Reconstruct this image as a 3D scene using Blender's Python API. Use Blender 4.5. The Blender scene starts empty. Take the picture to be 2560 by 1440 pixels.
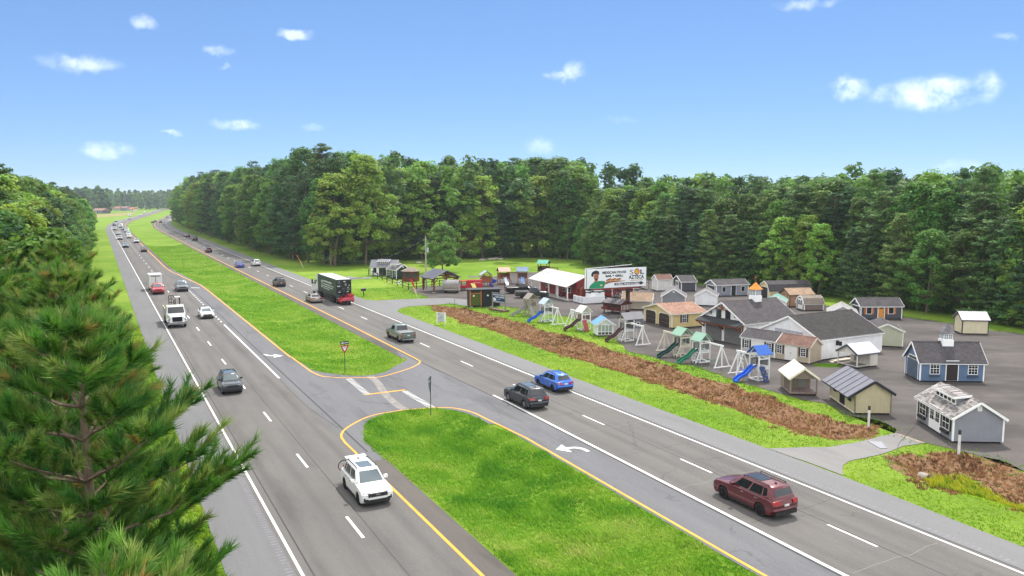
import bpy, bmesh, math, random
import numpy as np
from mathutils import Vector, Matrix, Euler

R = math.radians
PI = math.pi
rnd = random.Random(7)
SC = bpy.context.scene
COL = SC.collection

# ------------------------------------------------------------------ camera, sky, sun, exposure
CAM_H, FOC, HORIZON = 17.3, 2000.0, 497.0          # camera height in m, focal length and horizon row for a 2560 px wide frame
PITCH = math.atan((720 - HORIZON) / FOC)
cam = bpy.data.cameras.new('camera')
cam.sensor_fit = 'HORIZONTAL'
cam.angle = 2 * math.atan(1280 / FOC)
cam.clip_start, cam.clip_end = 0.2, 9000
camo = bpy.data.objects.new('camera', cam)
COL.objects.link(camo)
camo.location = (0, 0, CAM_H)
camo.rotation_euler = (R(90) - PITCH, 0, 0)
SC.camera = camo

SUN_EL, SUN_AZ = 57.0, 19.0                        # degrees; azimuth clockwise from +Y
sun = bpy.data.lights.new('sun', 'SUN')
sun.energy, sun.angle, sun.color = 2.4, R(1.2), (1.0, 0.955, 0.88)
suno = bpy.data.objects.new('sun', sun)
COL.objects.link(suno)
sd = Vector((math.sin(R(SUN_AZ)) * math.cos(R(SUN_EL)), math.cos(R(SUN_AZ)) * math.cos(R(SUN_EL)), math.sin(R(SUN_EL))))
suno.rotation_euler = sd.to_track_quat('Z', 'Y').to_euler()
suno.location = (0, 0, 200)

SC.view_settings.view_transform = 'Standard'
SC.view_settings.look = 'None'
SC.view_settings.exposure = 0.92
SC.view_settings.gamma = 1.0
SC.view_settings.use_curve_mapping = False
SC.render.engine = 'CYCLES'
SC.cycles.use_denoising = True
SC.cycles.max_bounces = 5
SC.cycles.diffuse_bounces = 3
SC.cycles.glossy_bounces = 2
SC.cycles.transmission_bounces = 3
SC.cycles.transparent_max_bounces = 6
SC.cycles.volume_bounces = 0
SC.cycles.sample_clamp_indirect = 6.0
SC.cycles.blur_glossy = 0.5
SC.cycles.volume_step_rate = 4.0


def px_ray(x, y):
    cx, cy = (x - 1280) / FOC, (720 - y) / FOC
    return (cx, math.cos(PITCH) + cy * math.sin(PITCH), -math.sin(PITCH) + cy * math.cos(PITCH))


def G(x, y, z=0.0):                                 # surveyed ground position of a point seen in the photograph
    d = px_ray(x, y)
    t = (z - CAM_H) / d[2]
    return Vector((d[0] * t, d[1] * t))


def world():
    w = bpy.data.worlds.new('World')
    SC.world = w
    w.use_nodes = True
    nt = w.node_tree
    N, L = nt.nodes, nt.links
    for n in list(N):
        N.remove(n)
    out = N.new('ShaderNodeOutputWorld')
    sky = N.new('ShaderNodeTexSky')
    sky.sky_type = 'NISHITA'
    sky.sun_disc = False
    sky.sun_elevation = R(SUN_EL)
    sky.sun_rotation = R(SUN_AZ)
    sky.altitude = 0
    sky.air_density, sky.dust_density, sky.ozone_density = 0.7, 0.0, 6.0
    hs = N.new('ShaderNodeGamma')
    hs.inputs['Gamma'].default_value = 0.62
    L.new(sky.outputs[0], hs.inputs['Color'])
    bg = N.new('ShaderNodeBackground')
    bg.inputs['Strength'].default_value = 0.092
    tint = N.new('ShaderNodeMix')
    tint.data_type, tint.blend_type = 'RGBA', 'MULTIPLY'
    tint.inputs[0].default_value = 1.0
    L.new(hs.outputs[0], tint.inputs[6])
    tint.inputs[7].default_value = (0.96, 1.26, 1.66, 1)
    L.new(tint.outputs[2], bg.inputs['Color'])
    tc = N.new('ShaderNodeTexCoord')
    sep = N.new('ShaderNodeSeparateXYZ')
    L.new(tc.outputs['Generated'], sep.inputs[0])

    def m(op, a, b=None):
        n = N.new('ShaderNodeMath')
        n.operation = op
        for i, v in enumerate((a, b)):
            if v is None:
                continue
            if isinstance(v, (int, float)):
                n.inputs[i].default_value = v
            else:
                L.new(v, n.inputs[i])
        return n.outputs[0]
    az = m('ARCTAN2', sep.outputs[0], sep.outputs[1])
    el = m('ARCSINE', sep.outputs[2])
    comb = N.new('ShaderNodeCombineXYZ')
    L.new(az, comb.inputs[0])
    L.new(el, comb.inputs[1])
    nz = N.new('ShaderNodeTexNoise')
    nz.inputs['Scale'].default_value = 62
    nz.inputs['Detail'].default_value = 5
    L.new(comb.outputs[0], nz.inputs['Vector'])
    nz2 = N.new('ShaderNodeTexNoise')
    nz2.inputs['Scale'].default_value = 34
    nz2.inputs['Detail'].default_value = 6
    nz2.inputs['Roughness'].default_value = 0.62
    L.new(comb.outputs[0], nz2.inputs['Vector'])
    dis = N.new('ShaderNodeVectorMath')
    dis.operation = 'SUBTRACT'
    L.new(nz.outputs['Color'], dis.inputs[0])
    dis.inputs[1].default_value = (0.5, 0.5, 0.5)
    dsc = N.new('ShaderNodeVectorMath')
    dsc.operation = 'SCALE'
    L.new(dis.outputs[0], dsc.inputs[0])
    dsc.inputs['Scale'].default_value = 0.018
    pos = N.new('ShaderNodeVectorMath')
    L.new(comb.outputs[0], pos.inputs[0])
    L.new(dsc.outputs[0], pos.inputs[1])
    # small cumulus puffs: pixel centre, half width, half height, density
    puffs = [(205, 160, 75, 18, .7), (150, 150, 50, 12, .35), (357, 56, 26, 16, .6), (545, 127, 30, 12, .6), (735, 88, 40, 13, .75), (585, 313, 52, 15, .8),
             (266, 376, 55, 18, .6), (430, 331, 22, 8, .55), (1435, 178, 30, 22, .75), (1395, 190, 38, 11, .7), (1350, 365, 38, 22, .4), (2125, 222, 42, 26, 1),
             (2330, 235, 95, 36, 1), (2240, 235, 70, 22, .55), (2465, 215, 30, 34, .7), (2520, 92, 22, 10, .5), (2020, 10, 70, 14, .6), (780, 318, 30, 8, .3),
             (562, 166, 16, 6, .4), (2395, 415, 60, 14, .25), (1560, 300, 40, 9, .16)]
    total = None
    for (x, y, a, b, k) in puffs:
        d = Vector(px_ray(x, y)).normalized()
        s = N.new('ShaderNodeVectorMath')
        s.operation = 'SUBTRACT'
        L.new(pos.outputs[0], s.inputs[0])
        s.inputs[1].default_value = (math.atan2(d.x, d.y), math.asin(d.z), 0)
        q = N.new('ShaderNodeVectorMath')
        q.operation = 'MULTIPLY'
        L.new(s.outputs[0], q.inputs[0])
        q.inputs[1].default_value = (FOC / a, FOC / b, 0)
        ln = N.new('ShaderNodeVectorMath')
        ln.operation = 'LENGTH'
        L.new(q.outputs[0], ln.inputs[0])
        mr = N.new('ShaderNodeMapRange')
        mr.interpolation_type = 'SMOOTHSTEP'
        L.new(ln.outputs['Value'], mr.inputs[0])
        mr.inputs[1].default_value, mr.inputs[2].default_value = 1.25, 0.3
        mr.inputs[3].default_value, mr.inputs[4].default_value = 0, k * .42
        total = mr.outputs[0] if total is None else m('MAXIMUM', total, mr.outputs[0])
    # denser bright cloud added round the unseen rest of the sky as fill light
    vor = N.new('ShaderNodeTexNoise')
    vor.inputs['Scale'].default_value = 9.0
    vor.inputs['Detail'].default_value = 4
    L.new(comb.outputs[0], vor.inputs['Vector'])
    oth = N.new('ShaderNodeMapRange')
    L.new(vor.outputs[0], oth.inputs[0])
    oth.inputs[1].default_value, oth.inputs[2].default_value = 0.36, 0.56
    side = N.new('ShaderNodeMapRange')
    L.new(m('ABSOLUTE', az), side.inputs[0])
    side.inputs[1].default_value, side.inputs[2].default_value = 0.62, 0.8
    up = N.new('ShaderNodeMapRange')
    L.new(el, up.inputs[0])
    up.inputs[1].default_value, up.inputs[2].default_value = 0.3, 0.42
    rest = m('MULTIPLY', oth.outputs[0], m('MAXIMUM', side.outputs[0], up.outputs[0]))
    er = N.new('ShaderNodeMapRange')
    L.new(nz2.outputs[0], er.inputs[0])
    er.inputs[1].default_value, er.inputs[2].default_value = 0.34, 0.62
    cov = m('MULTIPLY', total, er.outputs[0])
    cov = m('MULTIPLY', cov, 0.8)
    er2 = N.new('ShaderNodeMapRange')
    L.new(nz2.outputs[0], er2.inputs[0])
    er2.inputs[1].default_value, er2.inputs[2].default_value = 0.2, 0.6
    er2.inputs[3].default_value, er2.inputs[4].default_value = 0.55, 1.0
    cov = m('MAXIMUM', cov, m('MULTIPLY', rest, er2.outputs[0]))
    cl = N.new('ShaderNodeBackground')
    cl.inputs['Color'].default_value = (1.0, 0.985, 0.96, 1)
    cl.inputs['Strength'].default_value = 1.5
    mix = N.new('ShaderNodeMixShader')
    L.new(cov, mix.inputs[0])
    L.new(bg.outputs[0], mix.inputs[1])
    L.new(cl.outputs[0], mix.inputs[2])
    L.new(mix.outputs[0], out.inputs[0])


world()

# ------------------------------------------------------------------ materials
MAT = {}


def rgb(h):                                         # sRGB hex to linear
    h = h.lstrip('#')
    c = [int(h[i:i + 2], 16) / 255 for i in (0, 2, 4)]
    return tuple(x / 12.92 if x <= .04045 else ((x + .055) / 1.055) ** 2.4 for x in c)


class NB:                                           # little node helper
    def __init__(s, name):
        s.m = bpy.data.materials.new(name)
        s.m.use_nodes = True
        s.nt = s.m.node_tree
        s.N, s.L = s.nt.nodes, s.nt.links
        s.b = s.N['Principled BSDF']
        s.out = s.N['Material Output']

    def n(s, t, **kw):
        x = s.N.new('ShaderNode' + t)
        for k, v in kw.items():
            setattr(x, k, v)
        return x

    def set(s, sock, v):
        if isinstance(v, bpy.types.NodeSocket):
            s.L.new(v, sock)
        elif isinstance(v, (tuple, list)) and len(v) == 3 and sock.type == 'RGBA':
            sock.default_value = (*v, 1)
        else:
            sock.default_value = v

    def math(s, op, a, b=0.0, clamp=False):
        x = s.n('Math', operation=op)
        x.use_clamp = clamp
        s.set(x.inputs[0], a)
        s.set(x.inputs[1], b)
        return x.outputs[0]

    def mapr(s, v, a, b, c=0.0, d=1.0, smooth=False):
        x = s.n('MapRange')
        if smooth:
            x.interpolation_type = 'SMOOTHSTEP'
        s.set(x.inputs[0], v)
        for i, k in enumerate((a, b, c, d)):
            s.set(x.inputs[i + 1], k)
        return x.outputs[0]

    def mix(s, f, a, b, mode='MIX'):
        x = s.n('Mix', data_type='RGBA', blend_type=mode)
        s.set(x.inputs[0], f)
        s.set(x.inputs[6], a)
        s.set(x.inputs[7], b)
        return x.outputs[2]

    def noise(s, vec, scale, detail=3, rough=.5, out=0):
        x = s.n('TexNoise')
        s.L.new(vec, x.inputs['Vector'])
        x.inputs['Scale'].default_value = scale
        x.inputs['Detail'].default_value = detail
        x.inputs['Roughness'].default_value = rough
        return x.outputs[out]

    def obj(s):
        return s.n('TexCoord').outputs['Object']

    def pos(s):
        return s.n('NewGeometry').outputs['Position']

    def mapping(s, vec, rot=(0, 0, 0), scale=(1, 1, 1)):
        x = s.n('Mapping')
        s.L.new(vec, x.inputs[0])
        x.inputs['Rotation'].default_value = rot
        x.inputs['Scale'].default_value = scale
        return x.outputs[0]

    def bump(s, h, strength=.4, dist=.02):
        x = s.n('Bump')
        s.L.new(h, x.inputs['Height'])
        x.inputs['Strength'].default_value = strength
        x.inputs['Distance'].default_value = dist
        s.L.new(x.outputs[0], s.b.inputs['Normal'])

    def done(s, col=None, rough=.7, metal=0.0, spec=.4):
        if col is not None:
            s.set(s.b.inputs['Base Color'], col)
        s.set(s.b.inputs['Roughness'], rough)
        s.set(s.b.inputs['Metallic'], metal)
        s.b.inputs['Specular IOR Level'].default_value = spec
        return s.m


def plain(name, col, rough=.6, metal=0.0, spec=.4, var=.12, scale=3.0):
    if name in MAT:
        return MAT[name]
    b = NB(name)
    c = rgb(col) if isinstance(col, str) else col
    f = b.noise(b.pos(), scale, 4)
    f2 = b.noise(b.pos(), scale * 9, 2)
    k = b.math('ADD', b.mapr(f, .3, .7, 1 - var, 1 + var), b.mapr(f2, .3, .7, -var * .5, var * .5))
    v = b.n('Vector' + 'Math', operation='SCALE')
    v.inputs[0].default_value = c
    b.L.new(k, v.inputs['Scale'])
    MAT[name] = b.done(v.outputs[0], rough, metal, spec)
    return MAT[name]


def paint(col, metal=.0, rough=.28):                # car paint
    key = 'paint_' + col.lstrip('#')
    if key not in MAT:
        b = NB(key)
        c = rgb(col)
        d = b.noise(b.pos(), 4.0, 4)
        cc = b.mix(b.mapr(d, .35, .8, 0, .04), c, (.22, .2, .18))
        b.b.inputs['Coat Weight'].default_value = .6
        b.b.inputs['Coat Roughness'].default_value = .07
        MAT[key] = b.done(cc, rough, metal, .5)
    return MAT[key]


def siding(col, board=.1, kind='lap', var=.06, rough=.6):
    key = 'siding_%s_%s_%.2f' % (col.lstrip('#'), kind, board)
    if key not in MAT:
        b = NB(key)
        c = rgb(col)
        sp = b.n('SeparateXYZ')
        o = b.obj()
        b.L.new(o, sp.inputs[0])
        if kind == 'lap':
            h = b.math('FRACT', b.math('DIVIDE', sp.outputs[2], board))
            line = b.mapr(h, 0, .16, 0, 1)
        else:
            u = b.math('ADD', sp.outputs[0], sp.outputs[1])
            h = b.math('FRACT', b.math('DIVIDE', u, board))
            line = b.mapr(h, 0, .1, 0, 1)
        f = b.noise(b.pos(), 1.3, 5)
        g = b.noise(b.mapping(b.pos(), scale=(6, 6, .7)), 1.0, 4)
        k = b.math('MULTIPLY', b.mapr(f, .3, .7, 1 - var, 1 + var), b.mapr(g, .35, .75, 1.0, 1 - var * 1.6))
        v = b.n('Vector' + 'Math', operation='SCALE')
        v.inputs[0].default_value = c
        b.L.new(k, v.inputs['Scale'])
        b.bump(b.math('MULTIPLY', line, b.mapr(h, 0, 1, 1, .6)) if kind == 'lap' else line, .9, .02)
        MAT[key] = b.done(v.outputs[0], rough, 0, .3)
    return MAT[key]


def shingles(c1, c2, dark=None):
    key = 'shingle_%s_%s' % (c1.lstrip('#'), c2.lstrip('#'))
    if key not in MAT:
        b = NB(key)
        o = b.obj()
        br = b.n('TexBrick')
        mp = b.n('Mapping')
        sp = b.n('SeparateXYZ')
        b.L.new(o, sp.inputs[0])
        cb = b.n('CombineXYZ')
        b.L.new(sp.outputs[0], cb.inputs[0])
        b.L.new(b.math('MULTIPLY', b.math('ABSOLUTE', sp.outputs[2]), 1.55), cb.inputs[1])
        b.L.new(cb.outputs[0], br.inputs['Vector'])
        br.inputs['Scale'].default_value = 1.0
        br.inputs['Brick Width'].default_value = .30
        br.inputs['Row Height'].default_value = .145
        br.inputs['Mortar Size'].default_value = .006
        br.inputs['Bias'].default_value = -.1
        br.inputs['Color1'].default_value = (*rgb(c1), 1)
        br.inputs['Color2'].default_value = (*rgb(c2), 1)
        br.inputs['Mortar'].default_value = (*[x * .5 for x in rgb(c1)], 1)
        f = b.noise(b.pos(), 60, 2)
        g = b.noise(b.pos(), .9, 5)
        k = b.math('MULTIPLY', b.mapr(f, .3, .7, .75, 1.25), b.mapr(g, .3, .75, .85, 1.12))
        v = b.n('Vector' + 'Math', operation='SCALE')
        b.L.new(br.outputs[0], v.inputs[0])
        b.L.new(k, v.inputs['Scale'])
        b.bump(br.outputs['Fac'], .5, -.01)
        MAT[key] = b.done(v.outputs[0], .92, 0, .2)
    return MAT[key]


def road_mat(name, c1, c2, heading, tracks=None, patch=.25, crack=0.0, spec=.25):
    b = NB(name)
    p = b.mapping(b.pos(), rot=(0, 0, R(heading)))
    # rotate world so that y runs along the road
    sp = b.n('SeparateXYZ')
    b.L.new(p, sp.inputs[0])
    st = b.noise(b.mapping(p, scale=(1.1, .06, 1)), 1.0, 5, .6)
    bl = b.noise(b.mapping(p, scale=(.35, .12, 1)), 1.0, 5, .6)
    gr = b.noise(b.pos(), 26, 3, .7)
    gr2 = b.noise(b.pos(), 7, 4, .7)
    f = b.math('ADD', b.mapr(st, .3, .7, 0, .6), b.mapr(bl, .3, .7, 0, .5), True)
    c = b.mix(f, rgb(c1), rgb(c2))
    k = b.math('MULTIPLY', b.mapr(gr, .25, .75, .78, 1.22), b.mapr(gr2, .3, .7, .92, 1.08))
    if tracks is not None:                          # tyre-worn bands: list of t positions
        a = None
        for t in tracks:
            d = b.math('ABSOLUTE', b.math('SUBTRACT', sp.outputs[0], t))
            e = b.mapr(d, 0, .55, 1, 0, True)
            a = e if a is None else b.math('MAXIMUM', a, e)
        wob = b.noise(b.mapping(p, scale=(.6, .03, 1)), 1.0, 3)
        k = b.math('MULTIPLY', k, b.math('SUBTRACT', 1.0, b.math('MULTIPLY', a, b.mapr(wob, .35, .65, .04, .2))))
    if patch:
        pn = b.noise(b.mapping(p, scale=(.5, .09, 1)), .8, 4, .65)
        k = b.math('MULTIPLY', k, b.mapr(pn, .52, .7, 1.0, 1 - patch))
    v = b.n('Vector' + 'Math', operation='SCALE')
    b.L.new(c, v.inputs[0])
    b.L.new(k, v.inputs['Scale'])
    col = v.outputs[0]
    if crack:
        vo = b.n('TexVoronoi', feature='DISTANCE_TO_EDGE')
        wv = b.n('Vector' + 'Math')
        b.L.new(b.pos(), wv.inputs[0])
        ws = b.n('Vector' + 'Math', operation='SCALE')
        b.L.new(b.noise(b.pos(), 1.2, 4, .6, 1), ws.inputs[0])
        ws.inputs['Scale'].default_value = 1.6
        b.L.new(ws.outputs[0], wv.inputs[1])
        b.L.new(wv.outputs[0], vo.inputs['Vector'])
        vo.inputs['Scale'].default_value = .16
        ms = b.noise(b.pos(), .25, 3)
        ck = b.math('MULTIPLY', b.mapr(vo.outputs['Distance'], .004, .012, 1, 0), b.mapr(ms, .5, .58, 0, crack))
        col = b.mix(ck, col, (.02, .02, .021))
    b.bump(gr, .25, .01)
    MAT[name] = b.done(col, .88, 0, spec)
    return MAT[name]


# ------------------------------------------------------------------ mesh helpers
def tag(o, label=None, cat=None, group=None, kind=None):
    if label:
        o['label'] = label
    if cat:
        o['category'] = cat
    if group:
        o['group'] = group
    if kind:
        o['kind'] = kind
    return o


def empty(name, loc=(0, 0, 0), rz=0.0):
    o = bpy.data.objects.new(name, None)
    COL.objects.link(o)
    o.location = loc
    o.rotation_euler = (0, 0, rz)
    o.empty_display_size = .3
    return o


def thing(name, label, cat, loc=(0, 0, 0), rz=0.0, group=None):
    if len(loc) == 2:
        loc = (loc[0], loc[1], 0)
    return tag(empty(name, loc, rz), label, cat, group)


def link_mesh(name, me, mat, parent=None):
    o = bpy.data.objects.new(name, me)
    COL.objects.link(o)
    if parent is not None:
        o.parent = parent
    if mat is not None and not me.materials:
        me.materials.append(mat)
    return o


def copy_tree(o, parent=None):
    c = o.copy()
    COL.objects.link(c)
    c.parent = parent
    for ch in o.children:
        copy_tree(ch, c)
    return c


class MB:
    def __init__(s):
        s.v, s.f = [], []

    def add(s, vs, fs):
        k = len(s.v)
        s.v.extend([tuple(v) for v in vs])
        s.f.extend([tuple(i + k for i in f) for f in fs])
        return s

    def box(s, x0, x1, y0, y1, z0, z1):
        if x0 > x1: x0, x1 = x1, x0
        if y0 > y1: y0, y1 = y1, y0
        if z0 > z1: z0, z1 = z1, z0
        return s.add([(x0, y0, z0), (x1, y0, z0), (x1, y1, z0), (x0, y1, z0), (x0, y0, z1), (x1, y0, z1), (x1, y1, z1), (x0, y1, z1)],
                     [(0, 3, 2, 1), (4, 5, 6, 7), (0, 1, 5, 4), (1, 2, 6, 5), (2, 3, 7, 6), (3, 0, 4, 7)])

    def obox(s, o, ux, uy, uz):                     # box from corner o with three edge vectors
        o, ux, uy, uz = Vector(o), Vector(ux), Vector(uy), Vector(uz)
        vs = [o, o + ux, o + ux + uy, o + uy, o + uz, o + ux + uz, o + ux + uy + uz, o + uy + uz]
        fs = [(0, 3, 2, 1), (4, 5, 6, 7), (0, 1, 5, 4), (1, 2, 6, 5), (2, 3, 7, 6), (3, 0, 4, 7)]
        if ux.cross(uy).dot(uz) < 0:
            fs = [f[::-1] for f in fs]
        return s.add(vs, fs)

    def bar(s, a, b, w, h=None):                    # square bar from a to b
        a, b = Vector(a), Vector(b)
        h = h or w
        d = (b - a)
        n = d.normalized()
        up = Vector((0, 0, 1)) if abs(n.z) < .95 else Vector((1, 0, 0))
        x = n.cross(up).normalized() * w
        y = x.cross(n).normalized() * h
        return s.obox(a - x / 2 - y / 2, x, y, d)

    def tube(s, a, b, r0, r1=None, n=8, caps=True):
        a, b = Vector(a), Vector(b)
        r1 = r0 if r1 is None else r1
        d = (b - a).normalized()
        up = Vector((0, 0, 1)) if abs(d.z) < .95 else Vector((1, 0, 0))
        x = d.cross(up).normalized()
        y = d.cross(x).normalized()
        vs, fs = [], []
        for (c, r) in ((a, r0), (b, r1)):
            for i in range(n):
                t = 2 * PI * i / n
                vs.append(c + x * math.cos(t) * r + y * math.sin(t) * r)
        for i in range(n):
            j = (i + 1) % n
            fs.append((i, j, n + j, n + i))
        if caps:
            fs.append(tuple(range(n))[::-1])
            fs.append(tuple(range(n, 2 * n)))
        fs = [f[::-1] for f in fs]
        return s.add(vs, fs)

    def path(s, pts, rad, n=7):                     # tapered tube along points
        for i in range(len(pts) - 1):
            r0 = rad[i] if isinstance(rad, (list, tuple)) else rad
            r1 = rad[i + 1] if isinstance(rad, (list, tuple)) else rad
            s.tube(pts[i], pts[i + 1], r0, r1, n)
        return s

    def prism(s, poly, axis, a, b):                 # polygon extruded along an axis: poly in the two other coordinates
        n = len(poly)
        area = sum(poly[i][0] * poly[(i + 1) % n][1] - poly[(i + 1) % n][0] * poly[i][1] for i in range(n))
        P = list(poly) if area > 0 else list(poly)[::-1]

        def mk(p, c):
            if axis == 'x': return (c, p[0], p[1])
            if axis == 'y': return (p[0], c, p[1])
            return (p[0], p[1], c)
        vs = [mk(p, a) for p in P] + [mk(p, b) for p in P]
        fs = [tuple(range(n))[::-1], tuple(range(n, 2 * n))]
        fs += [(i, (i + 1) % n, n + (i + 1) % n, n + i) for i in range(n)]
        flip = (b < a) ^ (axis == 'y')
        if flip:
            fs = [f[::-1] for f in fs]
        return s.add(vs, fs)

    def quad(s, a, b, c, d, t=0.0):
        a, b, c, d = map(Vector, (a, b, c, d))
        if t:
            n = (b - a).cross(d - a).normalized() * t
            return s.add([a, b, c, d, a + n, b + n, c + n, d + n], [(3, 2, 1, 0), (4, 5, 6, 7), (0, 1, 5, 4), (1, 2, 6, 5), (2, 3, 7, 6), (3, 0, 4, 7)])
        return s.add([a, b, c, d], [(0, 1, 2, 3)])

    def lathe(s, prof, n=16, c=(0, 0)):             # prof: (r, z) pairs
        k = len(s.v)
        for (r, z) in prof:
            for i in range(n):
                t = 2 * PI * i / n
                s.v.append((c[0] + r * math.cos(t), c[1] + r * math.sin(t), z))
        for j in range(len(prof) - 1):
            for i in range(n):
                i2 = (i + 1) % n
                s.f.append((k + j * n + i, k + j * n + i2, k + (j + 1) * n + i2, k + (j + 1) * n + i))
        return s

    def mesh(s, name, smooth=None):
        me = bpy.data.meshes.new(name)
        me.from_pydata(s.v, [], s.f)
        me.update()
        if smooth is not None:
            me.shade_smooth()
            me.set_sharp_from_angle(angle=R(smooth))
        return me

    def build(s, name, mat, parent=None, smooth=None):
        return link_mesh(name, s.mesh(name, smooth), mat, parent)


def one(name, mat, parent, *a, kind='box', smooth=None):
    m_ = MB()
    getattr(m_, kind)(*a)
    return m_.build(name, mat, parent, smooth)


def sheet(name, pts, z, mat, kind='structure', parent=None, hfun=None):
    bm = bmesh.new()
    vs = [bm.verts.new((p[0], p[1], z)) for p in pts]
    bm.faces.new(vs)
    bmesh.ops.triangulate(bm, faces=bm.faces[:])
    for f in bm.faces:
        if f.normal.z < 0:
            f.normal_flip()
    me = bpy.data.meshes.new(name)
    bm.to_mesh(me)
    bm.free()
    o = link_mesh(name, me, mat, parent)
    if parent is None and kind:
        o['kind'] = kind
    return o


def roughen(pts, step=.6, amp=.12, seed=1, closed=True):     # break a clean outline up
    r = random.Random(seed)
    out = []
    n = len(pts)
    for i in range(n if closed else n - 1):
        a, b = Vector(pts[i]), Vector(pts[(i + 1) % n])
        d = (b - a).length
        k = max(1, min(int(d / step), 150))
        nn = Vector((-(b - a).y, (b - a).x)).normalized() if d > 0 else Vector((0, 0))
        for j in range(k):
            out.append(a.lerp(b, j / k) + nn * (r.gauss(0, amp) if j else 0))
    return out


def spline(pts, per=8):                              # Catmull-Rom through 2-D points
    P = [Vector(p) for p in pts]
    P = [P[0] * 2 - P[1]] + P + [P[-1] * 2 - P[-2]]
    out = []
    for i in range(1, len(P) - 2):
        a, b, c, d = P[i - 1:i + 3]
        for j in range(per):
            t = j / per
            out.append(.5 * ((2 * b) + (c - a) * t + (2 * a - 5 * b + 4 * c - d) * t * t + (3 * b - a - 3 * c + d) * t ** 3))
    out.append(P[-2])
    return out

# ------------------------------------------------------------------ road survey
HEAD = {'L': -27.4, 'R': -27.2}                     # headings of the two carriageways, degrees clockwise from +Y
BEND = {'L': 490.0, 'R': 470.0}
_PATH = {}


def _mk(side):
    pts, s, h = [], 0.0, HEAD[side]
    p = Vector((0, 0))
    while s < 3000:
        pts.append((p.copy(), h))
        st = 5.0
        if BEND[side] < s < BEND[side] + 230:
            h += 6.3 * st / 230
        p = p + Vector((math.sin(R(h)), math.cos(R(h)))) * st
        s += st
    return pts


for _s in 'LR':
    _PATH[_s] = _mk(_s)


def RP(side, s, t):                                 # point at distance s along and t to the right of a carriageway's survey line
    P = _PATH[side]
    if s < 0:
        p, h = P[0]
        u = Vector((math.sin(R(h)), math.cos(R(h))))
        return p + u * s + Vector((u.y, -u.x)) * t
    i = min(int(s / 5), len(P) - 2)
    f = s / 5 - i
    p = P[i][0].lerp(P[i + 1][0], f)
    h = P[i][1]
    u = Vector((math.sin(R(h)), math.cos(R(h))))
    return p + u * (s - i * 5 - f * 5) + Vector((u.y, -u.x)) * t


def to_st(side, p):
    h = R(HEAD[side])
    return p[0] * math.sin(h) + p[1] * math.cos(h), p[0] * math.cos(h) - p[1] * math.sin(h)


def knots(*kv):
    ks = list(kv)
    return lambda s: float(np.interp(s, [k[0] for k in ks], [k[1] for k in ks]))


S_LIST = [x for x in np.concatenate([np.arange(-20, 160, 4), np.arange(160, 460, 12), np.arange(460, 900, 20), np.arange(900, 2700, 60)])]


def strip(name, side, ta, tb, s0, s1, z, mat, parent=None, n=None):
    fa = ta if callable(ta) else (lambda s: ta)
    fb = tb if callable(tb) else (lambda s: tb)
    ss = [s0] + [s for s in S_LIST if s0 + .5 < s < s1 - .5] + [s1]
    if n:
        ss = list(np.linspace(s0, s1, n))
    m_ = MB()
    for s in ss:
        a, b = RP(side, s, fa(s)), RP(side, s, fb(s))
        m_.v += [(a.x, a.y, z), (b.x, b.y, z)]
    m_.f = [(2 * i, 2 * i + 1, 2 * i + 3, 2 * i + 2) for i in range(len(ss) - 1)]
    o = m_.build(name, mat, parent)
    if parent is None:
        o['kind'] = 'structure'
    return o


def strip_poly(side, ta, tb, s0, s1):
    fa = ta if callable(ta) else (lambda s: ta)
    fb = tb if callable(tb) else (lambda s: tb)
    ss = [s0] + [s for s in S_LIST if s0 + .5 < s < s1 - .5] + [s1]
    return [RP(side, s, fa(s)) for s in ss] + [RP(side, s, fb(s)) for s in ss[::-1]]


# lane geometry, metres from the survey lines
L_OUT, L_W, L_D, L_Y = 4.5, 7.65, 11.35, 15.0
L_IN = knots((-30, 16.4), (56, 16.4), (66, 18.4), (170, 18.5), (212, 16.1), (3000, 16.1))
L_YEL = knots((170, 18.2), (212, 15.0), (3000, 15.0))
R_LEFT = knots((-30, 29.9), (24, 29.8), (60, 30.3), (80, 29.85), (110, 29.95), (200, 29.5), (280, 29.3), (3000, 29.3))
R_IN = knots((-30, 26.1), (26, 26.2), (57, 26.6), (80, 28.6), (200, 28.3), (280, 28.1), (3000, 28.1))
R_D = knots((-30, 33.8), (52, 33.75), (115, 33.6), (200, 33.2), (280, 33.0), (3000, 33.0))
R_W = knots((-30, 37.4), (30, 37.3), (60, 37.1), (110, 37.0), (200, 36.9), (300, 36.6), (3000, 36.6))
R_OUT = knots((-30, 40.2), (22, 40.2), (34, 40.7), (60, 40.3), (112, 40.1), (140, 40.0), (200, 39.7), (300, 39.9), (3000, 39.9))

asph = road_mat('asphalt_lanes', '#5e5b5a', '#6c6965', HEAD['L'], tracks=[8.6, 10.4, 12.3, 14.0], patch=.2)
asph_r = road_mat('asphalt_lanes_eastbound', '#5e5b59', '#6a6763', HEAD['R'], tracks=[30.9, 32.7, 34.5, 36.2], patch=.2, crack=.35)
shoul = road_mat('asphalt_shoulder', '#686769', '#717171', HEAD['L'], patch=.12)
shoul_r = road_mat('asphalt_shoulder_pale', '#6e6e6e', '#757575', HEAD['R'], patch=.12)
turn_m = road_mat('asphalt_turn_lane', '#606063', '#6b6b6d', HEAD['R'], patch=.3, crack=.3)
inner_m = road_mat('asphalt_worn_edge', '#544f4c', '#605b56', HEAD['L'], patch=.3)
conc_m = road_mat('driveway_paving', '#737170', '#7f7d7b', HEAD['R'], patch=.15)
white_line = plain('road_paint_white', '#d9d9d6', .7, var=.1, scale=1.2)
yellow_line = plain('road_paint_yellow', '#d99a2b', .7, var=.14, scale=1.2)
seam_m = plain('tar_seam', '#3c3a39', .8, var=.3)

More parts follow.
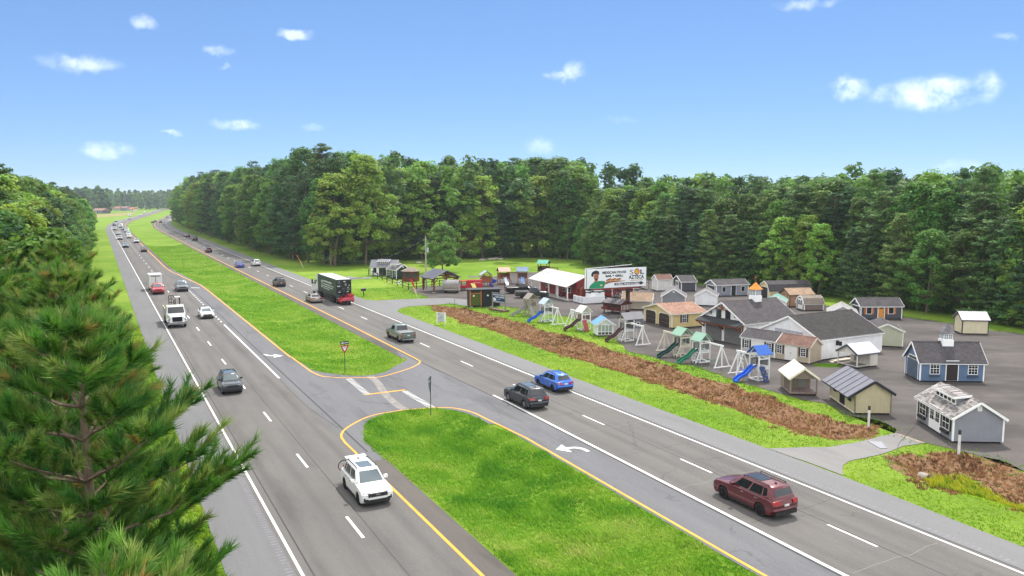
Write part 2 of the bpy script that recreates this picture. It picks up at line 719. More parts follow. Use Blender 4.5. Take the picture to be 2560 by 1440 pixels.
road_l = strip('road', 'L', L_W - .25, L_Y + .1, -20, 2600, .010, asph)
road_r = strip('road', 'R', lambda s: R_LEFT(s) - .15, lambda s: R_W(s) + .25, -20, 2600, .010, asph_r)
strip('road_shoulder', 'L', L_OUT, L_W, -20, 2600, .004, shoul)
strip('road_shoulder', 'R', R_W, R_OUT, -20, 2600, .004, shoul_r)
strip('road_shoulder', 'L', L_Y, L_IN, -20, 60, .004, inner_m)
strip('road_shoulder', 'L', L_Y, L_IN, 205, 2600, .004, inner_m)
strip('road_shoulder', 'R', R_IN, R_LEFT, 82, 2600, .004, inner_m)
strip('turn_lane', 'L', L_Y, L_IN, 66, 214, .006, turn_m)
strip('turn_lane', 'R', R_IN, R_LEFT, -20, 62, .006, turn_m)

FAR_TIP = [(764, 912), (779, 924), (809, 931), (865, 938), (912, 939), (959, 931), (987, 916), (1015, 901), (1008, 893)]
NEAR_TIP = [(1275, 1081), (1222, 1060), (1162, 1032), (1087, 1021), (994, 1029), (940, 1044), (916, 1060), (909, 1085), (917, 1107), (935, 1130)]
cross = [RP('L', s, L_Y) for s in (50, 60, 70, 80, 92)] + [RP('L', 92, 18.4), RP('L', 86, 18.5)] + [G(*q) for q in spline(FAR_TIP, 4)]
cross += [RP('R', 82, R_IN(82)), RP('R', 88, 29.9), RP('R', 80, 29.9), RP('R', 62, 30.2), RP('R', 56, 30.2), RP('R', 54, 26.6)] + [G(*q) for q in spline(NEAR_TIP[1:], 4)] + [RP('L', 50, 16.5)]
crossover = sheet('crossover', cross, .007, turn_m)

# ---- paint: one piece per line or dash
for nm, side, t, s0, s1, w in (('edge_line', 'L', L_W, -20, 2600, .15), ('turn_lane_line', 'L', L_Y, 78, 115.5, .2)):
    strip(nm, side, t - w / 2, t + w / 2, s0, s1, .016, white_line, road_l)
for k in range(6):
    strip('dotted_line', 'L', L_Y - .1, L_Y + .1, 118 + k * 2.6, 119.1 + k * 2.6, .016, white_line, road_l, n=2)
for k in range(14):
    strip('dotted_line', 'L', L_Y - .1, L_Y + .1, 139 + k * 2.6, 140.1 + k * 2.6, .016, white_line, road_l, n=2)
strip('yellow_edge_line', 'L', L_Y - .09, L_Y + .09, -20, 51, .016, yellow_line, road_l)
strip('yellow_edge_line', 'L', lambda s: L_YEL(s) - .1, lambda s: L_YEL(s) + .1, 88, 2600, .016, yellow_line, road_l)
s_d, _ = to_st('L', G(753, 1152))
k = -3
while s_d + k * 12.19 < 700:
    s = s_d + k * 12.19
    strip('lane_dash', 'L', L_D - .08, L_D + .08, s - 1.55, s + 1.55, .016, white_line, road_l, n=2)
    k += 1
strip('edge_line', 'R', lambda s: R_W(s) - .075, lambda s: R_W(s) + .075, -20, 2600, .016, white_line, road_r)
strip('turn_lane_line', 'R', lambda s: R_LEFT(s) - .11, lambda s: R_LEFT(s) + .11, -20, 62.5, .016, white_line, road_r)
strip('yellow_edge_line', 'R', lambda s: R_LEFT(s) - .1, lambda s: R_LEFT(s) + .1, 82, 2600, .016, yellow_line, road_r)
strip('yellow_edge_line', 'R', lambda s: R_IN(s) + .2, lambda s: R_IN(s) + .38, -20, 50, .016, yellow_line, road_r)
s_d, _ = to_st('R', G(1738, 1165))
k = -3
while s_d + k * 12.19 < 700:
    s = s_d + k * 12.19
    strip('lane_dash', 'R', lambda q: R_D(q) - .075, lambda q: R_D(q) + .075, s - 1.55, s + 1.55, .016, white_line, road_r, n=2)
    k += 1


def ribbon(name, pts, w, z, mat, parent):           # flat painted line along a path
    P = [Vector(p) for p in pts]
    m_ = MB()
    for i, p in enumerate(P):
        d = (P[min(i + 1, len(P) - 1)] - P[max(i - 1, 0)]).normalized()
        n = Vector((-d.y, d.x)) * w / 2
        m_.v += [(p.x - n.x, p.y - n.y, z), (p.x + n.x, p.y + n.y, z)]
    m_.f = [(2 * i, 2 * i + 2, 2 * i + 3, 2 * i + 1) for i in range(len(P) - 1)]
    o = m_.build(name, mat, parent)
    if parent is None:
        o['kind'] = 'structure'
    return o


yf = [RP('L', 88, 18.3)] + [G(*q) for q in spline([(779, 930), (803, 940), (827, 943), (865, 945), (908, 944), (947, 943), (987, 933), (1024, 921), (1045, 911), (1051, 904)], 4)] + [RP('R', 82, 29.9)]
ribbon('yellow_edge_line', yf, .17, .016, yellow_line, crossover)
yn = [RP('L', 51, L_Y)] + [G(*q) for q in spline([(862, 1106), (853, 1088), (870, 1068), (921, 1042), (977, 1030), (1034, 1023), (1106, 1019), (1144, 1022), (1181, 1031), (1219, 1049)], 4)] + [RP('R', 50, 26.8)]
ribbon('yellow_edge_line', yn, .17, .016, yellow_line, crossover)
ribbon('yellow_centre_bar', [G(912, 987), G(1013, 975)], .3, .016, yellow_line, crossover)
for (a, b, n) in (((873, 948), (917, 985), 14), ((1013, 979), (1078, 1018), 15)):
    A, B = G(*a), G(*b)
    u = (B - A).normalized()
    v = (G(1013, 975) - G(912, 987)).normalized()
    for i in range(n):
        c = A.lerp(B, i / (n - 1))
        ribbon('yield_bar', [c - v * .3, c + v * .3], .15, .016, white_line, crossover)


def arrow(pts, head, z, parent):                    # curved turn arrow: shaft path plus head triangle
    ribbon('arrow_shaft', pts, .3, z, white_line, parent)
    sheet('arrow_head', head, z, white_line, None, parent)


arrow([G(*q) for q in spline([(660, 886), (672, 889), (688, 890)], 4)], [G(684, 885.5), G(707, 889.5), G(685, 894.5)], .017, crossover)
arrow([G(*q) for q in spline([(1471, 1129), (1455, 1122), (1436, 1119.5), (1416, 1121)], 4)], [G(1404, 1112), G(1390, 1124), G(1430, 1131), G(1418, 1121)], .017, crossover)
ribbon('arrow_shaft', [G(477, 719.5), G(500, 720)], .5, .017, white_line, crossover)

# tar seams and joints
for side, t, s0, s1, w in (('L', 12.0, -20, 300, .05), ('L', 15.75, 52, 210, .13)):
    strip('tar_seam', side, t - w / 2, t + w / 2, s0, s1, .014, seam_m, road_l)
strip('tar_seam', 'R', lambda s: R_D(s) + .13, lambda s: R_D(s) + .2, -20, 420, .014, seam_m, road_r)
strip('tar_seam', 'R', lambda s: R_LEFT(s) - .28, lambda s: R_LEFT(s) - .14, -20, 86, .013, seam_m, road_r)
strip('tar_seam', 'R', lambda s: R_W(s) + .3, lambda s: R_W(s) + .38, -20, 400, .013, seam_m, road_r)
strip('tar_seam', 'L', L_W + .42, L_W + .5, -20, 300, .013, seam_m, road_l)
r_ = random.Random(5)
for side, tt, s0, s1 in (('R', lambda s: R_W(s) + .62, 14, 60), ('L', lambda s: L_W - .65, 20, 62)):   # rumble grooves in the shoulders
    m_ = MB()
    s = s0
    while s < s1:
        a = tt(s)
        q = [RP(side, s, a), RP(side, s + .14, a), RP(side, s + .14, a + .33), RP(side, s, a + .33)]
        m_.add([(p.x, p.y, .0085) for p in q], [(3, 2, 1, 0)])
        s += .34
    o = m_.build('rumble_strip', plain('rumble_groove', '#77767a', .9, var=.2), road_r if side == 'R' else road_l)
    o['kind'] = 'stuff'
for k in range(10):                                  # transverse cracks in the right-hand lanes
    s = 24 + k * 6.1 + r_.uniform(-1, 1)
    pts = []
    for j in range(9):
        t = 30.3 + j * .82
        pts.append(RP('R', s + (t - 30) * .05 + r_.uniform(-.12, .12), t))
    ribbon('crack', pts, .035, .0125, seam_m if k % 2 else plain('pale_crack', '#7f7b77', .9), road_r)
for pts in ([(893, 1001), (925, 1006), (962, 1008.5), (990, 1009)], [(700, 950), (760, 1010), (800, 1040), (846, 1070)], [(1051, 905), (1090, 925), (1130, 942)], [(863, 961), (876, 960)]):
    ribbon('tyre_mark', [G(*q) for q in spline(pts, 5)], .06, .0125, seam_m, crossover)
ribbon('dust_trail', [G(*q) for q in spline([(925, 940), (944, 957), (963, 985), (990, 1010), (1012, 1024)], 5)], .7, .0105, plain('pale_dust', '#807c78', .95, var=.25, scale=2), crossover)

# ---- lot, drives
drive1 = [(905, 748.5), (942, 751.5), (1010, 748), (1074, 746), (1124, 745), (1190, 752), (1190, 768), (1124, 759), (1075, 763), (1035, 765), (1017, 767), (1000, 771), (994, 777.5)]
drive1_w = [G(*q) for q in drive1] + [RP('R', to_st('R', G(994, 777))[0] - 3, R_OUT(to_st('R', G(994, 777))[0] - 3) - .6), RP('R', to_st('R', G(950, 755))[0], 38.0), RP('R', to_st('R', G(905, 748))[0] + 6, 38.5)]
sheet('driveway', drive1_w, .006, shoul_r)
drive2 = [(1920, 1121), (1990, 1119), (2080, 1117), (2150, 1104), (2190, 1094), (2237, 1083), (2309, 1107), (2258, 1115), (2226, 1128), (2204, 1135), (2160, 1145), (2122, 1153), (2108, 1163), (2107, 1188)]
drive2_w = [G(*q) for q in drive2]
sheet('driveway', roughen(drive2_w, .7, .05, 3), .007, conc_m)
ribbon('drive_joint', [G(2237, 1083.5), G(2262, 1091), G(2309, 1108)], .3, .016, plain('drive_lip', '#8d7f74', .9, var=.3), None)

gm = NB('gravel')
p_ = gm.pos()
a_ = gm.noise(p_, .09, 6, .6)
b_ = gm.noise(p_, .9, 6, .7)
c_ = gm.noise(p_, 11, 4, .75)
tr = gm.noise(gm.mapping(p_, rot=(0, 0, R(-20)), scale=(.12, .3, 1)), 1, 6, .65)
col = gm.mix(gm.mapr(a_, .42, .58), rgb('#4c4846'), rgb('#5b5654'))
col = gm.mix(gm.mapr(tr, .48, .7, 0, .7), col, rgb('#686360'))
col = gm.mix(gm.mapr(b_, .56, .75, 0, .5), col, rgb('#48413c'))
v_ = gm.n('VectorMath', operation='SCALE')
gm.L.new(col, v_.inputs[0])
gm.L.new(gm.mapr(c_, .25, .75, .6, 1.4), v_.inputs['Scale'])
gm.bump(c_, .6, .03)
gravel_m = gm.done(v_.outputs[0], .95, 0, .15)

LOT_FRONT = [(1124, 758), (1180, 768), (1225, 768), (1257, 766), (1300, 772), (1352, 782), (1410, 790), (1470, 800), (1500, 820), (1520, 838), (1549, 860), (1570, 878), (1635, 893), (1667, 905), (1733, 914),
             (1799, 936), (1866, 961), (1920, 975), (1959, 986), (2006, 999), (2062, 1008), (2128, 1040), (2190, 1050), (2215, 1058), (2242, 1073), (2237, 1083), (2309, 1107), (2365, 1118), (2405, 1128),
             (2505, 1151), (2560, 1178), (2760, 1230), (3500, 1420)]
LOT_BACK = [(4600, 1080), (3600, 960), (3000, 880), (2560, 835), (2476, 825), (2399, 810), (2258, 792), (2117, 769), (2058, 763), (1960, 742), (1860, 722), (1740, 712), (1640, 697), (1560, 690), (1470, 688), (1345, 681), (1290, 679),
            (1240, 690), (1180, 704), (1136, 710), (1070, 716), (1022, 722), (1030, 729), (1074, 746)]
lot_w = [G(*q) for q in LOT_FRONT] + [G(*q) for q in LOT_BACK]
sheet('gravel_lot', roughen(lot_w, 1.0, .16, 9), .002, gravel_m)
path_w = [G(*q) for q in [(868, 690), (925, 697), (930, 694), (922, 692), (868, 697)]]
sheet('path', path_w, .004, conc_m)
ribbon('path', [G(*q) for q in [(860, 700), (890, 697), (925, 695)]], 1.6, .006, conc_m, None)

# ---- terrain sheet with the ditch and the median swale
DEAD = [(1075, 762), (1110, 765), (1160, 770), (1207, 782), (1254, 795), (1316, 809), (1363, 828), (1402, 835), (1441, 846), (1488, 860), (1550, 882), (1611, 898), (1667, 912), (1742, 942), (1836, 961), (1866, 978),
        (1911, 988), (1959, 1007), (2044, 1034), (2119, 1058), (2190, 1062), (2197, 1078), (2185, 1096), (2100, 1100), (2016, 1087), (1950, 1064), (1875, 1036), (1800, 1009), (1761, 999), (1667, 965), (1574, 937), (1480, 908),
        (1370, 877), (1285, 848), (1222, 820), (1161, 808), (1114, 787), (1083, 777)]
DEAD2 = [(2204, 1136), (2250, 1134), (2300, 1133), (2365, 1126), (2405, 1130), (2505, 1152), (2560, 1179), (2760, 1232), (2760, 1360), (2560, 1287), (2450, 1247), (2330, 1219), (2292, 1202), (2230, 1170)]
WEED = [(2300, 1196), (2340, 1172), (2380, 1155), (2420, 1158), (2470, 1185), (2520, 1215), (2560, 1225), (2700, 1290), (2700, 1340), (2560, 1285), (2450, 1246), (2330, 1218)]


def poly_np(P):
    return np.array([(p[0], p[1]) for p in P])


def inside(P, x, y):
    P = np.asarray(P)
    c = np.zeros(x.shape, bool)
    j = len(P) - 1
    for i in range(len(P)):
        xi, yi, xj, yj = P[i, 0], P[i, 1], P[j, 0], P[j, 1]
        if yi != yj:
            c ^= ((yi > y) != (yj > y)) & (x < (xj - xi) * (y - yi) / (yj - yi) + xi)
        j = i
    return c


def sdist(P, x, y):                                 # positive inside
    P = np.asarray(P)
    d = np.full(x.shape, 1e9)
    for i in range(len(P)):
        a, b = P[i - 1], P[i]
        e = b - a
        L2 = max(e @ e, 1e-9)
        t = np.clip(((x - a[0]) * e[0] + (y - a[1]) * e[1]) / L2, 0, 1)
        d = np.minimum(d, np.hypot(x - a[0] - t * e[0], y - a[1] - t * e[1]))
    return np.where(inside(P, x, y), d, -d)


dead_p = poly_np([G(*q) for q in DEAD])
dead2_p = poly_np([G(*q) for q in DEAD2])
weed_p = poly_np([G(*q) for q in WEED])
med_near = poly_np([G(*q) for q in spline(NEAR_TIP, 4)] + [RP('L', s, 16.6) for s in (48, 30, 10, -20)] + [RP('R', s, R_IN(s)) for s in (-20, 10, 30, 48)])
med_far = poly_np([G(*q) for q in spline(FAR_TIP[1:-1], 4)] + [RP('R', s, R_IN(s)) for s in (84, 100, 140, 200, 300, 400, 500, 700, 1000, 1500)] + [RP('L', s, L_IN(s)) for s in (1500, 1000, 700, 500, 400, 300, 212, 170, 120, 90)])


def height(x, y):
    z = np.full(x.shape, -.03)
    near = (y < 160) & (y > 15)
    for P, dep, wid in ((dead_p, .75, 2.6), (dead2_p, .8, 3.0)):
        d = np.zeros(x.shape)
        d[near] = sdist(P, x[near], y[near])
        q = np.clip(d / wid, 0, 1)
        z -= dep * q * q * (3 - 2 * q)
    near = y < 330
    for P, dep, wid in ((med_near, .3, 3.5), (med_far, .45, 4.0)):
        d = np.zeros(x.shape)
        d[near] = sdist(P, x[near], y[near])
        q = np.clip(d / wid, 0, 1)
        z -= dep * q * q * (3 - 2 * q)
    return z


def terrain():
    tl = np.concatenate([np.arange(-4000, -400, 450), np.arange(-400, -60, 40), np.arange(-60, 4, 6), np.arange(4, 15, 2.5), np.arange(15, 31, .6), np.arange(31, 39, 2), np.arange(39, 74, .55),
                         np.arange(74, 140, 2.5), np.arange(140, 400, 20), np.arange(400, 5200, 400)])
    sl = np.concatenate([np.arange(-60, 8, 8), np.arange(8, 130, .7), np.arange(130, 330, 2.5), np.arange(330, 700, 15), np.arange(700, 6200, 250)])
    S, T = np.meshgrid(sl, tl, indexing='ij')
    h = R(HEAD['R'])
    X = S * math.sin(h) + T * math.cos(h)
    Y = S * math.cos(h) - T * math.sin(h)
    x, y = X.ravel(), Y.ravel()
    z = height(x, y)
    ns, nt = S.shape
    idx = np.arange(ns * nt).reshape(ns, nt)
    f = np.stack([idx[:-1, :-1], idx[:-1, 1:], idx[1:, 1:], idx[1:, :-1]], -1).reshape(-1, 4)
    me = bpy.data.meshes.new('terrain')
    me.vertices.add(len(x))
    me.vertices.foreach_set('co', np.stack([x, y, z], -1).ravel())
    me.loops.add(f.size)
    me.loops.foreach_set('vertex_index', f.ravel())
    me.polygons.add(len(f))
    me.polygons.foreach_set('loop_start', np.arange(0, f.size, 4))
    me.update(calc_edges=True)
    me.validate()
    if me.polygons[0].normal.z < 0:
        me.flip_normals()
    dead = np.zeros(len(x))
    near = (y < 170) & (y > 10)
    xs, ys = x[near], y[near]
    dd = np.maximum(sdist(dead_p, xs, ys), sdist(dead2_p, xs, ys))
    w = sdist(weed_p, xs, ys)
    dead[near] = np.clip(.5 + dd / 1.2, 0, 1) * np.clip(.6 - w / 1.5, 0, 1)
    wd = np.zeros(len(x))
    wd[near] = np.clip(.4 + w / 1.5, 0, 1)
    for nm, arr in (('dead', dead), ('weed', wd)):
        at = me.attributes.new(nm, 'FLOAT', 'POINT')
        at.data.foreach_set('value', arr.astype(np.float32))
    me.shade_smooth()
    b = NB('ground')
    p = b.pos()
    da = b.n('Attribute', attribute_name='dead').outputs['Fac']
    wa = b.n('Attribute', attribute_name='weed').outputs['Fac']
    n1 = b.noise(p, .06, 6, .6)
    n2 = b.noise(p, .55, 6, .65)
    n3 = b.noise(p, 5, 5, .75)
    n4 = b.noise(b.mapping(p, rot=(0, 0, R(-25)), scale=(.9, .07, 1)), 1, 5, .6)
    g = b.mix(b.mapr(n2, .3, .7), rgb('#557520'), rgb('#6f9029'))
    g = b.mix(b.mapr(n1, .42, .66, 0, .7), g, rgb('#879a3c'))
    g = b.mix(b.mapr(n4, .5, .7, 0, .55), g, rgb('#617f22'))
    g = b.mix(b.mapr(n3, .6, .8, 0, .5), g, rgb('#9aa254'))
    d = b.mix(b.mapr(n3, .35, .65), rgb('#6a4f3d'), rgb('#9a7a5c'))
    d = b.mix(b.mapr(n2, .45, .7, 0, .8), d, rgb('#80624a'))
    y_ = b.mix(b.mapr(n3, .4, .6), rgb('#8d9a24'), rgb('#5f8419'))
    edge = b.math('ADD', da, b.math('MULTIPLY', b.math('SUBTRACT', n2, .5), 1.1))
    c = b.mix(b.mapr(edge, .42, .58), g, d)
    we = b.math('ADD', wa, b.math('MULTIPLY', b.math('SUBTRACT', n2, .5), 1.3))
    c = b.mix(b.mapr(we, .42, .6), c, y_)
    b.bump(b.math('ADD', n3, b.noise(p, 1.6, 4)), 1.0, .12)
    m_ = b.done(c, .95, 0, .1)
    o = link_mesh('ground', me, m_)
    o['kind'] = 'structure'


terrain()
PAVED = [poly_np(cross), poly_np(drive1_w), poly_np(drive2_w), poly_np(lot_w)]
PAVED += [poly_np(strip_poly('L', L_OUT, L_IN, -30, 600)), poly_np(strip_poly('R', R_LEFT, R_OUT, -30, 600)), poly_np(strip_poly('R', R_IN, R_LEFT, -30, 56)), poly_np(strip_poly('R', R_IN, R_LEFT, 82, 600))]


def clear_of_paving(x, y, m=0.0):
    ok = np.ones(x.shape, bool)
    for P in PAVED:
        lo, hi = P.min(0) - 2, P.max(0) + 2
        q = ok & (x > lo[0]) & (x < hi[0]) & (y > lo[1]) & (y < hi[1])
        if q.any():
            ok[np.where(q)[0]] = ~inside(P, x[q], y[q])
    return ok


def vnoise(x, y, sc, seed=0):                        # cheap smooth value noise for numpy
    rs = np.random.RandomState(seed)
    T = rs.rand(256, 256)
    u, v = x / sc, y / sc
    i, j = np.floor(u).astype(int), np.floor(v).astype(int)
    fu, fv = u - i, v - j
    fu, fv = fu * fu * (3 - 2 * fu), fv * fv * (3 - 2 * fv)
    a, b = T[i % 256, j % 256], T[(i + 1) % 256, j % 256]
    c, d = T[i % 256, (j + 1) % 256], T[(i + 1) % 256, (j + 1) % 256]
    return (a * (1 - fu) + b * fu) * (1 - fv) + (c * (1 - fu) + d * fu) * fv


def tri_mesh(name, tri, col, mat, kind, label=None, parent=None):     # tri: (n,3,3); col: (n,3)
    n = len(tri)
    me = bpy.data.meshes.new(name)
    me.vertices.add(n * 3)
    me.vertices.foreach_set('co', tri.astype(np.float32).ravel())
    me.loops.add(n * 3)
    me.loops.foreach_set('vertex_index', np.arange(n * 3, dtype=np.int32))
    me.polygons.add(n)
    me.polygons.foreach_set('loop_start', np.arange(0, n * 3, 3, dtype=np.int32))
    me.update(calc_edges=True)
    at = me.color_attributes.new('tint', 'FLOAT_COLOR', 'POINT')
    c4 = np.ones((n * 3, 4), np.float32)
    c4[:, :3] = np.repeat(col, 3, 0)
    at.data.foreach_set('color', c4.ravel())
    o = link_mesh(name, me, mat, parent)
    if kind:
        o['kind'] = kind
    if label:
        o['label'] = label
    return o


def leaf_mat(name, rough=.6, trans=.35, objvar=.0, spec=.25):
    b = NB(name)
    a = b.n('Attribute', attribute_name='tint')
    c = a.outputs['Color']
    if objvar:
        oi = b.n('ObjectInfo')
        hs = b.n('HueSaturation')
        b.L.new(c, hs.inputs['Color'])
        b.set(hs.inputs['Hue'], b.mapr(oi.outputs['Random'], 0, 1, .5 - objvar * .035, .5 + objvar * .03))
        rn = b.math('FRACT', b.math('MULTIPLY', oi.outputs['Random'], 7.31))
        b.set(hs.inputs['Value'], b.mapr(rn, 0, 1, 1 - objvar * .5, 1 + objvar * .55))
        c = hs.outputs[0]
    b.set(b.b.inputs['Base Color'], c)
    b.b.inputs['Roughness'].default_value = rough
    b.b.inputs['Specular IOR Level'].default_value = spec
    t = b.n('BsdfTranslucent')
    b.L.new(b.mix(.5, c, b.mix(1.0, c, (1.15, 1.1, .6), 'MULTIPLY')), t.inputs['Color'])
    mx = b.n('MixShader')
    mx.inputs[0].default_value = trans
    b.L.new(b.b.outputs[0], mx.inputs[1])
    b.L.new(t.outputs[0], mx.inputs[2])
    b.L.new(mx.outputs[0], b.out.inputs['Surface'])
    MAT[name] = b.m
    return b.m


grass_m = leaf_mat('grass_blades', .7, .3)


def tufts(name, label, x, y, hgt, cols, blades, lean=.5, w=.03, seed=1):
    rs = np.random.RandomState(seed)
    n = len(x)
    z = height(x, y)
    tri, col = [], []
    for k in range(blades):
        a = rs.rand(n) * 2 * PI
        h = hgt * (.6 + .7 * rs.rand(n))
        ln = lean * h * (.3 + rs.rand(n))
        ox, oy = rs.normal(0, .07, n), rs.normal(0, .07, n)
        bx, by = x + ox, y + oy
        ww = w * (.7 + .8 * rs.rand(n))
        wind = vnoise(x, y, 2.5, 3) * 1.2 + 2.6
        dx = np.cos(a) * .55 + np.cos(wind) * .7
        dy = np.sin(a) * .55 + np.sin(wind) * .7
        px, py = -np.sin(a) * ww, np.cos(a) * ww
        A = np.stack([bx - px, by - py, z - .02], -1)
        B = np.stack([bx + px, by + py, z - .02], -1)
        C = np.stack([bx + dx * ln, by + dy * ln, z + h], -1)
        tri.append(np.stack([A, B, C], 1))
        col.append(cols * (.78 + .44 * rs.rand(n, 1)))
    return tri_mesh(name, np.concatenate(tri), np.concatenate(col), grass_m, 'stuff', label)


def grass_cols(x, y, seed, pal, sc=1.6, mown=False):
    rs = np.random.RandomState(seed)
    if mown:                                         # mower passes run along the road
        h = R(HEAD['R'])
        x, y = (x * math.sin(h) + y * math.cos(h)) * .12, (x * math.cos(h) - y * math.sin(h)) * 1.3
    t = np.clip((vnoise(x, y, sc, seed) - .5) * .7 + (vnoise(x, y, sc * 4, seed + 1) - .5) * .5 + .5 + rs.normal(0, .13, len(x)), 0, .999) * (len(pal) - 1)
    P = np.array([rgb(c) for c in pal])
    i = t.astype(int)
    f = (t - i)[:, None]
    return P[i] * (1 - f) + P[np.minimum(i + 1, len(pal) - 1)] * f


def scatter(n, s0, s1, t0, t1, seed, side='R', pw=1.0):
    rs = np.random.RandomState(seed)
    s = s0 + (s1 - s0) * rs.rand(n) ** pw
    t = t0 + (t1 - t0) * rs.rand(n)
    h = R(HEAD[side])
    return s * math.sin(h) + t * math.cos(h), s * math.cos(h) - t * math.sin(h)


GREENS = ['#4f8820', '#649a26', '#7aa92e', '#93b540', '#acba64']
MOWN = ['#55871c', '#69961f', '#7fa524', '#97b030', '#a8ac4a']
DRY = ['#5c4232', '#77573f', '#946f50', '#ad8762', '#755640']
# long grass of the two medians
x, y = scatter(62000, -4, 62, 15.5, 27.5, 21)
q = inside(med_near, x, y)
x, y = x[q], y[q]
cl = vnoise(x, y, 1.3, 8)
tufts('grass', 'long wind-combed grass on the near median', x, y, .07 + .2 * cl ** 1.5, grass_cols(x, y, 30, GREENS), 4, .9, .035, 2)
x, y = scatter(80000, 66, 330, 14, 30, 22, pw=1.9)
q = inside(med_far, x, y)
x, y = x[q], y[q]
cl = vnoise(x, y, 1.8, 9)
tufts('grass', 'long grass on the far median', x, y, .07 + .2 * cl ** 1.5, grass_cols(x, y, 31, GREENS[1:], 2.4), 3, .9, .05, 3)
# mown verge, lot-edge strip and the verge below the pines
x, y = scatter(120000, 10, 150, 39.5, 78, 23, pw=1.25)
ok = clear_of_paving(x, y)
dd = np.maximum(sdist(dead_p, x, y), sdist(dead2_p, x, y)) + (vnoise(x, y, .9, 5) - .5) * 1.6 + (vnoise(x, y, 3.5, 15) - .5) * 1.4
wd = sdist(weed_p, x, y)
q = ok & (dd < 0)
tufts('grass', 'mown grass of the verge and the lot edge', x[q], y[q], .05 + .05 * vnoise(x[q], y[q], 1.1, 4), grass_cols(x[q], y[q], 32, MOWN, 1.4, True), 2, .8, .05, 4)
q = ok & (dd >= 0) & (wd < vnoise(x, y, 1.2, 6) * 1.6 - .4)
tufts('dead_grass', 'brown dead grass along the ditch', x[q], y[q], .07 + .13 * vnoise(x[q], y[q], .9, 7), np.where(np.random.RandomState(3).rand(q.sum(), 1) < .05, np.array(rgb('#6f8a34')), grass_cols(x[q], y[q], 33, DRY, .8)), 4, .9, .05, 5)
q = ok & (dd >= 0) & (wd >= vnoise(x, y, 1.2, 6) * 1.6 - .4)
tufts('weeds', 'yellow-green weeds in the ditch', x[q], y[q], .18 + .3 * vnoise(x[q], y[q], .8, 7), grass_cols(x[q], y[q], 34, ['#5b8418', '#8fa02a', '#b5b02e', '#7a9420'], .9), 4, .9, .06, 6)
x, y = scatter(26000, 8, 120, -3, 5, 24, 'L', 1.3)
ok = clear_of_paving(x, y)
tufts('grass', 'grass verge below the roadside pines', x[ok], y[ok], .12 + .14 * vnoise(x[ok], y[ok], 1.1, 4), grass_cols(x[ok], y[ok], 35, MOWN, 1.4), 3, .7, .05, 7)

rs_ = np.random.RandomState(88)
ex, ey = [], []
for a, b in zip(lot_w, lot_w[1:]):
    n_ = int(min((b - a).length, 60) * 14)
    for _ in range(n_):
        p = a.lerp(b, rs_.rand()) + Vector((rs_.normal(0, .55), rs_.normal(0, .55)))
        ex.append(p.x)
        ey.append(p.y)
ex, ey = np.array(ex), np.array(ey)
q = (sdist(dead_p, ex, ey) < 0) & (sdist(dead2_p, ex, ey) < 0) & (vnoise(ex, ey, 2.0, 12) > .35)
tufts('weeds', 'ragged weeds along the edge of the gravel lot', ex[q], ey[q], .06 + .12 * rs_.rand(q.sum()), grass_cols(ex[q], ey[q], 36, MOWN[:3] + ['#8f8f55'], 1.0), 3, .8, .05, 8)

a_ = rs_.rand(900) * 6.28
r_ = np.sqrt(rs_.rand(900))
c_ = G(2070, 914)
ex, ey = c_.x + np.cos(a_) * r_ * 1.5, c_.y + np.sin(a_) * r_ * .9
tufts('grass', 'small patch of grass beside the large white building', ex, ey, np.full(900, .1), grass_cols(ex, ey, 37, MOWN, 1.0), 3, .8, .05, 9)

# ------------------------------------------------------------------ trees
leaf_b = leaf_mat('broadleaf_foliage', .55, .45, .6)
leaf_p = leaf_mat('pine_foliage', .6, .36, .6)
needle_m = leaf_mat('pine_needles', .5, .3, .3)
bk = NB('bark')
bn = bk.noise(bk.mapping(bk.obj(), scale=(6, 6, 1.2)), 1.5, 5, .7)
bk.bump(bn, .8, .05)
bark_m = bk.done(bk.mix(bk.mapr(bn, .3, .7), rgb('#5a4c40'), rgb('#8d7d6c')), .95, 0, .1)
bark_pale = plain('bark_pale', '#9a8c7a', .95, var=.3)


def leaf_quads(name, c, nrm, size, asp, cols, rs):
    n = len(c)
    r = rs.normal(size=(n, 3))
    u = np.cross(nrm, r)
    u /= np.linalg.norm(u, axis=1, keepdims=True) + 1e-9
    v = np.cross(nrm, u)
    su = (size * asp)[:, None] * u
    sv = size[:, None] * v
    Q = np.stack([c - su, c - sv * .9 + nrm * (size * .15)[:, None], c + su, c + sv], 1)
    me = bpy.data.meshes.new(name)
    me.vertices.add(n * 4)
    me.vertices.foreach_set('co', Q.astype(np.float32).ravel())
    me.loops.add(n * 4)
    me.loops.foreach_set('vertex_index', np.arange(n * 4, dtype=np.int32))
    me.polygons.add(n)
    me.polygons.foreach_set('loop_start', np.arange(0, n * 4, 4, dtype=np.int32))
    me.update(calc_edges=True)
    at = me.color_attributes.new('tint', 'FLOAT_COLOR', 'POINT')
    c4 = np.ones((n * 4, 4), np.float32)
    c4[:, :3] = np.repeat(cols, 4, 0)
    at.data.foreach_set('color', c4.ravel())
    return me


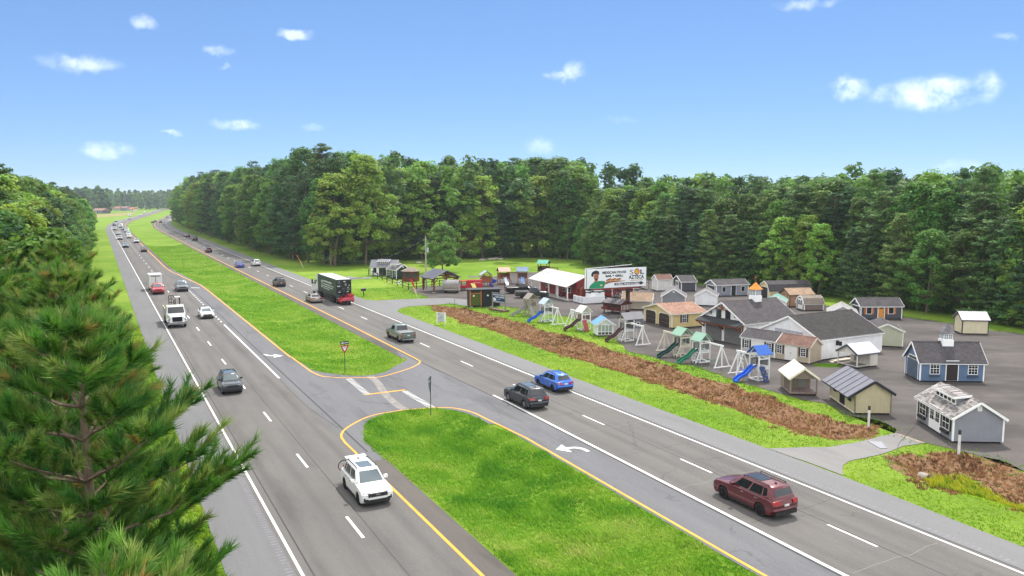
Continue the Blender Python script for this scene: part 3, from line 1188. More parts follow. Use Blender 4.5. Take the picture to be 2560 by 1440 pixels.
def cluster_leaves(rs, cen, rad, per, flat, size, base, cv, out_c, up=.6):
    C, NR, SZ, CL = [], [], [], []
    for (p, r) in zip(cen, rad):
        n = max(8, int(per * (.7 + .6 * rs.rand())))
        d = rs.normal(size=(n, 3))
        d /= np.linalg.norm(d, axis=1, keepdims=True)
        rr = r * (.35 + .65 * rs.rand(n) ** .5)[:, None]
        pos = p + d * rr * np.array([1, 1, flat])
        o = p - out_c
        o = o / (np.linalg.norm(o) + 1e-6)
        nr = d * .55 + o * .45 + np.array([0, 0, up]) + rs.normal(0, .45, (n, 3))
        nr /= np.linalg.norm(nr, axis=1, keepdims=True)
        k = 1 + rs.uniform(-cv, cv)
        tint = np.array(base) * k * (1 + rs.uniform(-.12, .12, 3) * np.array([1.4, .3, .6]))
        C.append(pos)
        NR.append(nr)
        SZ.append(size * (.65 + .7 * rs.rand(n)))
        CL.append(tint[None] * (.8 + .4 * rs.rand(n, 1)))
    return map(np.concatenate, (C, NR, SZ, CL))


def broadleaf(seed, H, rmax, base, col, n=175, per=62, leaf=.27):
    rs = np.random.RandomState(seed)
    cen, rad = [], []
    lobes = [(rs.rand() * 2 * PI, .3 + .6 * rs.rand(), .75 + .5 * rs.rand()) for _ in range(6)]
    for i in range(n):
        h = rs.rand() ** .8
        a = rs.rand() * 2 * PI
        prof = (math.sin(PI * min(1, .14 + .84 * h)) ** .5) * (1.1 - .3 * h)
        lob = 1 + .28 * sum(l[2] * math.cos(a - l[0]) * math.exp(-((h - l[1]) / .22) ** 2) for l in lobes) / 1.5
        r = rmax * prof * lob * (rs.rand() ** .28)
        z = H * base + (H * (1 - base) - .8) * h
        cen.append(np.array([r * math.cos(a), r * math.sin(a), z]))
        rad.append((.6 + .65 * rs.rand()) * rmax / 4.5)
    ctr = np.array([0, 0, H * (base + .45 * (1 - base))])
    c, nr, sz, cl = cluster_leaves(rs, cen, rad, per, .62, leaf, col, .26, ctr)
    crown = leaf_quads('crown', c, nr, sz, .62, cl, rs)
    m_ = MB()
    tp = [Vector((0, 0, -.1))]
    for k in range(1, 6):
        tp.append(Vector((rs.normal(0, .12) * k, rs.normal(0, .12) * k, H * .86 * k / 5)))
    rr = [H * .014 * (1 - .17 * k) for k in range(6)]
    m_.path(tp, rr, 7)
    for i in range(0, n, max(1, n // 16)):
        p = Vector(cen[i])
        k = min(4, max(1, int(p.z / (H * .86) * 5 - .6)))
        m_.tube(tp[k], p, rr[k] * .55, .03, 5, False)
    return m_.mesh('trunk', 40), crown


def pine(seed, H, rmax, base, col, per=40, leaf=.3, levels=20, cone=False):
    rs = np.random.RandomState(seed)
    cen, rad = [], []
    m_ = MB()
    bend = rs.normal(0, .015, 2)
    m_.tube((0, 0, -.1), (bend[0] * H, bend[1] * H, H * .97), H * .011, .04, 7)
    for k in range(levels):
        f = (k + rs.rand() * .6) / levels
        z = H * (base + (.985 - base) * f)
        L = rmax * (1 - f ** 2.4) ** .75 * (.55 + .65 * rs.rand()) * (min(1, .62 + f * 1.6))
        if cone:
            L = rmax * (1 - f) ** .72 * (.7 + .45 * rs.rand()) + .3
        L = max(L, .45)
        nb = 5 if f < .8 else 4
        a0 = rs.rand() * 6.28
        for b in range(nb):
            if rs.rand() < .12:
                continue
            a = a0 + 2 * PI * b / nb + rs.normal(0, .25)
            ll = L * (.65 + .55 * rs.rand())
            rise = .1 + .35 * f + rs.normal(0, .08)
            tip = np.array([math.cos(a) * ll + bend[0] * z, math.sin(a) * ll + bend[1] * z, z + ll * rise])
            m_.tube((bend[0] * z, bend[1] * z, z), tip, .05, .015, 4, False)
            for j in range(max(2, int(ll / .75))):
                g = 1 - j * .75 / ll * .9
                if g < .25:
                    break
                cen.append(np.array([math.cos(a) * ll * g + rs.normal(0, .2), math.sin(a) * ll * g + rs.normal(0, .2), z + ll * rise * g + .1]))
                rad.append(.5 + .5 * rs.rand())
    cen.append(np.array([bend[0] * H, bend[1] * H, H * .985]))
    rad.append(.6)
    ctr = np.array([0, 0, H * .6])
    c, nr, sz, cl = cluster_leaves(rs, cen, rad, per, .34 if cone else .5, leaf, col, .22, ctr, .7 if cone else .45)
    return m_.mesh('trunk', 40), leaf_quads('crown', c, nr, sz, .3, cl, rs)


GB = [rgb('#5c8335'), rgb('#668d36'), rgb('#7c9a3c'), rgb('#537a38')]
GP = [rgb('#44663a'), rgb('#50723a'), rgb('#3f613a'), rgb('#5c7a3c')]
BROAD = [broadleaf(100 + i, h, r, b, GB[i % 4]) for i, (h, r, b) in enumerate([(24, 5.6, .14), (27, 6.0, .2), (21, 5.4, .08), (25, 5.0, .28), (23, 6.0, .1), (28, 5.4, .22)])]
PINE = [pine(200 + i, h, r, b, GP[i % 4]) for i, (h, r, b) in enumerate([(24, 3.9, .3), (27, 4.2, .38), (22, 4.4, .1), (25, 3.7, .42), (20, 4.6, .05)])]
PINE += [pine(240 + i, h, r, b, GP[(i + 1) % 4], leaf=.27, levels=24, cone=True) for i, (h, r, b) in enumerate([(16, 4.2, .05), (18, 4.0, .1), (15, 4.4, .03)])]


PALE = {}


def plant(kind, loc, H, rz, label, group, var=None, mat=None, wide=1.0, name=None, bark=None):
    lib = BROAD if kind == 'b' else PINE
    hs = [24, 27, 21, 25, 23, 28] if kind == 'b' else [24, 27, 22, 25, 20, 16, 18, 15]
    v = rnd.randrange(min(len(lib), 6 if kind == 'b' else 5)) if var is None else var
    tr, cr = lib[v]
    k = H / hs[v]
    e = thing(name or ('broadleaf_tree' if kind == 'b' else 'pine_tree'), label, 'tree', (loc[0], loc[1], -.05), rz, group)
    e.scale = (k * wide, k * wide, k)
    if bark is not None:
        if (v, 'pale') not in PALE:
            PALE[(v, 'pale')] = tr.copy()
            PALE[(v, 'pale')].materials.clear()
        tr = PALE[(v, 'pale')]
    t = link_mesh('trunk', tr, bark or bark_m, e)
    c = link_mesh('crown', cr, mat or (leaf_b if kind == 'b' else leaf_p), e)
    return e


def along(poly, step, jit, rs):
    P = [Vector(p) for p in poly]
    out, carry = [], 0
    for a, b in zip(P, P[1:]):
        L = (b - a).length
        d = carry
        while d < L:
            p = a.lerp(b, d / L)
            out.append(p + Vector((rs.normal(0, jit), rs.normal(0, jit))))
            d += step * (.75 + .5 * rs.rand())
        carry = d - L
    return out


tree_rs = np.random.RandomState(77)


ONES = 'first second third fourth fifth sixth seventh eighth ninth tenth eleventh twelfth thirteenth fourteenth fifteenth sixteenth seventeenth eighteenth nineteenth'.split()
TENS = ['', '', 'twent', 'thirt', 'fort', 'fift', 'sixt', 'sevent', 'eight', 'ninet']


def ordinal(n):
    if n < 20:
        return ONES[n - 1]
    return TENS[n // 10] + ('ieth' if n % 10 == 0 else 'y-' + ONES[n % 10 - 1])


def belt(edge, depth_rows, row_gap, step, back, mix, hlo, hhi, place, group, jit=.8, seed=0, low=True, rise=.25, cone=False):
    rs = np.random.RandomState(1000 + seed)
    P = [Vector(p) for p in edge]
    for r in range(depth_rows):
        line = [p + Vector(back) * (r * row_gap) for p in P]
        pts = sorted(along(line, step * (1 + .12 * r), jit, rs), key=lambda p: p.x / p.y)
        for i, p in enumerate(pts):
            kind = 'b' if rs.rand() < mix else 'p'
            Hh = rs.uniform(hlo, hhi) * (.82 if r == 0 else 1.0) + r * rise
            var = None
            if r == 0 and low:
                var = rs.choice([0, 2, 4]) if kind == 'b' else rs.choice([2, 4])
            if cone and kind == 'p' and r < 2:
                var = rs.choice([5, 6, 7])
            bark = None
            if seed == 2 and r == 0 and rs.rand() < .45:    # slender pale-stemmed trees show at this edge
                kind, var, bark = 'b', 3, bark_pale
            if r == 0:
                label = '%s, %s tree from the left at the wood edge %s' % ('leafy tree' if kind == 'b' else 'pine', ordinal(i + 1), place)
            else:
                label = '%s standing inside the wood %s' % ('leafy tree' if kind == 'b' else 'tall pine', place)
            plant(kind, p, Hh, rs.rand() * 6.28, label, group, None if var is None else int(var), wide=rs.uniform(.9, 1.2), bark=bark)


# wood along the far side of the right carriageway (up to where the field opens)
eR = [RP('R', s, t) for s, t in ((690, 49), (600, 47), (530, 46.5), (430, 46.5), (330, 46.5), (262, 47), (228, 49), (205, 54))]
belt(eR, 2, 7.0, 7.6, (.93, .37), .45, 27.5, 33,
     'along the far carriageway', 'wood along the far carriageway', seed=1)
# wood behind the mown field
eF = [G(*q) for q in ((830, 662), (890, 655), (960, 650), (1060, 648), (1180, 645), (1300, 643), (1400, 645), (1470, 652))]
belt(eF, 4, 7.5, 6.4, (.1, 1.0), .68, 24.5, 31,
     'behind the mown field', 'wood behind the mown field', seed=2)
# pine wood behind the shed lot
eS = [G(*q) for q in ((1470, 660), (1560, 678), (1660, 694), (1760, 705), (1900, 716), (2060, 742), (2200, 762), (2340, 782), (2480, 800), (2640, 830), (2900, 870))]
belt(eS, 3, 6.0, 4.6, (.42, .91), .24, 15, 18.5,
     'behind the shed lot', 'wood behind the shed lot', seed=3, rise=2.2, cone=True)
# wood on the near side, left of the road
eL = [RP('L', s, t) for s, t in ((46, -9), (80, -8), (130, -7), (200, -6.5), (300, -6), (400, -6), (520, -7))]
belt(eL, 3, 6.5, 5.6, (-.93, .0), .38, 18.5, 22.5,
     'beside the oncoming lanes', 'roadside wood beside the oncoming lanes', seed=4)

# the rest of the woods, beyond the trees one can tell apart
def woods(name, label, pts, hlo, hhi, seed, mixcol, per=52, leaf=.6, n_per=7, low=.5):
    rs = np.random.RandomState(seed)
    cen, rad, tint = [], [], []
    for (x, y) in pts:
        h = rs.uniform(hlo, hhi)
        col = mixcol[rs.randint(len(mixcol))]
        for k in range(n_per):
            f = rs.rand()
            r = 3.6 * (1 - f * .75)
            a = rs.rand() * 6.28
            cen.append(np.array([x + r * math.cos(a) * rs.rand() ** .4, y + r * math.sin(a) * rs.rand() ** .4, h * (low + (.98 - low) * f)]))
            rad.append(1.7 + rs.rand())
            tint.append(col)
    C, NR, SZ, CL = [], [], [], []
    for p, r, tc in zip(cen, rad, tint):
        n = per
        d = rs.normal(size=(n, 3))
        d /= np.linalg.norm(d, axis=1, keepdims=True)
        pos = p + d * r * (.4 + .6 * rs.rand(n, 1)) * np.array([1, 1, .75])
        nr = d * .6 + np.array([0, -.2, .6]) + rs.normal(0, .4, (n, 3))
        nr /= np.linalg.norm(nr, axis=1, keepdims=True)
        C.append(pos)
        NR.append(nr)
        SZ.append(leaf * (.6 + .8 * rs.rand(n)))
        CL.append((np.array(tc) * rs.uniform(.75, 1.25))[None] * (.8 + .4 * rs.rand(n, 1)))
    C, NR, SZ, CL = map(np.concatenate, (C, NR, SZ, CL))
    me = leaf_quads(name, C, NR, SZ, .7, CL, rs)
    o = link_mesh(name, me, leaf_b2)
    tag(o, label, 'woods', None, 'stuff')


leaf_b2 = leaf_mat('woods_foliage', .6, .42)


def fill(edge, back, d0, d1, n, seed):
    rs = np.random.RandomState(seed)
    P = [Vector(p) for p in edge]
    Ls = np.array([(b - a).length for a, b in zip(P, P[1:])])
    out = []
    for _ in range(n):
        i = rs.choice(len(Ls), p=Ls / Ls.sum())
        p = P[i].lerp(P[i + 1], rs.rand()) + Vector(back) * rs.uniform(d0, d1)
        out.append((p.x, p.y))
    return out


woods('forest', 'unbroken treetops of the wood reaching back behind the shed lot', fill(eS, (.42, .91), 18, 190, 760, 5), 18, 23.5, 5, GP + GB + GB[:3])
woods('forest', 'unbroken treetops of the wood reaching back behind the mown field', fill(eF, (.1, 1), 30, 130, 300, 6), 25, 31, 6, GB + GP[:2])
woods('forest', 'unbroken treetops of the wood beside the far carriageway', fill(eR, (.93, .37), 14, 105, 430, 7), 26, 31, 7, GP + GB[:2])
woods('forest', 'unbroken treetops of the wood left of the oncoming lanes', fill(eL, (-.93, 0), 19, 120, 380, 8), 18, 22, 8, GP + GB)
eS2 = [G(*q) for q in ((2900, 868), (3300, 905), (3900, 965), (4800, 1050))]
woods('forest', 'unbroken wood carrying on past the picture edge behind the shed lot', fill(eS2, (.5, .86), 0, 150, 520, 14), 15, 22, 14, GP + GB, per=44, n_per=9, low=.08)
# distant wood closing the view down the road
far_e = [Vector((-560, 760)), Vector((-470, 960)), Vector((-450, 1100))]
rs_ = np.random.RandomState(9)
pts = []
for _ in range(800):
    px = rs_.uniform(150, 540)
    Z = rs_.uniform(1250, 2000)
    pts.append(((px - 1280) * Z / FOC, Z))
for _ in range(260):
    px = rs_.uniform(120, 300)
    Z = rs_.uniform(960, 1250)
    pts.append(((px - 1280) * Z / FOC - 12, Z))
woods('forest', 'distant hazy wood closing the view down the highway', pts, 25, 33, 10, GP + GB[:2], per=34, leaf=1.5, n_per=8, low=.08)
pts = []
for _ in range(170):                                 # right-hand side of the far road, seen past the bend
    s = rs_.uniform(560, 1300)
    pts.append(RP('R', s, rs_.uniform(52, 110)))
woods('forest', 'distant wood on the inside of the highway bend', [(p.x, p.y) for p in pts], 24, 30, 12, GP, per=34, leaf=1.4, n_per=8, low=.08)

# low brush hiding the foot of the woods
def brush(edge, n, seed, label, d=(-1.5, 2.5), back=(0, 1), h=(1.0, 2.6)):
    rs = np.random.RandomState(seed)
    cen, rad = [], []
    for (x, y) in fill(edge, back, d[0], d[1], n, seed):
        hh = rs.uniform(*h)
        cen.append(np.array([x, y, hh * .5]))
        rad.append(hh * .62)
    c, nr, sz, cl = cluster_leaves(rs, cen, rad, 46, .8, .2, rgb('#567a2e'), .35, np.array([0, 0, -50.]))
    o = link_mesh('undergrowth', leaf_quads('undergrowth', c, nr, sz, .6, cl, rs), leaf_b2)
    tag(o, label, 'undergrowth', None, 'stuff')


brush(eS, 380, 41, 'dark undergrowth at the foot of the wood behind the shed lot', back=(.42, .91), d=(-.5, 5), h=(1.2, 3.2))
brush(eF, 420, 42, 'dark undergrowth at the foot of the wood behind the field', d=(-.5, 7), h=(1.4, 3.6))
brush(eR, 640, 43, 'undergrowth at the foot of the wood along the far carriageway', back=(.93, .37), d=(-.5, 8), h=(1.6, 4.4))
brush(eL, 420, 44, 'undergrowth at the foot of the wood beside the oncoming lanes', back=(-.93, 0))


# ---- the close roadside pines with real needles
def needle_pine(seed, H, rmax, base, levels, tuft_n=88, nl=.26):
    rs = np.random.RandomState(seed)
    m_ = MB()
    m_.path([Vector((0, 0, -.1)), Vector((.1, .05, H * .4)), Vector((.05, .1, H * .75)), Vector((0, 0, H * .98))], [.2, .15, .09, .025], 9)
    tri, col = [], []

    def tuft(tip, d, k=1.0):
        n = int(tuft_n * (.8 + .4 * rs.rand()))
        d = d / (np.linalg.norm(d) + 1e-9)
        back = rs.rand(n) ** 1.2 * .34 * k
        o = tip[None] - d[None] * back[:, None] + rs.normal(0, .006, (n, 3))
        r = rs.normal(size=(n, 3))
        r -= (r @ d)[:, None] * d[None]
        r /= np.linalg.norm(r, axis=1, keepdims=True) + 1e-9
        sp = .22 + .55 * rs.rand(n)[:, None]
        nd = d[None] * (1.05 - .35 * sp) + r * sp + np.array([0, 0, .16])
        nd /= np.linalg.norm(nd, axis=1, keepdims=True)
        L = nl * k * (.7 + .5 * rs.rand(n))[:, None]
        side = np.cross(nd, rs.normal(size=(n, 3)))
        side /= np.linalg.norm(side, axis=1, keepdims=True) + 1e-9
        w = .0085 * (.8 + .5 * rs.rand(n))[:, None]
        tri.append(np.stack([o - side * w, o + side * w, o + nd * L], 1))
        base_c = np.array(rgb(['#56822f', '#477332', '#678f37', '#83964a'][rs.randint(4)])) * rs.uniform(.75, 1.2)
        if rs.rand() < .025:
            base_c = np.array(rgb('#9a8448')) * rs.uniform(.8, 1.1)
        col.append(base_c[None] * (.8 + .4 * rs.rand(n, 1)))

    for k in range(levels):
        f = (k + .5 * rs.rand()) / levels
        z = H * (base + (.985 - base) * f)
        L = max(.4, rmax * (1 - f ** 1.7) ** .8 * min(1, .5 + 1.5 * f))
        nb = 5
        a0 = rs.rand() * 6.28
        for b in range(nb):
            a = a0 + 2 * PI * b / nb + rs.normal(0, .2)
            ll = L * (.7 + .45 * rs.rand())
            rise = .12 + .5 * f + rs.normal(0, .06)
            hd = np.array([math.cos(a), math.sin(a), rise])
            p0 = np.array([0, 0, z])
            prev = p0
            npt = 4
            pts = [p0]
            for j in range(1, npt + 1):
                g = j / npt
                pts.append(p0 + hd * ll * g + np.array([0, 0, ll * .12 * g * g]) + rs.normal(0, .05 * ll / 2, 3) * (g < 1))
            m_.path([Vector(q) for q in pts], [.035, .028, .02, .013, .008], 4)
            nt = max(3, int(ll / .23))
            for j in range(nt):
                g = .3 + .7 * (j + rs.rand() * .6) / nt
                gi = min(int(g * npt), npt - 1)
                c = pts[gi] + (pts[gi + 1] - pts[gi]) * (g * npt - gi)
                for sgn in (-1, 1):
                    sa = a + sgn * (.75 + .35 * rs.rand())
                    sl = (.22 + .42 * (1 - abs(g - .6))) * (.6 + .7 * rs.rand()) * min(1, ll / 1.3)
                    sd_ = np.array([math.cos(sa), math.sin(sa), .45 + .6 * rs.rand()])
                    tip = c + sd_ * sl
                    m_.tube(Vector(c), Vector(tip), .008, .005, 3, False)
                    tuft(tip, sd_)
                    if sl > .4:
                        tuft(c + sd_ * sl * .5, sd_, .9)
            e = pts[-1] - pts[-2]
            tuft(pts[-1] + e / np.linalg.norm(e) * .06, e, 1.1)
    tuft(np.array([0, 0, H * .99]), np.array([0, 0, 1.0]), 1.2)
    tr = m_.mesh('trunk')
    return tr, np.concatenate(tri), np.concatenate(col)


NP = []
for (sd_, H_, r_m, b_, lv) in ((1, 16.0, 2.85, .52, 13), (2, 14.5, 2.7, .42, 14)):
    tr, tri, cl = needle_pine(sd_, H_, r_m, b_, lv)
    print('needle pine tris', len(tri))
    o = tri_mesh('crown', tri, cl, needle_m, None)
    me = o.data
    bpy.data.objects.remove(o)
    NP.append((tr, me, H_))
close = [
    (-4.55, 8.5, 13.6, 1, 2.2, 'nearest low pine top filling the bottom corner of the view below the closest roadside pine'),
    (-8.6, 8.2, 14.6, 0, 4.4, 'nearest pine at the bottom edge, cut off by the picture frame'),
    # x, y, height, variant, turn, label
    (-6.95, 12.6, 15.7, 0, .3, 'close roadside pine whose needle tips hang over the white edge line'),
    (-10.7, 19.4, 15.0, 1, 1.9, 'second roadside pine, standing just behind the closest one'),
    (-13.0, 16.2, 16.2, 0, 3.4, 'close pine with its top cut by the picture edge beside the closest roadside pine'),
    (-14.8, 26.0, 15.4, 1, .8, 'roadside pine third from the camera along the verge'),
    (-18.2, 24.0, 16.6, 0, 5.0, 'close pine inside the roadside wood, behind the first two'),
    (-18.6, 32.8, 15.0, 1, 2.6, 'roadside pine fourth from the camera along the verge'),
    (-23.0, 33.5, 16.8, 0, 1.2, 'pine inside the roadside wood behind the fourth verge pine'),
    (-22.4, 39.8, 15.6, 1, 4.1, 'roadside pine fifth from the camera along the verge'),
]
for (x, y, h, v, rz, lb) in close:
    tr, cm, hh = NP[v]
    e = thing('pine_tree', lb, 'tree', (x, y, -.05), rz, 'close roadside pines')
    e.scale = (h / hh,) * 3
    link_mesh('trunk', tr, bark_m, e)
    link_mesh('crown', cm, needle_m, e)
for (x, y, h, v, rz, lb) in ((-16.5, 20.5, 13.5, 4, 1.0, 'bushy leafy tree between the close roadside pines'), (-25, 29, 16.5, 2, 2.2, 'leafy tree among the close roadside pines'), (-24.5, 42, 16.0, 0, .4, 'yellow-green leafy tree behind the fifth verge pine')):
    plant('b', (x, y), h, rz, lb, None, v)
# bushes under the close pines
brush([Vector((-7, 9)), Vector((-12, 24)), Vector((-20, 40))], 120, 45, 'low leafy brush under the close roadside pines', d=(0, 6), back=(-1, 0), h=(.8, 2.4))

# single evergreen in the field, two bare dead trunks at the lot's far corner
cedar = broadleaf(321, 12.4, 4.1, .12, rgb('#63853c'), n=150, per=60, leaf=.24)
_e = thing('evergreen_tree', 'lone dense evergreen standing in the mown field behind the timber pavilion', 'tree', (*G(1106, 681), -.05), .5)
link_mesh('trunk', cedar[0], bark_m, _e)
link_mesh('crown', cedar[1], leaf_p, _e)
for (px, py, top, lean, lb) in ((2497, 800, 676, 1.0, 'bare leaning dead trunk at the lot corner, the more tilted of two'), (2545, 812, 655, .2, 'bare upright dead trunk at the lot corner, nearest the picture edge')):
    g = G(px, py)
    h = (py - top) * g.y / FOC
    e = thing('dead_tree', lb, 'tree', (g.x, g.y, -.1), 0)
    m_ = MB()
    m_.path([Vector((0, 0, 0)), Vector((lean * .3, 0, h * .5)), Vector((lean, .1, h))], [.16, .12, .05], 7)
    m_.build('trunk', bark_pale, e)
    m_ = MB()
    for k in range(5):
        z = h * (.45 + .1 * k)
        a = k * 2.3
        m_.tube((lean * z / h, 0, z), (lean * z / h + math.cos(a) * .5, math.sin(a) * .5, z + .25), .025, .01, 4)
    m_.build('stub_branch', bark_pale, e)
for i, (px, py, h) in enumerate(((2520, 812, 3.2), (2556, 818, 4.0))):
    plant('b', G(px, py), h, i * 2.0, ('low leafy sapling at the foot of the dead trunks', 'taller leafy sapling at the foot of the dead trunks')[i], None, 2, wide=2.2)
for i, (px, py, h) in enumerate(((700, 655, 5), (905, 672, 4.5), (965, 660, 6))):
    pass

# ------------------------------------------------------------------ buildings on the lot
trim_w = plain('trim_white', '#efefed', .5, var=.04)
glass_m = NB('window_glass')
glass_m = glass_m.done((.012, .014, .017), .06, 0, .7)
dark_m = plain('dark_underside', '#2b2927', .9)
black_m = plain('black_trim', '#1d1d1f', .5)
MAT['glass'] = glass_m
roofs = {'charcoal': shingles('#4b484a', '#5a5658'), 'black': shingles('#383736', '#434140'), 'brown': shingles('#8a6a5c', '#a4836f'), 'darkbrown': shingles('#6c544c', '#826558'),
         'grey': shingles('#6a6769', '#8b878a'), 'mottled': shingles('#67625f', '#aaa5a3'), 'tan': shingles('#96806b', '#a9917a'), 'weathered': shingles('#8d8377', '#7b7268'), 'palegrey': shingles('#8f8c8c', '#a5a2a1')}


def metal_mat(col):
    return plain('metal_roof_' + col.lstrip('#'), col, .38, .35, .5, .08, 1.5)


class Shed:
    """Gable building. Local x runs along the ridge away from the near gable (x = 0), y across; near corner at y = 0 on the long side in view."""

    def __init__(s, name, label, cat, corner, ang, gside, w, l, h, rise, wall, roof, trim=None, over=.22, prof=None, floor=.14, metal=None, corner_trim=True, fascia=None, skids=True, eave=None, open_front=0.0, group=None):
        s.w, s.l, s.h, s.rise, s.g = w, l, h, rise, gside
        s.sy = 1 if gside == 'L' else -1             # side of the near corner along y
        s.e = thing(name, label, cat, (corner[0], corner[1], 0), R(ang), group)
        trim = trim or trim_w
        fascia = fascia or trim
        s.trim = trim
        sy = s.sy
        pr = prof or [(0, h), (.5, h + rise), (1, h)]
        s.pr = pr
        P = [(sy * w * a, z) for a, z in pr]
        wallpoly = [(0, floor), *P, (sy * w, floor)]
        if open_front:
            m_ = MB()
            m_.prism(wallpoly, 'x', open_front, l)
            s.wall = m_.build('wall', wall, s.e)
        else:
            m_ = MB()
            m_.prism(wallpoly, 'x', 0, l)
            s.wall = m_.build('wall', wall, s.e)
        if skids:
            k = max(2, int(w / .9))
            for i in range(k):
                y = sy * (w * (.06 + .88 * i / (k - 1)))
                one('skid', dark_m, s.e, .04, l - .04, y - .06, y + .06, 0, floor)
        if corner_trim:
            t = .1
            for (x, y) in ((0, 0), (l, 0), (0, w), (l, w)):
                if open_front and x == 0:
                    continue
                zt = h - .01
                m_ = MB()
                m_.box(x - .015 if x == 0 else x - t, x + t if x == 0 else x + .015, sy * (y - .015 if y == 0 else y - t), sy * (y + t if y == 0 else y + .015), floor, zt)
                m_.build('corner_trim', trim, s.e)
        # roof slabs
        th = .07
        n = len(pr) - 1
        s.roofs = []
        for i in range(n):
            (a0, z0), (a1, z1) = pr[i], pr[i + 1]
            A, B = Vector((sy * w * a0, z0)), Vector((sy * w * a1, z1))
            d = (B - A).normalized()
            if i == 0:
                A = A - d * (over if eave is None else eave)
            if i == n - 1:
                B = B + d * over
            nn = Vector((-d.y, d.x))
            if nn.y < 0:
                nn = -nn
            poly = [A + nn * .004, B + nn * .004, B + nn * (th + .004), A + nn * (th + .004)]
            m_ = MB()
            m_.prism([(p.x, p.y) for p in poly], 'x', -over, l + over)
            r_o = m_.build('roof', roof, s.e)
            s.roofs.append(r_o)
            if metal:
                L_ = l + 2 * over
                k = max(4, int(round(L_ / metal)))
                for j in range(k):
                    x0 = -over + L_ * j / k
                    m2 = MB()
                    q = [A + nn * (th + .004), B + nn * (th + .004), B + nn * (th + .02), A + nn * (th + .02)]
                    m2.prism([(p.x, p.y) for p in q], 'x', x0 + .01, x0 + L_ / k - .005)
                    q = [A + nn * (th + .018), B + nn * (th + .018), B + nn * (th + .065), A + nn * (th + .065)]
                    m2.prism([(p.x, p.y) for p in q], 'x', x0 - .012, x0 + .028)
                    m2.build('roof_panel', roof, r_o)
            # rake boards on both gable ends
            for x in (-over - .012, l + over - .014):
                q = [A - nn * .1, B - nn * .1, B + nn * (th + .006), A + nn * (th + .006)]
                m2 = MB()
                m2.prism([(p.x, p.y) for p in q], 'x', x, x + .026)
                m2.build('rake_board', fascia, s.e)
        # eave boards
        for i, (idx, sgn) in enumerate(((0, -1), (n, 1))):
            a, z = pr[idx]
            b, z2 = pr[idx + (1 if idx == 0 else -1)]
            d = Vector((sy * w * (a - b), z - z2)).normalized()
            p = Vector((sy * w * a, z)) + d * ((over if (eave is None or i) else eave) + .002)
            m2 = MB()
            m2.box(-over, l + over, p.x - .012 if d.x < 0 else p.x, p.x if d.x < 0 else p.x + .012, p.y - .06, p.y + .09)
            m2.build('eave_board', fascia, s.e)
        if prof is None and not metal:
            m2 = MB()
            m2.prism([(sy * w * .5 - .13, h + rise + .02), (sy * w * .5, h + rise + .12), (sy * w * .5 + .13, h + rise + .02)], 'x', -over - .005, l + over + .005)
            m2.build('ridge_cap', roof, s.e)

    def frame(s, face):
        if face == 'gable':                          # u from the near corner across the gable
            return Vector((0, 0, 0)), Vector((0, s.sy, 0)), Vector((-1, 0, 0))
        return Vector((0, 0, 0)), Vector((1, 0, 0)), Vector((0, -s.sy, 0))

    def fb(s, name, mat, face, u0, u1, z0, z1, d0=0.0, d1=.03, parent=None):
        o, u, n = s.frame(face)
        m_ = MB()
        m_.obox(o + u * u0 + n * d0 + Vector((0, 0, z0)), u * (u1 - u0), n * (d1 - d0), Vector((0, 0, z1 - z0)))
        return m_.build(name, mat, parent or s.e)

    def window(s, face, u, z, w, h, mull=(2, 2), frame=None, shutters=None, box=None, glass=None):
        fr = frame or s.trim
        f = s.fb('window', fr, face, u - .06, u + w + .06, z - .06, z + h + .06, 0, .035)
        s.fb('pane', glass or glass_m, face, u, u + w, z, z + h, .02, .042, f)
        for i in range(1, mull[0]):
            x = u + w * i / mull[0]
            s.fb('glazing_bar', fr, face, x - .012, x + .012, z, z + h, .03, .05, f)
        for i in range(1, mull[1]):
            y = z + h * i / mull[1]
            t = .022 if mull[1] == 2 or i == mull[1] // 2 else .011
            s.fb('glazing_bar', fr, face, u, u + w, y - t, y + t, .03, .052, f)
        if shutters:
            for a in (u - .06 - w * .38, u + w + .06):
                s.fb('shutter', shutters, face, a, a + w * .38, z - .05, z + h + .05, 0, .04)
        if box:
            s.fb('flower_box', box, face, u - .05, u + w + .05, z - .3, z - .1, 0, .2)

    def door(s, face, u, w, h, mat, leaves=1, glazed=None, z=.16, frame=True, handle=True, panels=0):
        if frame:
            f = s.fb('door', s.trim, face, u - .08, u + w + .08, z, z + h + .08, 0, .03)
        else:
            f = s.e
        for i in range(leaves):
            a, b = u + w * i / leaves, u + w * (i + 1) / leaves
            l = s.fb('door_leaf', mat, face, a + .01, b - .01, z + .02, z + h, .01, .05, f if f is not s.e else None)
        d = f if f is not s.e else None
        for i in range(leaves):
            a, b = u + w * i / leaves, u + w * (i + 1) / leaves
            if glazed:
                g0, g1, nx, ny = glazed
                ww = b - a
                s.fb('pane', glass_m, face, a + ww * .18, b - ww * .18, z + h * g0, z + h * g1, .04, .055, d)
                for k in range(1, nx):
                    x = a + ww * (.18 + .64 * k / nx)
                    s.fb('glazing_bar', mat, face, x - .01, x + .01, z + h * g0, z + h * g1, .05, .062, d)
                for k in range(1, ny):
                    y = z + h * (g0 + (g1 - g0) * k / ny)
                    s.fb('glazing_bar', mat, face, a + ww * .18, b - ww * .18, y - .01, y + .01, .05, .062, d)
        if handle:
            x = u + w * (.5 if leaves == 2 else .88)
            s.fb('handle', black_m, face, x - .03, x + .03, z + h * .45, z + h * .52, .045, .085, d)

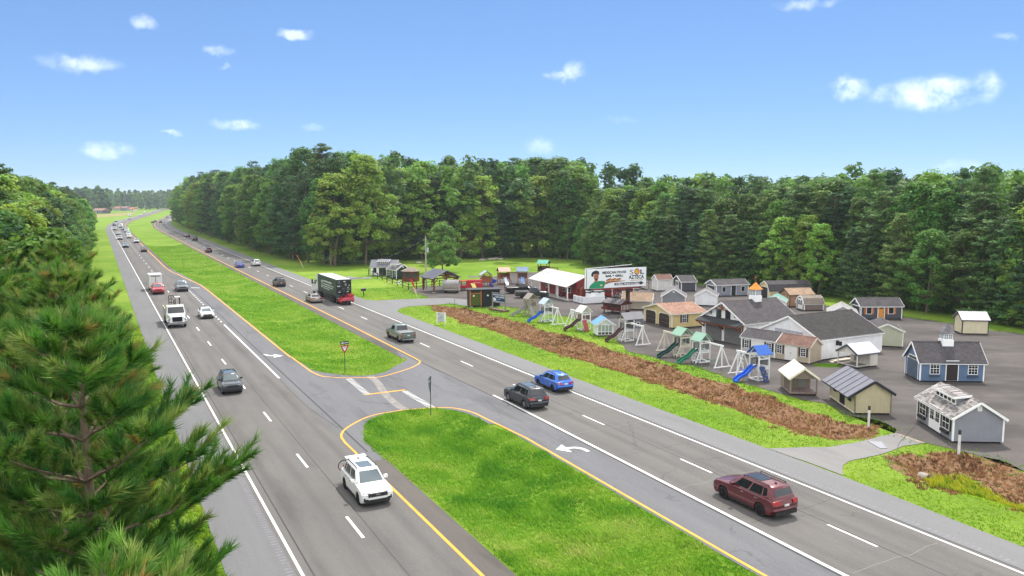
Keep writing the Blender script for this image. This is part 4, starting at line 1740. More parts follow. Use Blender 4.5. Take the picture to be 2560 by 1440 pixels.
    def garage(s, face, u, w, h, mat, rows=4, frame=True, cut=0.0, z=.06):
        f = s.fb('garage_door', s.trim if frame else mat, face, u - .1, u + w + .1, z, z + h + .1, 0, .025)
        for i in range(rows):
            a, b = z + h * i / rows, z + h * (i + 1) / rows
            s.fb('door_panel', mat, face, u, u + w, a + .008, b - .008, .01, .05, f)
        s.fb('handle', black_m, face, u + w / 2 - .04, u + w / 2 + .04, z + h * .42, z + h * .5, .05, .07, f)
        if cut:
            o, uu, n = s.frame(face)
            for (x, sg) in ((u, 1), (u + w, -1)):
                m_ = MB()
                a = o + uu * x + Vector((0, 0, z + h)) + n * .03
                m_.add([a, a + uu * sg * cut, a - Vector((0, 0, cut)), a + n * .03, a + uu * sg * cut + n * .03, a - Vector((0, 0, cut)) + n * .03], [(0, 1, 2), (5, 4, 3), (0, 3, 4, 1), (1, 4, 5, 2), (2, 5, 3, 0)])
                m_.build('corner_block', s.trim, f)

    def vent(s, face='gable', z=None, mat=None):
        z = z or s.h + s.rise * .45
        f = s.fb('gable_vent', mat or s.trim, face, s.w / 2 - .15, s.w / 2 + .15, z, z + .36, 0, .04)
        for k in range(4):
            s.fb('louvre', plain('louvre_grey', '#b8b8b6'), face, s.w / 2 - .11, s.w / 2 + .11, z + .05 + k * .07, z + .085 + k * .07, .03, .055, f)

    def dormer(s, x0, x1, roof, wall, n=5, y=.22, up=.62):
        """shed dormer on the long side in view: strip of small windows under its own roof"""
        sy, w, h, rise = s.sy, s.w, s.h, s.rise
        y0 = w * y
        zb = h + rise * (y0 / (w / 2)) + .02
        zt = zb + up
        zr = h + rise + .14
        d = thing_part = bpy.data.objects.new('dormer', None)
        COL.objects.link(d)
        d.parent = s.e
        m_ = MB()
        m_.add([(x0, sy * y0, zb - .05), (x1, sy * y0, zb - .05), (x1, sy * y0, zt), (x0, sy * y0, zt), (x0, sy * w * .5, zr - .12), (x1, sy * w * .5, zr - .12)],
               [(0, 1, 2, 3), (0, 3, 4), (1, 5, 2), (3, 2, 5, 4)])
        m_.build('dormer_wall', wall, d)
        a, b = Vector((sy * (y0 - .28), zt - .28 * (zr - zt) / (w * .5 - y0))), Vector((sy * (w * .5 + .02), zr))
        dd = (b - a).normalized()
        nn = Vector((-dd.y, dd.x))
        if nn.y < 0:
            nn = -nn
        m_ = MB()
        m_.prism([tuple(a), tuple(b), tuple(b + nn * .08), tuple(a + nn * .08)], 'x', x0 - .22, x1 + .22)
        m_.build('dormer_roof', roof, d)
        m_ = MB()
        m_.box(x0 - .22, x1 + .22, a.x - sy * .015 if sy > 0 else a.x, a.x if sy > 0 else a.x + .015, a.y - .07, a.y + .08)
        m_.build('fascia', s.trim, d)
        for x in (x0 - .235, x1 + .21):
            m_ = MB()
            m_.prism([tuple(a - nn * .07), tuple(b - nn * .07), tuple(b + nn * .085), tuple(a + nn * .085)], 'x', x, x + .025)
            m_.build('rake_board', s.trim, d)
        ww = (x1 - x0) / n
        m_ = MB()
        m_.box(x0, x1, sy * (y0 - .03), sy * (y0 + .005), zb + .02, zt - .04)
        m_.build('window_strip', s.trim, d)
        for i in range(n):
            m_ = MB()
            m_.box(x0 + ww * (i + .17), x0 + ww * (i + .83), sy * (y0 - .05), sy * (y0 - .02), zb + .14, zt - .14)
            m_.build('pane', glass_m, d)

    def cupola(s, x, roofmat, size=.75, vane=None, z=None, hb=.5, hw=.55, hr=.75):
        y = s.sy * s.w / 2
        z = z or s.h + s.rise - .22
        d = bpy.data.objects.new('cupola', None)
        COL.objects.link(d)
        d.parent = s.e
        d.location = (x, y, z)
        k = size / 2
        one('cupola_base', trim_w, d, -k - .08, k + .08, -k - .08, k + .08, 0, hb)
        one('cupola_body', trim_w, d, -k, k, -k, k, hb + .002, hb + hw)
        for (ax, sg) in (('x', -1), ('x', 1), ('y', -1), ('y', 1)):
            for i in (0, 1):
                a0, a1 = (-k * .85, -k * .08) if i == 0 else (k * .08, k * .85)
                m_ = MB()
                if ax == 'x':
                    m_.box(sg * k, sg * (k + .015), a0, a1, hb + .08, hb + hw - .1)
                else:
                    m_.box(a0, a1, sg * k, sg * (k + .015), hb + .08, hb + hw - .1)
                m_.build('cupola_pane', plain('cupola_glass', '#8f979e', .2), d)
                m_ = MB()
                c = (a0 + a1) / 2
                if ax == 'x':
                    m_.box(sg * (k + .012), sg * (k + .028), c - .012, c + .012, hb + .08, hb + hw - .1)
                    m_.box(sg * (k + .012), sg * (k + .026), a0, a1, hb + hw / 2 - .02, hb + hw / 2 + .004)
                else:
                    m_.box(c - .012, c + .012, sg * (k + .012), sg * (k + .028), hb + .08, hb + hw - .1)
                    m_.box(a0, a1, sg * (k + .012), sg * (k + .026), hb + hw / 2 - .02, hb + hw / 2 + .004)
                m_.build('glazing_bar', trim_w, d)
        zt = hb + hw
        r = k + .17
        m_ = MB()
        rings = [(r, 0), (r, .05), (r * .62, .05 + hr * .33), (r * .3, .05 + hr * .7), (.02, .05 + hr)]
        for (q, zz) in rings:
            m_.v += [(-q, -q, zt + zz), (q, -q, zt + zz), (q, q, zt + zz), (-q, q, zt + zz)]
        m_.f = [(3, 2, 1, 0)]
        for i in range(len(rings) - 1):
            for j in range(4):
                j2 = (j + 1) % 4
                m_.f.append((i * 4 + j, i * 4 + j2, i * 4 + 4 + j2, i * 4 + 4 + j))
        m_.build('cupola_roof', roofmat, d)
        if vane:
            m_ = MB()
            zz = zt + hr
            m_.tube((0, 0, zz), (0, 0, zz + .45), .02, .015, 6)
            m_.build('vane_rod', vane, d)
            m_ = MB()
            m_.add([(-.4, 0, zz + .45), (0, .02, zz + .5), (.35, 0, zz + .75), (.1, 0, zz + .62), (-.05, .0, zz + .9), (-.15, 0, zz + .6), (.12, .25, zz + .85), (.12, -.25, zz + .85)], [(0, 1, 3, 5), (1, 2, 3), (5, 3, 4), (1, 3, 6), (1, 3, 7)])
            m_.build('vane_bird', vane, d)


def W(px, py):
    g = G(px, py)
    return (g.x, g.y)


LOTG = 'sheds shown on the gravel lot'

# 1 grey dormer shed in front
sh = Shed('garden_shed', 'grey lap-sided shed with dormer, white double doors and black shutters at the lot corner', 'shed', W(2380, 1107.5), 86, 'R', 3.5, 5.9, 1.86, 1.12, siding('#8b8d94', .1), roofs['mottled'], over=.2)
sh.dormer(1.4, 4.5, roofs['mottled'], siding('#8b8d94', .1), 5)
sh.vent()
sh.door('side', 1.9, 1.75, 1.72, plain('door_white', '#e6e5e2', .5, var=.03), 2, (.42, .95, 2, 3))
for u in (.55, 4.35):
    sh.window('side', u, .78, 1.0, .92, (2, 2), shutters=None, box=black_m)
    for k in (0, 1):
        pass
    sh.fb('shutter', black_m, 'side', u - .3, u - .08, .74, 1.76, 0, .04)
    sh.fb('shutter', black_m, 'side', u + 1.08, u + 1.3, .74, 1.76, 0, .04)

# 2 cream run-in shed with metal roof
cream_v = siding('#c2b795', .18, 'vert')
sh = Shed('run_in_shed', 'cream board shed with grey ribbed metal roof and open dark stall door', 'shed', W(2135.6, 1036.5), 87.5, 'R', 2.9, 5.6, 1.82, .92, cream_v, metal_mat('#77757c'), trim=plain('trim_olive', '#7c7866', .7), metal=.95, fascia=plain('fascia_navy', '#23262d', .5), over=.25, eave=.75)
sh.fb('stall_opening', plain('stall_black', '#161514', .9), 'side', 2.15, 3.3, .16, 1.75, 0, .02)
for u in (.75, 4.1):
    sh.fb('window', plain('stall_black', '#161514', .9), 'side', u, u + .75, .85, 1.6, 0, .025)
    for k in range(1, 4):
        sh.fb('bar', black_m, 'side', u + .75 * k / 4 - .01, u + .75 * k / 4 + .01, .85, 1.6, .025, .04)
sh.fb('sill_board', plain('trim_pale', '#d4ccb4', .7), 'side', 0, 5.6, .1, .2, 0, .04)

# 3 blue shed with cupola
blue_s = siding('#5d748f', .12)
sh = Shed('garden_shed', 'blue shed with white trim, dark door and white cupola', 'shed', W(2298.4, 954.7), -3.5, 'L', 3.3, 5.9, 1.96, 1.62, blue_s, roofs['charcoal'], over=.22)
sh.cupola(3.0, roofs['grey'], .85, z=3.25, hb=.62, hw=.6, hr=.95)
sh.door('side', 2.42, 1.05, 1.86, plain('door_dark', '#2c2320', .6), 1, handle=False)
for u in (.95, 4.45):
    sh.window('side', u, .82, .8, 1.02, (3, 4), box=plain('box_blue', '#38475a', .6))
sh.door('gable', .45, 2.3, 1.75, plain('door_slate', '#4a5766', .6), 2)
sh.fb('transom', glass_m, 'gable', .8, 2.4, 1.98, 2.2, .02, .045)
sh.fb('transom_frame', trim_w, 'gable', .7, 2.5, 1.92, 2.28, 0, .03)

# 4 cream metal-roof shed near the wood
sh = Shed('garden_shed', 'small cream shed with pale ribbed metal roof standing alone near the wood', 'shed', W(2404, 835.6), -7, 'L', 2.4, 3.2, 1.9, .85, siding('#cfc6a6', .2, 'vert'), metal_mat('#c9c8cb'), trim=plain('trim_navy', '#2a2c33', .6), metal=.33, over=.16, fascia=plain('trim_navy', '#2a2c33', .6))

# 5 charcoal shed with orange door
sh = Shed('garden_shed', 'charcoal shed with orange door and orange shutters', 'shed', W(2151, 799), 1, 'L', 3.1, 6.0, 1.98, .98, siding('#4d4f54', .25, 'vert'), roofs['charcoal'], over=.22)
wood_o = plain('wood_orange', '#c98a3c', .6, var=.12, scale=5)
for u in (.85, 4.05):
    sh.window('side', u, .85, .7, .95, (1, 1), shutters=plain('shutter_orange', '#b9703c', .6))
sh.door('side', 2.52, .9, 1.78, wood_o, 1, (.78, .93, 4, 2))
sh.garage('gable', .45, 2.2, 1.75, black_m, 1)
sh.vent(z=2.3)

# 6 white-roof kennel
kn = plain('kennel_cream', '#d9cfbd', .6, var=.05)
sh = Shed('dog_kennel', 'cream dog kennel with white metal roof and open fenced porch', 'kennel', W(2142, 923), 26, 'L', 2.5, 3.0, 1.55, .78, siding('#d8d2c6', .25, 'vert'), metal_mat('#d9d9de'), metal=.2, over=.16, open_front=1.9, fascia=plain('trim_slate', '#454c55', .6), corner_trim=False)


def kennel_porch(sh, postm, floorm, gablem, deep):
    sy = sh.sy
    one('floor', floorm, sh.e, 0, deep, min(0, sy * sh.w), max(0, sy * sh.w), .14, .22)
    for (x, y) in ((.04, .04), (.04, sh.w - .04)):
        one('post', postm, sh.e, x - .04, x + .06, sy * (y - .05), sy * (y + .05), .22, sh.h)
    m_ = MB()
    m_.prism([(0, sh.h - .05), (sy * sh.w / 2, sh.h + sh.rise - .02), (sy * sh.w, sh.h - .05)], 'x', 0, .05)
    m_.build('gable_panel', gablem, sh.e)
    wire = plain('wire', '#9a9a98', .5, .6)
    for k in range(9):
        y = sy * (sh.w * (k + .5) / 9)
        one('bar', wire, sh.e, .0, .012, y - .004, y + .004, .22, sh.h - .06)
    for k in range(7):
        x = deep * (k + .5) / 7
        one('bar', wire, sh.e, x - .006, x + .006, sy * -.006, sy * .006, .22, sh.h - .06)
    for z in (.24, sh.h - .1):
        one('rail', postm, sh.e, -.005, .02, min(0, sy * sh.w), max(0, sy * sh.w), z, z + .05)
        one('rail', postm, sh.e, 0, deep, -.012, .012, z, z + .05)
    one('dog_door', plain('dog_door', '#8b8d8c', .5), sh.e, deep - .03, deep - .005, sy * sh.w * .55, sy * sh.w * .8, .4, 1.0)


kennel_porch(sh, plain('post_cream', '#d8d2c6', .6), plain('kennel_floor', '#77716e', .8), siding('#d8d2c6', .25, 'vert'), 1.9)

# 7 cream-roof kennel in front
sh = Shed('dog_kennel', 'taupe dog kennel with cream roof and open barred porch facing the road', 'kennel', W(1974.4, 988.8), 85.5, 'R', 2.35, 3.3, 1.62, .85, siding('#8d8174', .25, 'vert'), plain('roof_cream', '#e9e3cb', .45, var=.03), trim=plain('trim_taupe', '#7d7166', .7), over=.2, open_front=2.1, fascia=plain('fascia_cream', '#e2dcc6', .5), corner_trim=False)
kennel_porch(sh, plain('post_taupe', '#8a7f74', .7), plain('kennel_boards', '#7a6560', .8), siding('#83776b', .25, 'vert'), 2.1)

# 8, 9 small sheds in a row
tan_l = siding('#b2a48f', .1)
sh = Shed('garden_shed', 'tan lap-sided shed with brown shingle roof, white double door and dark shutters', 'shed', W(2023, 911.9), 133, 'R', 2.6, 4.1, 1.9, .78, tan_l, roofs['darkbrown'], trim=plain('trim_tan', '#cabda8', .6), over=.15)
sh.door('side', 1.42, 1.35, 1.62, plain('door_offwhite', '#d9d8d4', .5, var=.03), 2)
for u in (.45, 3.15):
    sh.window('side', u, .8, .52, .82, (2, 4), frame=trim_w, shutters=plain('shutter_dark', '#39302d', .6))
sh = Shed('garden_shed', 'pale grey shed with charcoal roof and black shutters, joined to the tan shed', 'shed', W(1936.5, 898.5), 133, 'R', 2.6, 4.1, 2.0, .78, siding('#b3b1ac', .1), roofs['charcoal'], over=.15)
sh.door('side', 1.42, 1.35, 1.65, plain('door_offwhite', '#d9d8d4', .5, var=.03), 2)
for u in (.45, 3.15):
    sh.window('side', u, .85, .52, .82, (2, 4), shutters=black_m)

# 10 big white garage with black roof
sh = Shed('garage_building', 'large white building with black shingle roof and a faded sign on its gable', 'building', W(2048.4, 902.5), 29, 'L', 8.6, 10.2, 2.3, 2.0, siding('#e8e8e8', .12), roofs['black'], over=.2)
sg = sh.fb('faded_sign', plain('faded_sign', '#b4b6b9', .7, var=.12), 'gable', 2.3, 6.3, 2.0, 2.75, 0, .03)
r_ = random.Random(3)
for row in range(3):
    u = 2.4
    while u < 6.1:
        a = r_.uniform(.08, .3)
        sh.fb('sign_print', plain('sign_print_grey', '#8f9296', .7), 'gable', u, min(u + a, 6.2), 2.55 - row * .22, 2.68 - row * .22, .028, .034, sg)
        u += a + r_.uniform(.05, .12)
sh.window('side', 3.0, 1.35, .45, .5, (1, 1))
sh.fb('lamp', black_m, 'side', 2.5, 2.75, 1.5, 2.0, 0, .25)

# 11 white garage with cupola and timber pent roof
white_s = siding('#ecedec', .3, 'vert')
sh = Shed('garage_building', 'white two-door garage with charcoal roof, copper-capped cupola and timber pent roof', 'building', W(1860.3, 866.5), 30.5, 'L', 7.0, 8.8, 2.8, 2.05, white_s, roofs['charcoal'], over=.35)
door_g = plain('garage_grey', '#6b6a68', .6)
sh.garage('gable', .62, 2.5, 2.05, door_g, 4, False)
sh.garage('gable', 3.75, 2.5, 2.05, door_g, 4, False)
tim = plain('timber_stain', '#7c3f22', .6, var=.2, scale=5)
m_ = MB()
m_.prism([(-.06, 2.95), (-1.25, 2.42), (-1.25, 2.34), (-.02, 2.87)], 'y', sh.sy * .05, sh.sy * 6.95)
pent = m_.build('pent_roof', plain('pent_shingle', '#2f3133', .9), sh.e)
one('pent_beam', tim, pent, -1.22, -1.08, .1, 6.9, 2.2, 2.34)
for y in (.25, 3.45, 6.65):
    m_ = MB()
    m_.bar((-.03, y, 1.55), (-1.1, y, 2.25), .12)
    m_.bar((-.03, y, 1.5), (-.03, y, 2.4), .12)
    m_.bar((-.03, y, 2.26), (-1.2, y, 2.26), .12)
    m_.build('bracket', tim, pent)
for (y, z) in ((.35, 3.0), (1.55, 3.65), (5.45, 3.65), (6.65, 3.0)):
    m_ = MB()
    m_.bar((-.02, y, z - .42), (-.34, y, z + .1), .09)
    m_.bar((-.02, y, z - .42), (-.02, y, z + .12), .09)
    m_.build('bracket', tim, sh.e)
m_ = MB()
m_.bar((-.22, 2.3, 4.0), (-.22, 4.7, 4.0), .1)
m_.bar((-.22, 3.5, 4.0), (-.22, 3.5, 4.7), .1)
m_.bar((-.22, 3.5, 4.05), (-.22, 2.95, 4.45), .08)
m_.bar((-.22, 3.5, 4.05), (-.22, 4.05, 4.45), .08)
m_.build('gable_truss', tim, sh.e)
for u in (2.35, 3.85):
    sh.window('gable', u, 3.0, .72, .95, (1, 1), frame=black_m)
sh.cupola(5.4, plain('copper_cap', '#d98a3a', .35, .5), .95, plain('copper_vane', '#c07a4a', .4, .6), hb=.75, hw=.75, hr=.85)
sh.fb('wall_lamp', plain('wall_lamp_dark', '#3a3a3c', .5), 'side', 4.6, 5.4, 2.2, 2.45, 0, .3)

# 12 yellow double garage
yel = siding('#cdb983', .14)
sh = Shed('garage_building', 'yellow double garage with brown shingle roof and two dark doors', 'building', W(1679.4, 822), 21, 'L', 7.3, 5.3, 2.0, .92, yel, roofs['brown'], trim=plain('trim_cream', '#e0dac6', .5), over=.25)
dk = plain('garage_brown', '#362a26', .6)
sh.garage('gable', .6, 2.6, 1.75, dk, 3, True, .25)
sh.garage('gable', 4.1, 2.6, 1.75, dk, 3, True, .25)
sh.window('side', 1.6, .8, .62, .95, (2, 4), frame=trim_w, shutters=plain('shutter_dark', '#39302d', .6))

# 13 dark grey shed white doors
sh = Shed('garden_shed', 'dark grey shed with white arched double doors in front of the wood', 'shed', W(1702.8, 728.3), 8, 'L', 4.4, 2.9, 1.82, .95, siding('#53525a', .25, 'vert'), roofs['charcoal'], over=.2)
sh.door('gable', 1.35, 1.7, 1.62, plain('door_white', '#e6e5e2', .5, var=.03), 2, (.5, .92, 1, 1))

# 14 grey garage shed
sh = Shed('garden_shed', 'pale grey long shed with black roll door, dark side door and two windows', 'shed', W(1790, 741.9), 15, 'L', 3.6, 6.4, 2.1, .75, siding('#868a93', .3, 'vert'), roofs['charcoal'], over=.22)
sh.garage('gable', .55, 2.5, 1.75, plain('roll_black', '#26272b', .5), 5)
sh.door('side', 3.0, .9, 1.75, plain('door_navy', '#1f2429', .5), 1)
for u in (1.2, 5.0):
    sh.window('side', u, .85, .65, .85, (1, 1))

# 15 cream gambrel garage
gp = [(0, 1.35), (.16, 2.35), (.5, 2.95), (.84, 2.35), (1, 1.35)]
sh = Shed('gambrel_barn', 'long cream gambrel-roofed garage with black roll door near the wood', 'barn', W(1923, 747), 12, 'L', 3.4, 8.0, 1.35, 1.6, siding('#cfc08f', .14), roofs['charcoal'], prof=gp, over=.15, trim=plain('trim_cream', '#e0dac6', .5))
sh.garage('gable', .6, 2.2, 1.85, plain('roll_black', '#26272b', .5), 5, True, .2)

# 16 tan shed
sh = Shed('garden_shed', 'tan shed with tan shingle roof and brown-trimmed double doors', 'shed', W(1973.8, 768), 10, 'L', 3.2, 4.2, 2.0, .82, siding('#a8886b', .25, 'vert'), roofs['tan'], trim=plain('trim_brown', '#54402f', .7), over=.2)
sh.door('gable', .75, 1.7, 1.65, siding('#a8886b', .25, 'vert'), 2)
sh.fb('window', plain('shutter_dark', '#39302d', .6), 'side', 1.6, 2.1, .85, 1.6, 0, .03)

# 17 small brown barn
gp = [(0, 1.12), (.16, 1.85), (.5, 2.25), (.84, 1.85), (1, 1.12)]
sh = Shed('gambrel_barn', 'small brown gambrel-roofed barn with white double doors', 'barn', W(2010, 777.5), 8, 'L', 2.5, 3.2, 1.12, 1.13, siding('#7e6f66', .25, 'vert'), roofs['weathered'], prof=gp, over=.12)
sh.door('gable', .55, 1.35, 1.55, plain('door_white', '#e6e5e2', .5, var=.03), 2, (.45, .9, 1, 2))

# 18 green roof shed behind the cupola garage
sh = Shed('garden_shed', 'white shed with sea-green roof half hidden behind the cupola garage', 'shed', W(1964, 781), 68, 'L', 2.9, 3.4, 1.65, .8, siding('#cfd0cc', .12), plain('roof_seagreen', '#6f9f92', .45), over=.15)

# 19 sage shed
sh = Shed('garden_shed', 'sage-green lap-sided shed turned with its blank gable to the road', 'shed', W(2257, 869.4), 74, 'L', 3.5, 5.0, 1.95, .78, siding('#aeaf98', .16), roofs['charcoal'], over=.18, trim=plain('trim_pale_sage', '#d7d6c8', .5))
sh.vent(mat=plain('vent_sage', '#a3a48e', .6))

# 20 white blank gable shed, 21 grey dormer shed, 22 low brown-roof shed, 23 pale roof behind
sh = Shed('garden_shed', 'white shed with grey roof and blank gable, behind the yellow garage', 'shed', W(1791, 766), 72, 'L', 3.4, 3.8, 1.7, .95, siding('#e6e6e6', .14), roofs['grey'], over=.18)
sh.vent()
sh = Shed('garden_shed', 'grey lap-sided shed with white trim and small dormer behind the yellow garage', 'shed', W(1713, 770), 78, 'L', 3.7, 4.0, 1.85, 1.2, siding('#84868b', .12), roofs['grey'], over=.22)
sh.vent()
sh = Shed('gable_pavilion', 'low tan building with brown shingle roof and white timber truss behind the billboard pole', 'building', W(1626, 776), 166, 'R', 3.0, 4.2, 1.6, .9, siding('#b5aa98', .14), roofs['tan'], over=.35)
m_ = MB()
m_.bar((-.3, 0, 1.7), (-.3, -3.0, 1.7), .1)
m_.bar((-.3, -1.5, 1.7), (-.3, -1.5, 2.5), .1)
m_.bar((-.3, -.2, 1.0), (-.3, -.9, 1.7), .1)
m_.bar((-.3, -2.8, 1.0), (-.3, -2.1, 1.7), .1)
m_.build('white_truss', trim_w, sh.e)
sh = Shed('garden_shed', 'shed with pale grey roof half hidden behind the large white building', 'shed', W(2141, 815), 70, 'L', 3.6, 4.2, 1.75, .95, siding('#a9a8a6', .14), roofs['palegrey'], over=.2)
sh = Shed('garden_shed', 'white shed with brown roof showing past the end of the billboard', 'shed', W(1643, 728), 12, 'L', 2.6, 3.0, 2.2, .8, siding('#d2d0cc', .2, 'vert'), roofs['darkbrown'], over=.15)

# 24, 25 cabins in the field
sh = Shed('cabin', 'white cabin with grey ribbed roof and dormer in the field beside the fence', 'cabin', W(927.5, 690), -4, 'L', 3.4, 5.7, 2.15, 1.35, siding('#eceded', .3, 'vert'), metal_mat('#74747b'), metal=.42, over=.25)
sh.dormer(1.6, 3.9, metal_mat('#74747b'), siding('#d5d7d8', .3, 'vert'), 5, .2, .6)
sh.door('side', 1.85, 1.7, 1.85, plain('door_black', '#1e1f22', .3), 2, (.1, .95, 1, 1), handle=False)
for u in (.6, 4.4):
    sh.window('side', u, .8, .6, 1.1, (1, 1), frame=black_m)
sh = Shed('cabin', 'dark green cabin with white trim and dormer beside the gazebo', 'cabin', W(991, 698.4), 123, 'R', 3.3, 4.9, 2.0, 1.15, siding('#24383a', .3, 'vert'), roofs['grey'], over=.22)
sh.dormer(1.2, 3.6, roofs['grey'], siding('#24383a', .3, 'vert'), 4, .2, .55)
sh.vent(z=2.4)
sh.door('side', 2.0, 1.0, 1.8, plain('door_pale_green', '#57655f', .5), 1)
for u in (.55, 3.6):
    sh.window('side', u, .7, .6, 1.1, (1, 2))

# 26 timber pavilion
e = thing('timber_pavilion', 'open timber pavilion with black ribbed metal roof beside the first driveway', 'pavilion', W(1085, 732), R(124))
tb = plain('timber_brown', '#6d4029', .65, var=.18, scale=5)
pl, pw, ph, pr_ = 4.3, 5.0, 2.35, 1.35
for (x, y) in ((0, 0), (pl, 0), (0, -pw), (pl, -pw)):
    one('post', tb, e, x - .12, x + .12, y - .12, y + .12, .12, ph)
    one('footing', plain('footing', '#bdb8b0', .9), e, x - .2, x + .2, y - .2, y + .2, 0, .12)
for y in (0, -pw):
    one('beam', tb, e, -.4, pl + .4, y - .1, y + .1, ph, ph + .22)
    for (x, s_) in ((0, 1), (pl, -1)):
        m_ = MB()
        m_.bar((x, y, ph - .7), (x + s_ * .7, y, ph + .05), .12)
        m_.build('brace', tb, e)
for x in (0, pl):
    m_ = MB()
    m_.bar((x, .3, ph + .3), (x, -pw - .3, ph + .3), .2)
    m_.bar((x, -pw / 2, ph + .3), (x, -pw / 2, ph + pr_), .16)
    m_.bar((x, -pw / 2, ph + .4), (x, -pw * .25, ph + .85), .13)
    m_.bar((x, -pw / 2, ph + .4), (x, -pw * .75, ph + .85), .13)
    m_.bar((x, .3, ph + .3), (x, -pw / 2, ph + pr_ + .15), .16)
    m_.bar((x, -pw - .3, ph + .3), (x, -pw / 2, ph + pr_ + .15), .16)
    for y, s_ in ((0, -1), (-pw, 1)):
        m_.bar((x, y, ph - .8), (x, y + s_ * .8, ph + .2), .12)
    m_.build('truss', tb, e)
mr_ = metal_mat('#7b7c86')
for sgn in (0, 1):
    y0 = .5 if sgn == 0 else -pw - .5
    A, B = Vector((0, y0, ph + .22)), Vector((0, -pw / 2, ph + pr_ + .3))
    n_ = 12
    X0, X1 = -.6, pl + .6
    r_o = MB().quad((X0, A.y, A.z), (X1, A.y, A.z), (X1, B.y, B.z), (X0, B.y, B.z), .04 if sgn == 1 else -.04).build('roof', mr_, e)
    for k in range(n_):
        a, b = X0 + (X1 - X0) * k / n_, X0 + (X1 - X0) * (k + 1) / n_
        m_ = MB()
        d = (B - A)
        nn = Vector((0, -d.z, d.y)).normalized()
        if nn.z < 0:
            nn = -nn
        m_.obox(Vector((a + .01, A.y, A.z)) + nn * .045, (b - a - .02, 0, 0), d, nn * .02)
        m_.obox(Vector((a - .03, A.y, A.z)) + nn * .045, (.06, 0, 0), d, nn * .085)
        m_.build('roof_panel', mr_, r_o)

# 27 gazebo
gx, gy = W(1024.5, 704)
e = thing('gazebo', 'red-brown octagonal screened gazebo with weathered shingle roof by the fence', 'gazebo', (gx, gy + 1.6), R(10))
gz = plain('gazebo_wood', '#6b3529', .7, var=.15, scale=5)
m_ = MB()
n_ = 8
for i in range(n_):
    a = 2 * PI * i / n_
    one('post', gz, e, math.cos(a) * 1.75 - .07, math.cos(a) * 1.75 + .07, math.sin(a) * 1.75 - .07, math.sin(a) * 1.75 + .07, .1, 2.1)
    b = 2 * PI * (i + 1) / n_
    p, q = Vector((math.cos(a) * 1.75, math.sin(a) * 1.75, 0)), Vector((math.cos(b) * 1.75, math.sin(b) * 1.75, 0))
    m_ = MB()
    m_.bar(p + Vector((0, 0, .5)), q + Vector((0, 0, .5)), .06, .72)
    m_.build('rail_panel', gz, e)
    m_ = MB()
    m_.bar(p + Vector((0, 0, 1.95)), q + Vector((0, 0, 1.95)), .07, .3)
    m_.build('valance', gz, e)
    m_ = MB()
    m_.bar(p * .99 + Vector((0, 0, 1.35)), q * .99 + Vector((0, 0, 1.35)), .015, .95)
    m_.build('screen', plain('screen_mesh', '#3a3f38', .8), e)
MB().lathe([(0.0, .02), (1.8, .02), (1.8, .12), (0, .12)], 8).build('floor', gz, e)
MB().lathe([(2.15, 2.08), (2.15, 2.16), (.25, 2.98), (.02, 3.1)], 8).build('roof', roofs['weathered'], e)

# 28 office building: red walls, white ribbed porch roof
ox, oy = W(1419, 752)
OL, OW = 15.5, 5.6
red_s = siding('#8c3a36', .2, 'vert')
e = thing('office_building', 'long red sales office with white ribbed metal roof and white porch posts', 'building', (ox, oy), R(112))
one('wall', red_s, e, 0, OL, -OW, -1.7, 0, 2.55)
one('porch_floor', plain('porch_concrete', '#b3aea8', .9), e, -.2, OL + .2, -1.7, .15, 0, .1)
for k in range(5):
    x = .15 + (OL - .3) * k / 4
    one('porch_post', trim_w, e, x - .08, x + .08, -.1, .06, .1, 2.2)
one('porch_beam', trim_w, e, 0, OL, -.12, .08, 2.2, 2.38)
rw = metal_mat('#dcd6d4')
A, B, C = Vector((0, .45, 2.32)), Vector((0, -3.4, 4.1)), Vector((0, -OW - .4, 2.95))
for (P0, P1, nm) in ((A, B, 'front'), (C, B, 'back')):
    d = P1 - P0
    nn = Vector((0, -d.z, d.y)).normalized()
    if nn.z < 0:
        nn = -nn
    m_ = MB()
    m_.obox(Vector((-.5, P0.y, P0.z)), (OL + 1, 0, 0), d, nn * .05)
    r_o = m_.build('roof', rw, e)
    n_ = 26
    for k in range(n_):
        a = -.5 + (OL + 1) * k / n_
        m_ = MB()
        m_.obox(Vector((a + .01, P0.y, P0.z)) + nn * .052, ((OL + 1) / n_ - .02, 0, 0), d, nn * .02)
        m_.obox(Vector((a - .035, P0.y, P0.z)) + nn * .052, (.07, 0, 0), d, nn * .09)
        m_.build('roof_panel', rw, r_o)
m_ = MB()
m_.prism([(-OW, 2.5), (-1.7, 2.5), (-1.7, 3.2), (-3.4, 4.05), (-OW, 3.1)], 'x', .02, OL - .02)
m_.build('gable', red_s, e)
for (u, w_) in ((2.2, 1.1), (4.4, 1.1), (11.8, .9)):
    f = one('window', trim_w, e, u, u + w_, -1.71, -1.66, 1.0, 2.0)
    one('pane', glass_m, f, u + .08, u + w_ - .08, -1.69, -1.64, 1.08, 1.92)
    one('glazing_bar', trim_w, f, u, u + w_, -1.66, -1.63, 1.48, 1.52)
f = one('door', trim_w, e, 7.3, 8.3, -1.71, -1.65, .1, 2.15)
one('handle', black_m, f, 7.4, 7.46, -1.65, -1.6, 1.0, 1.12)
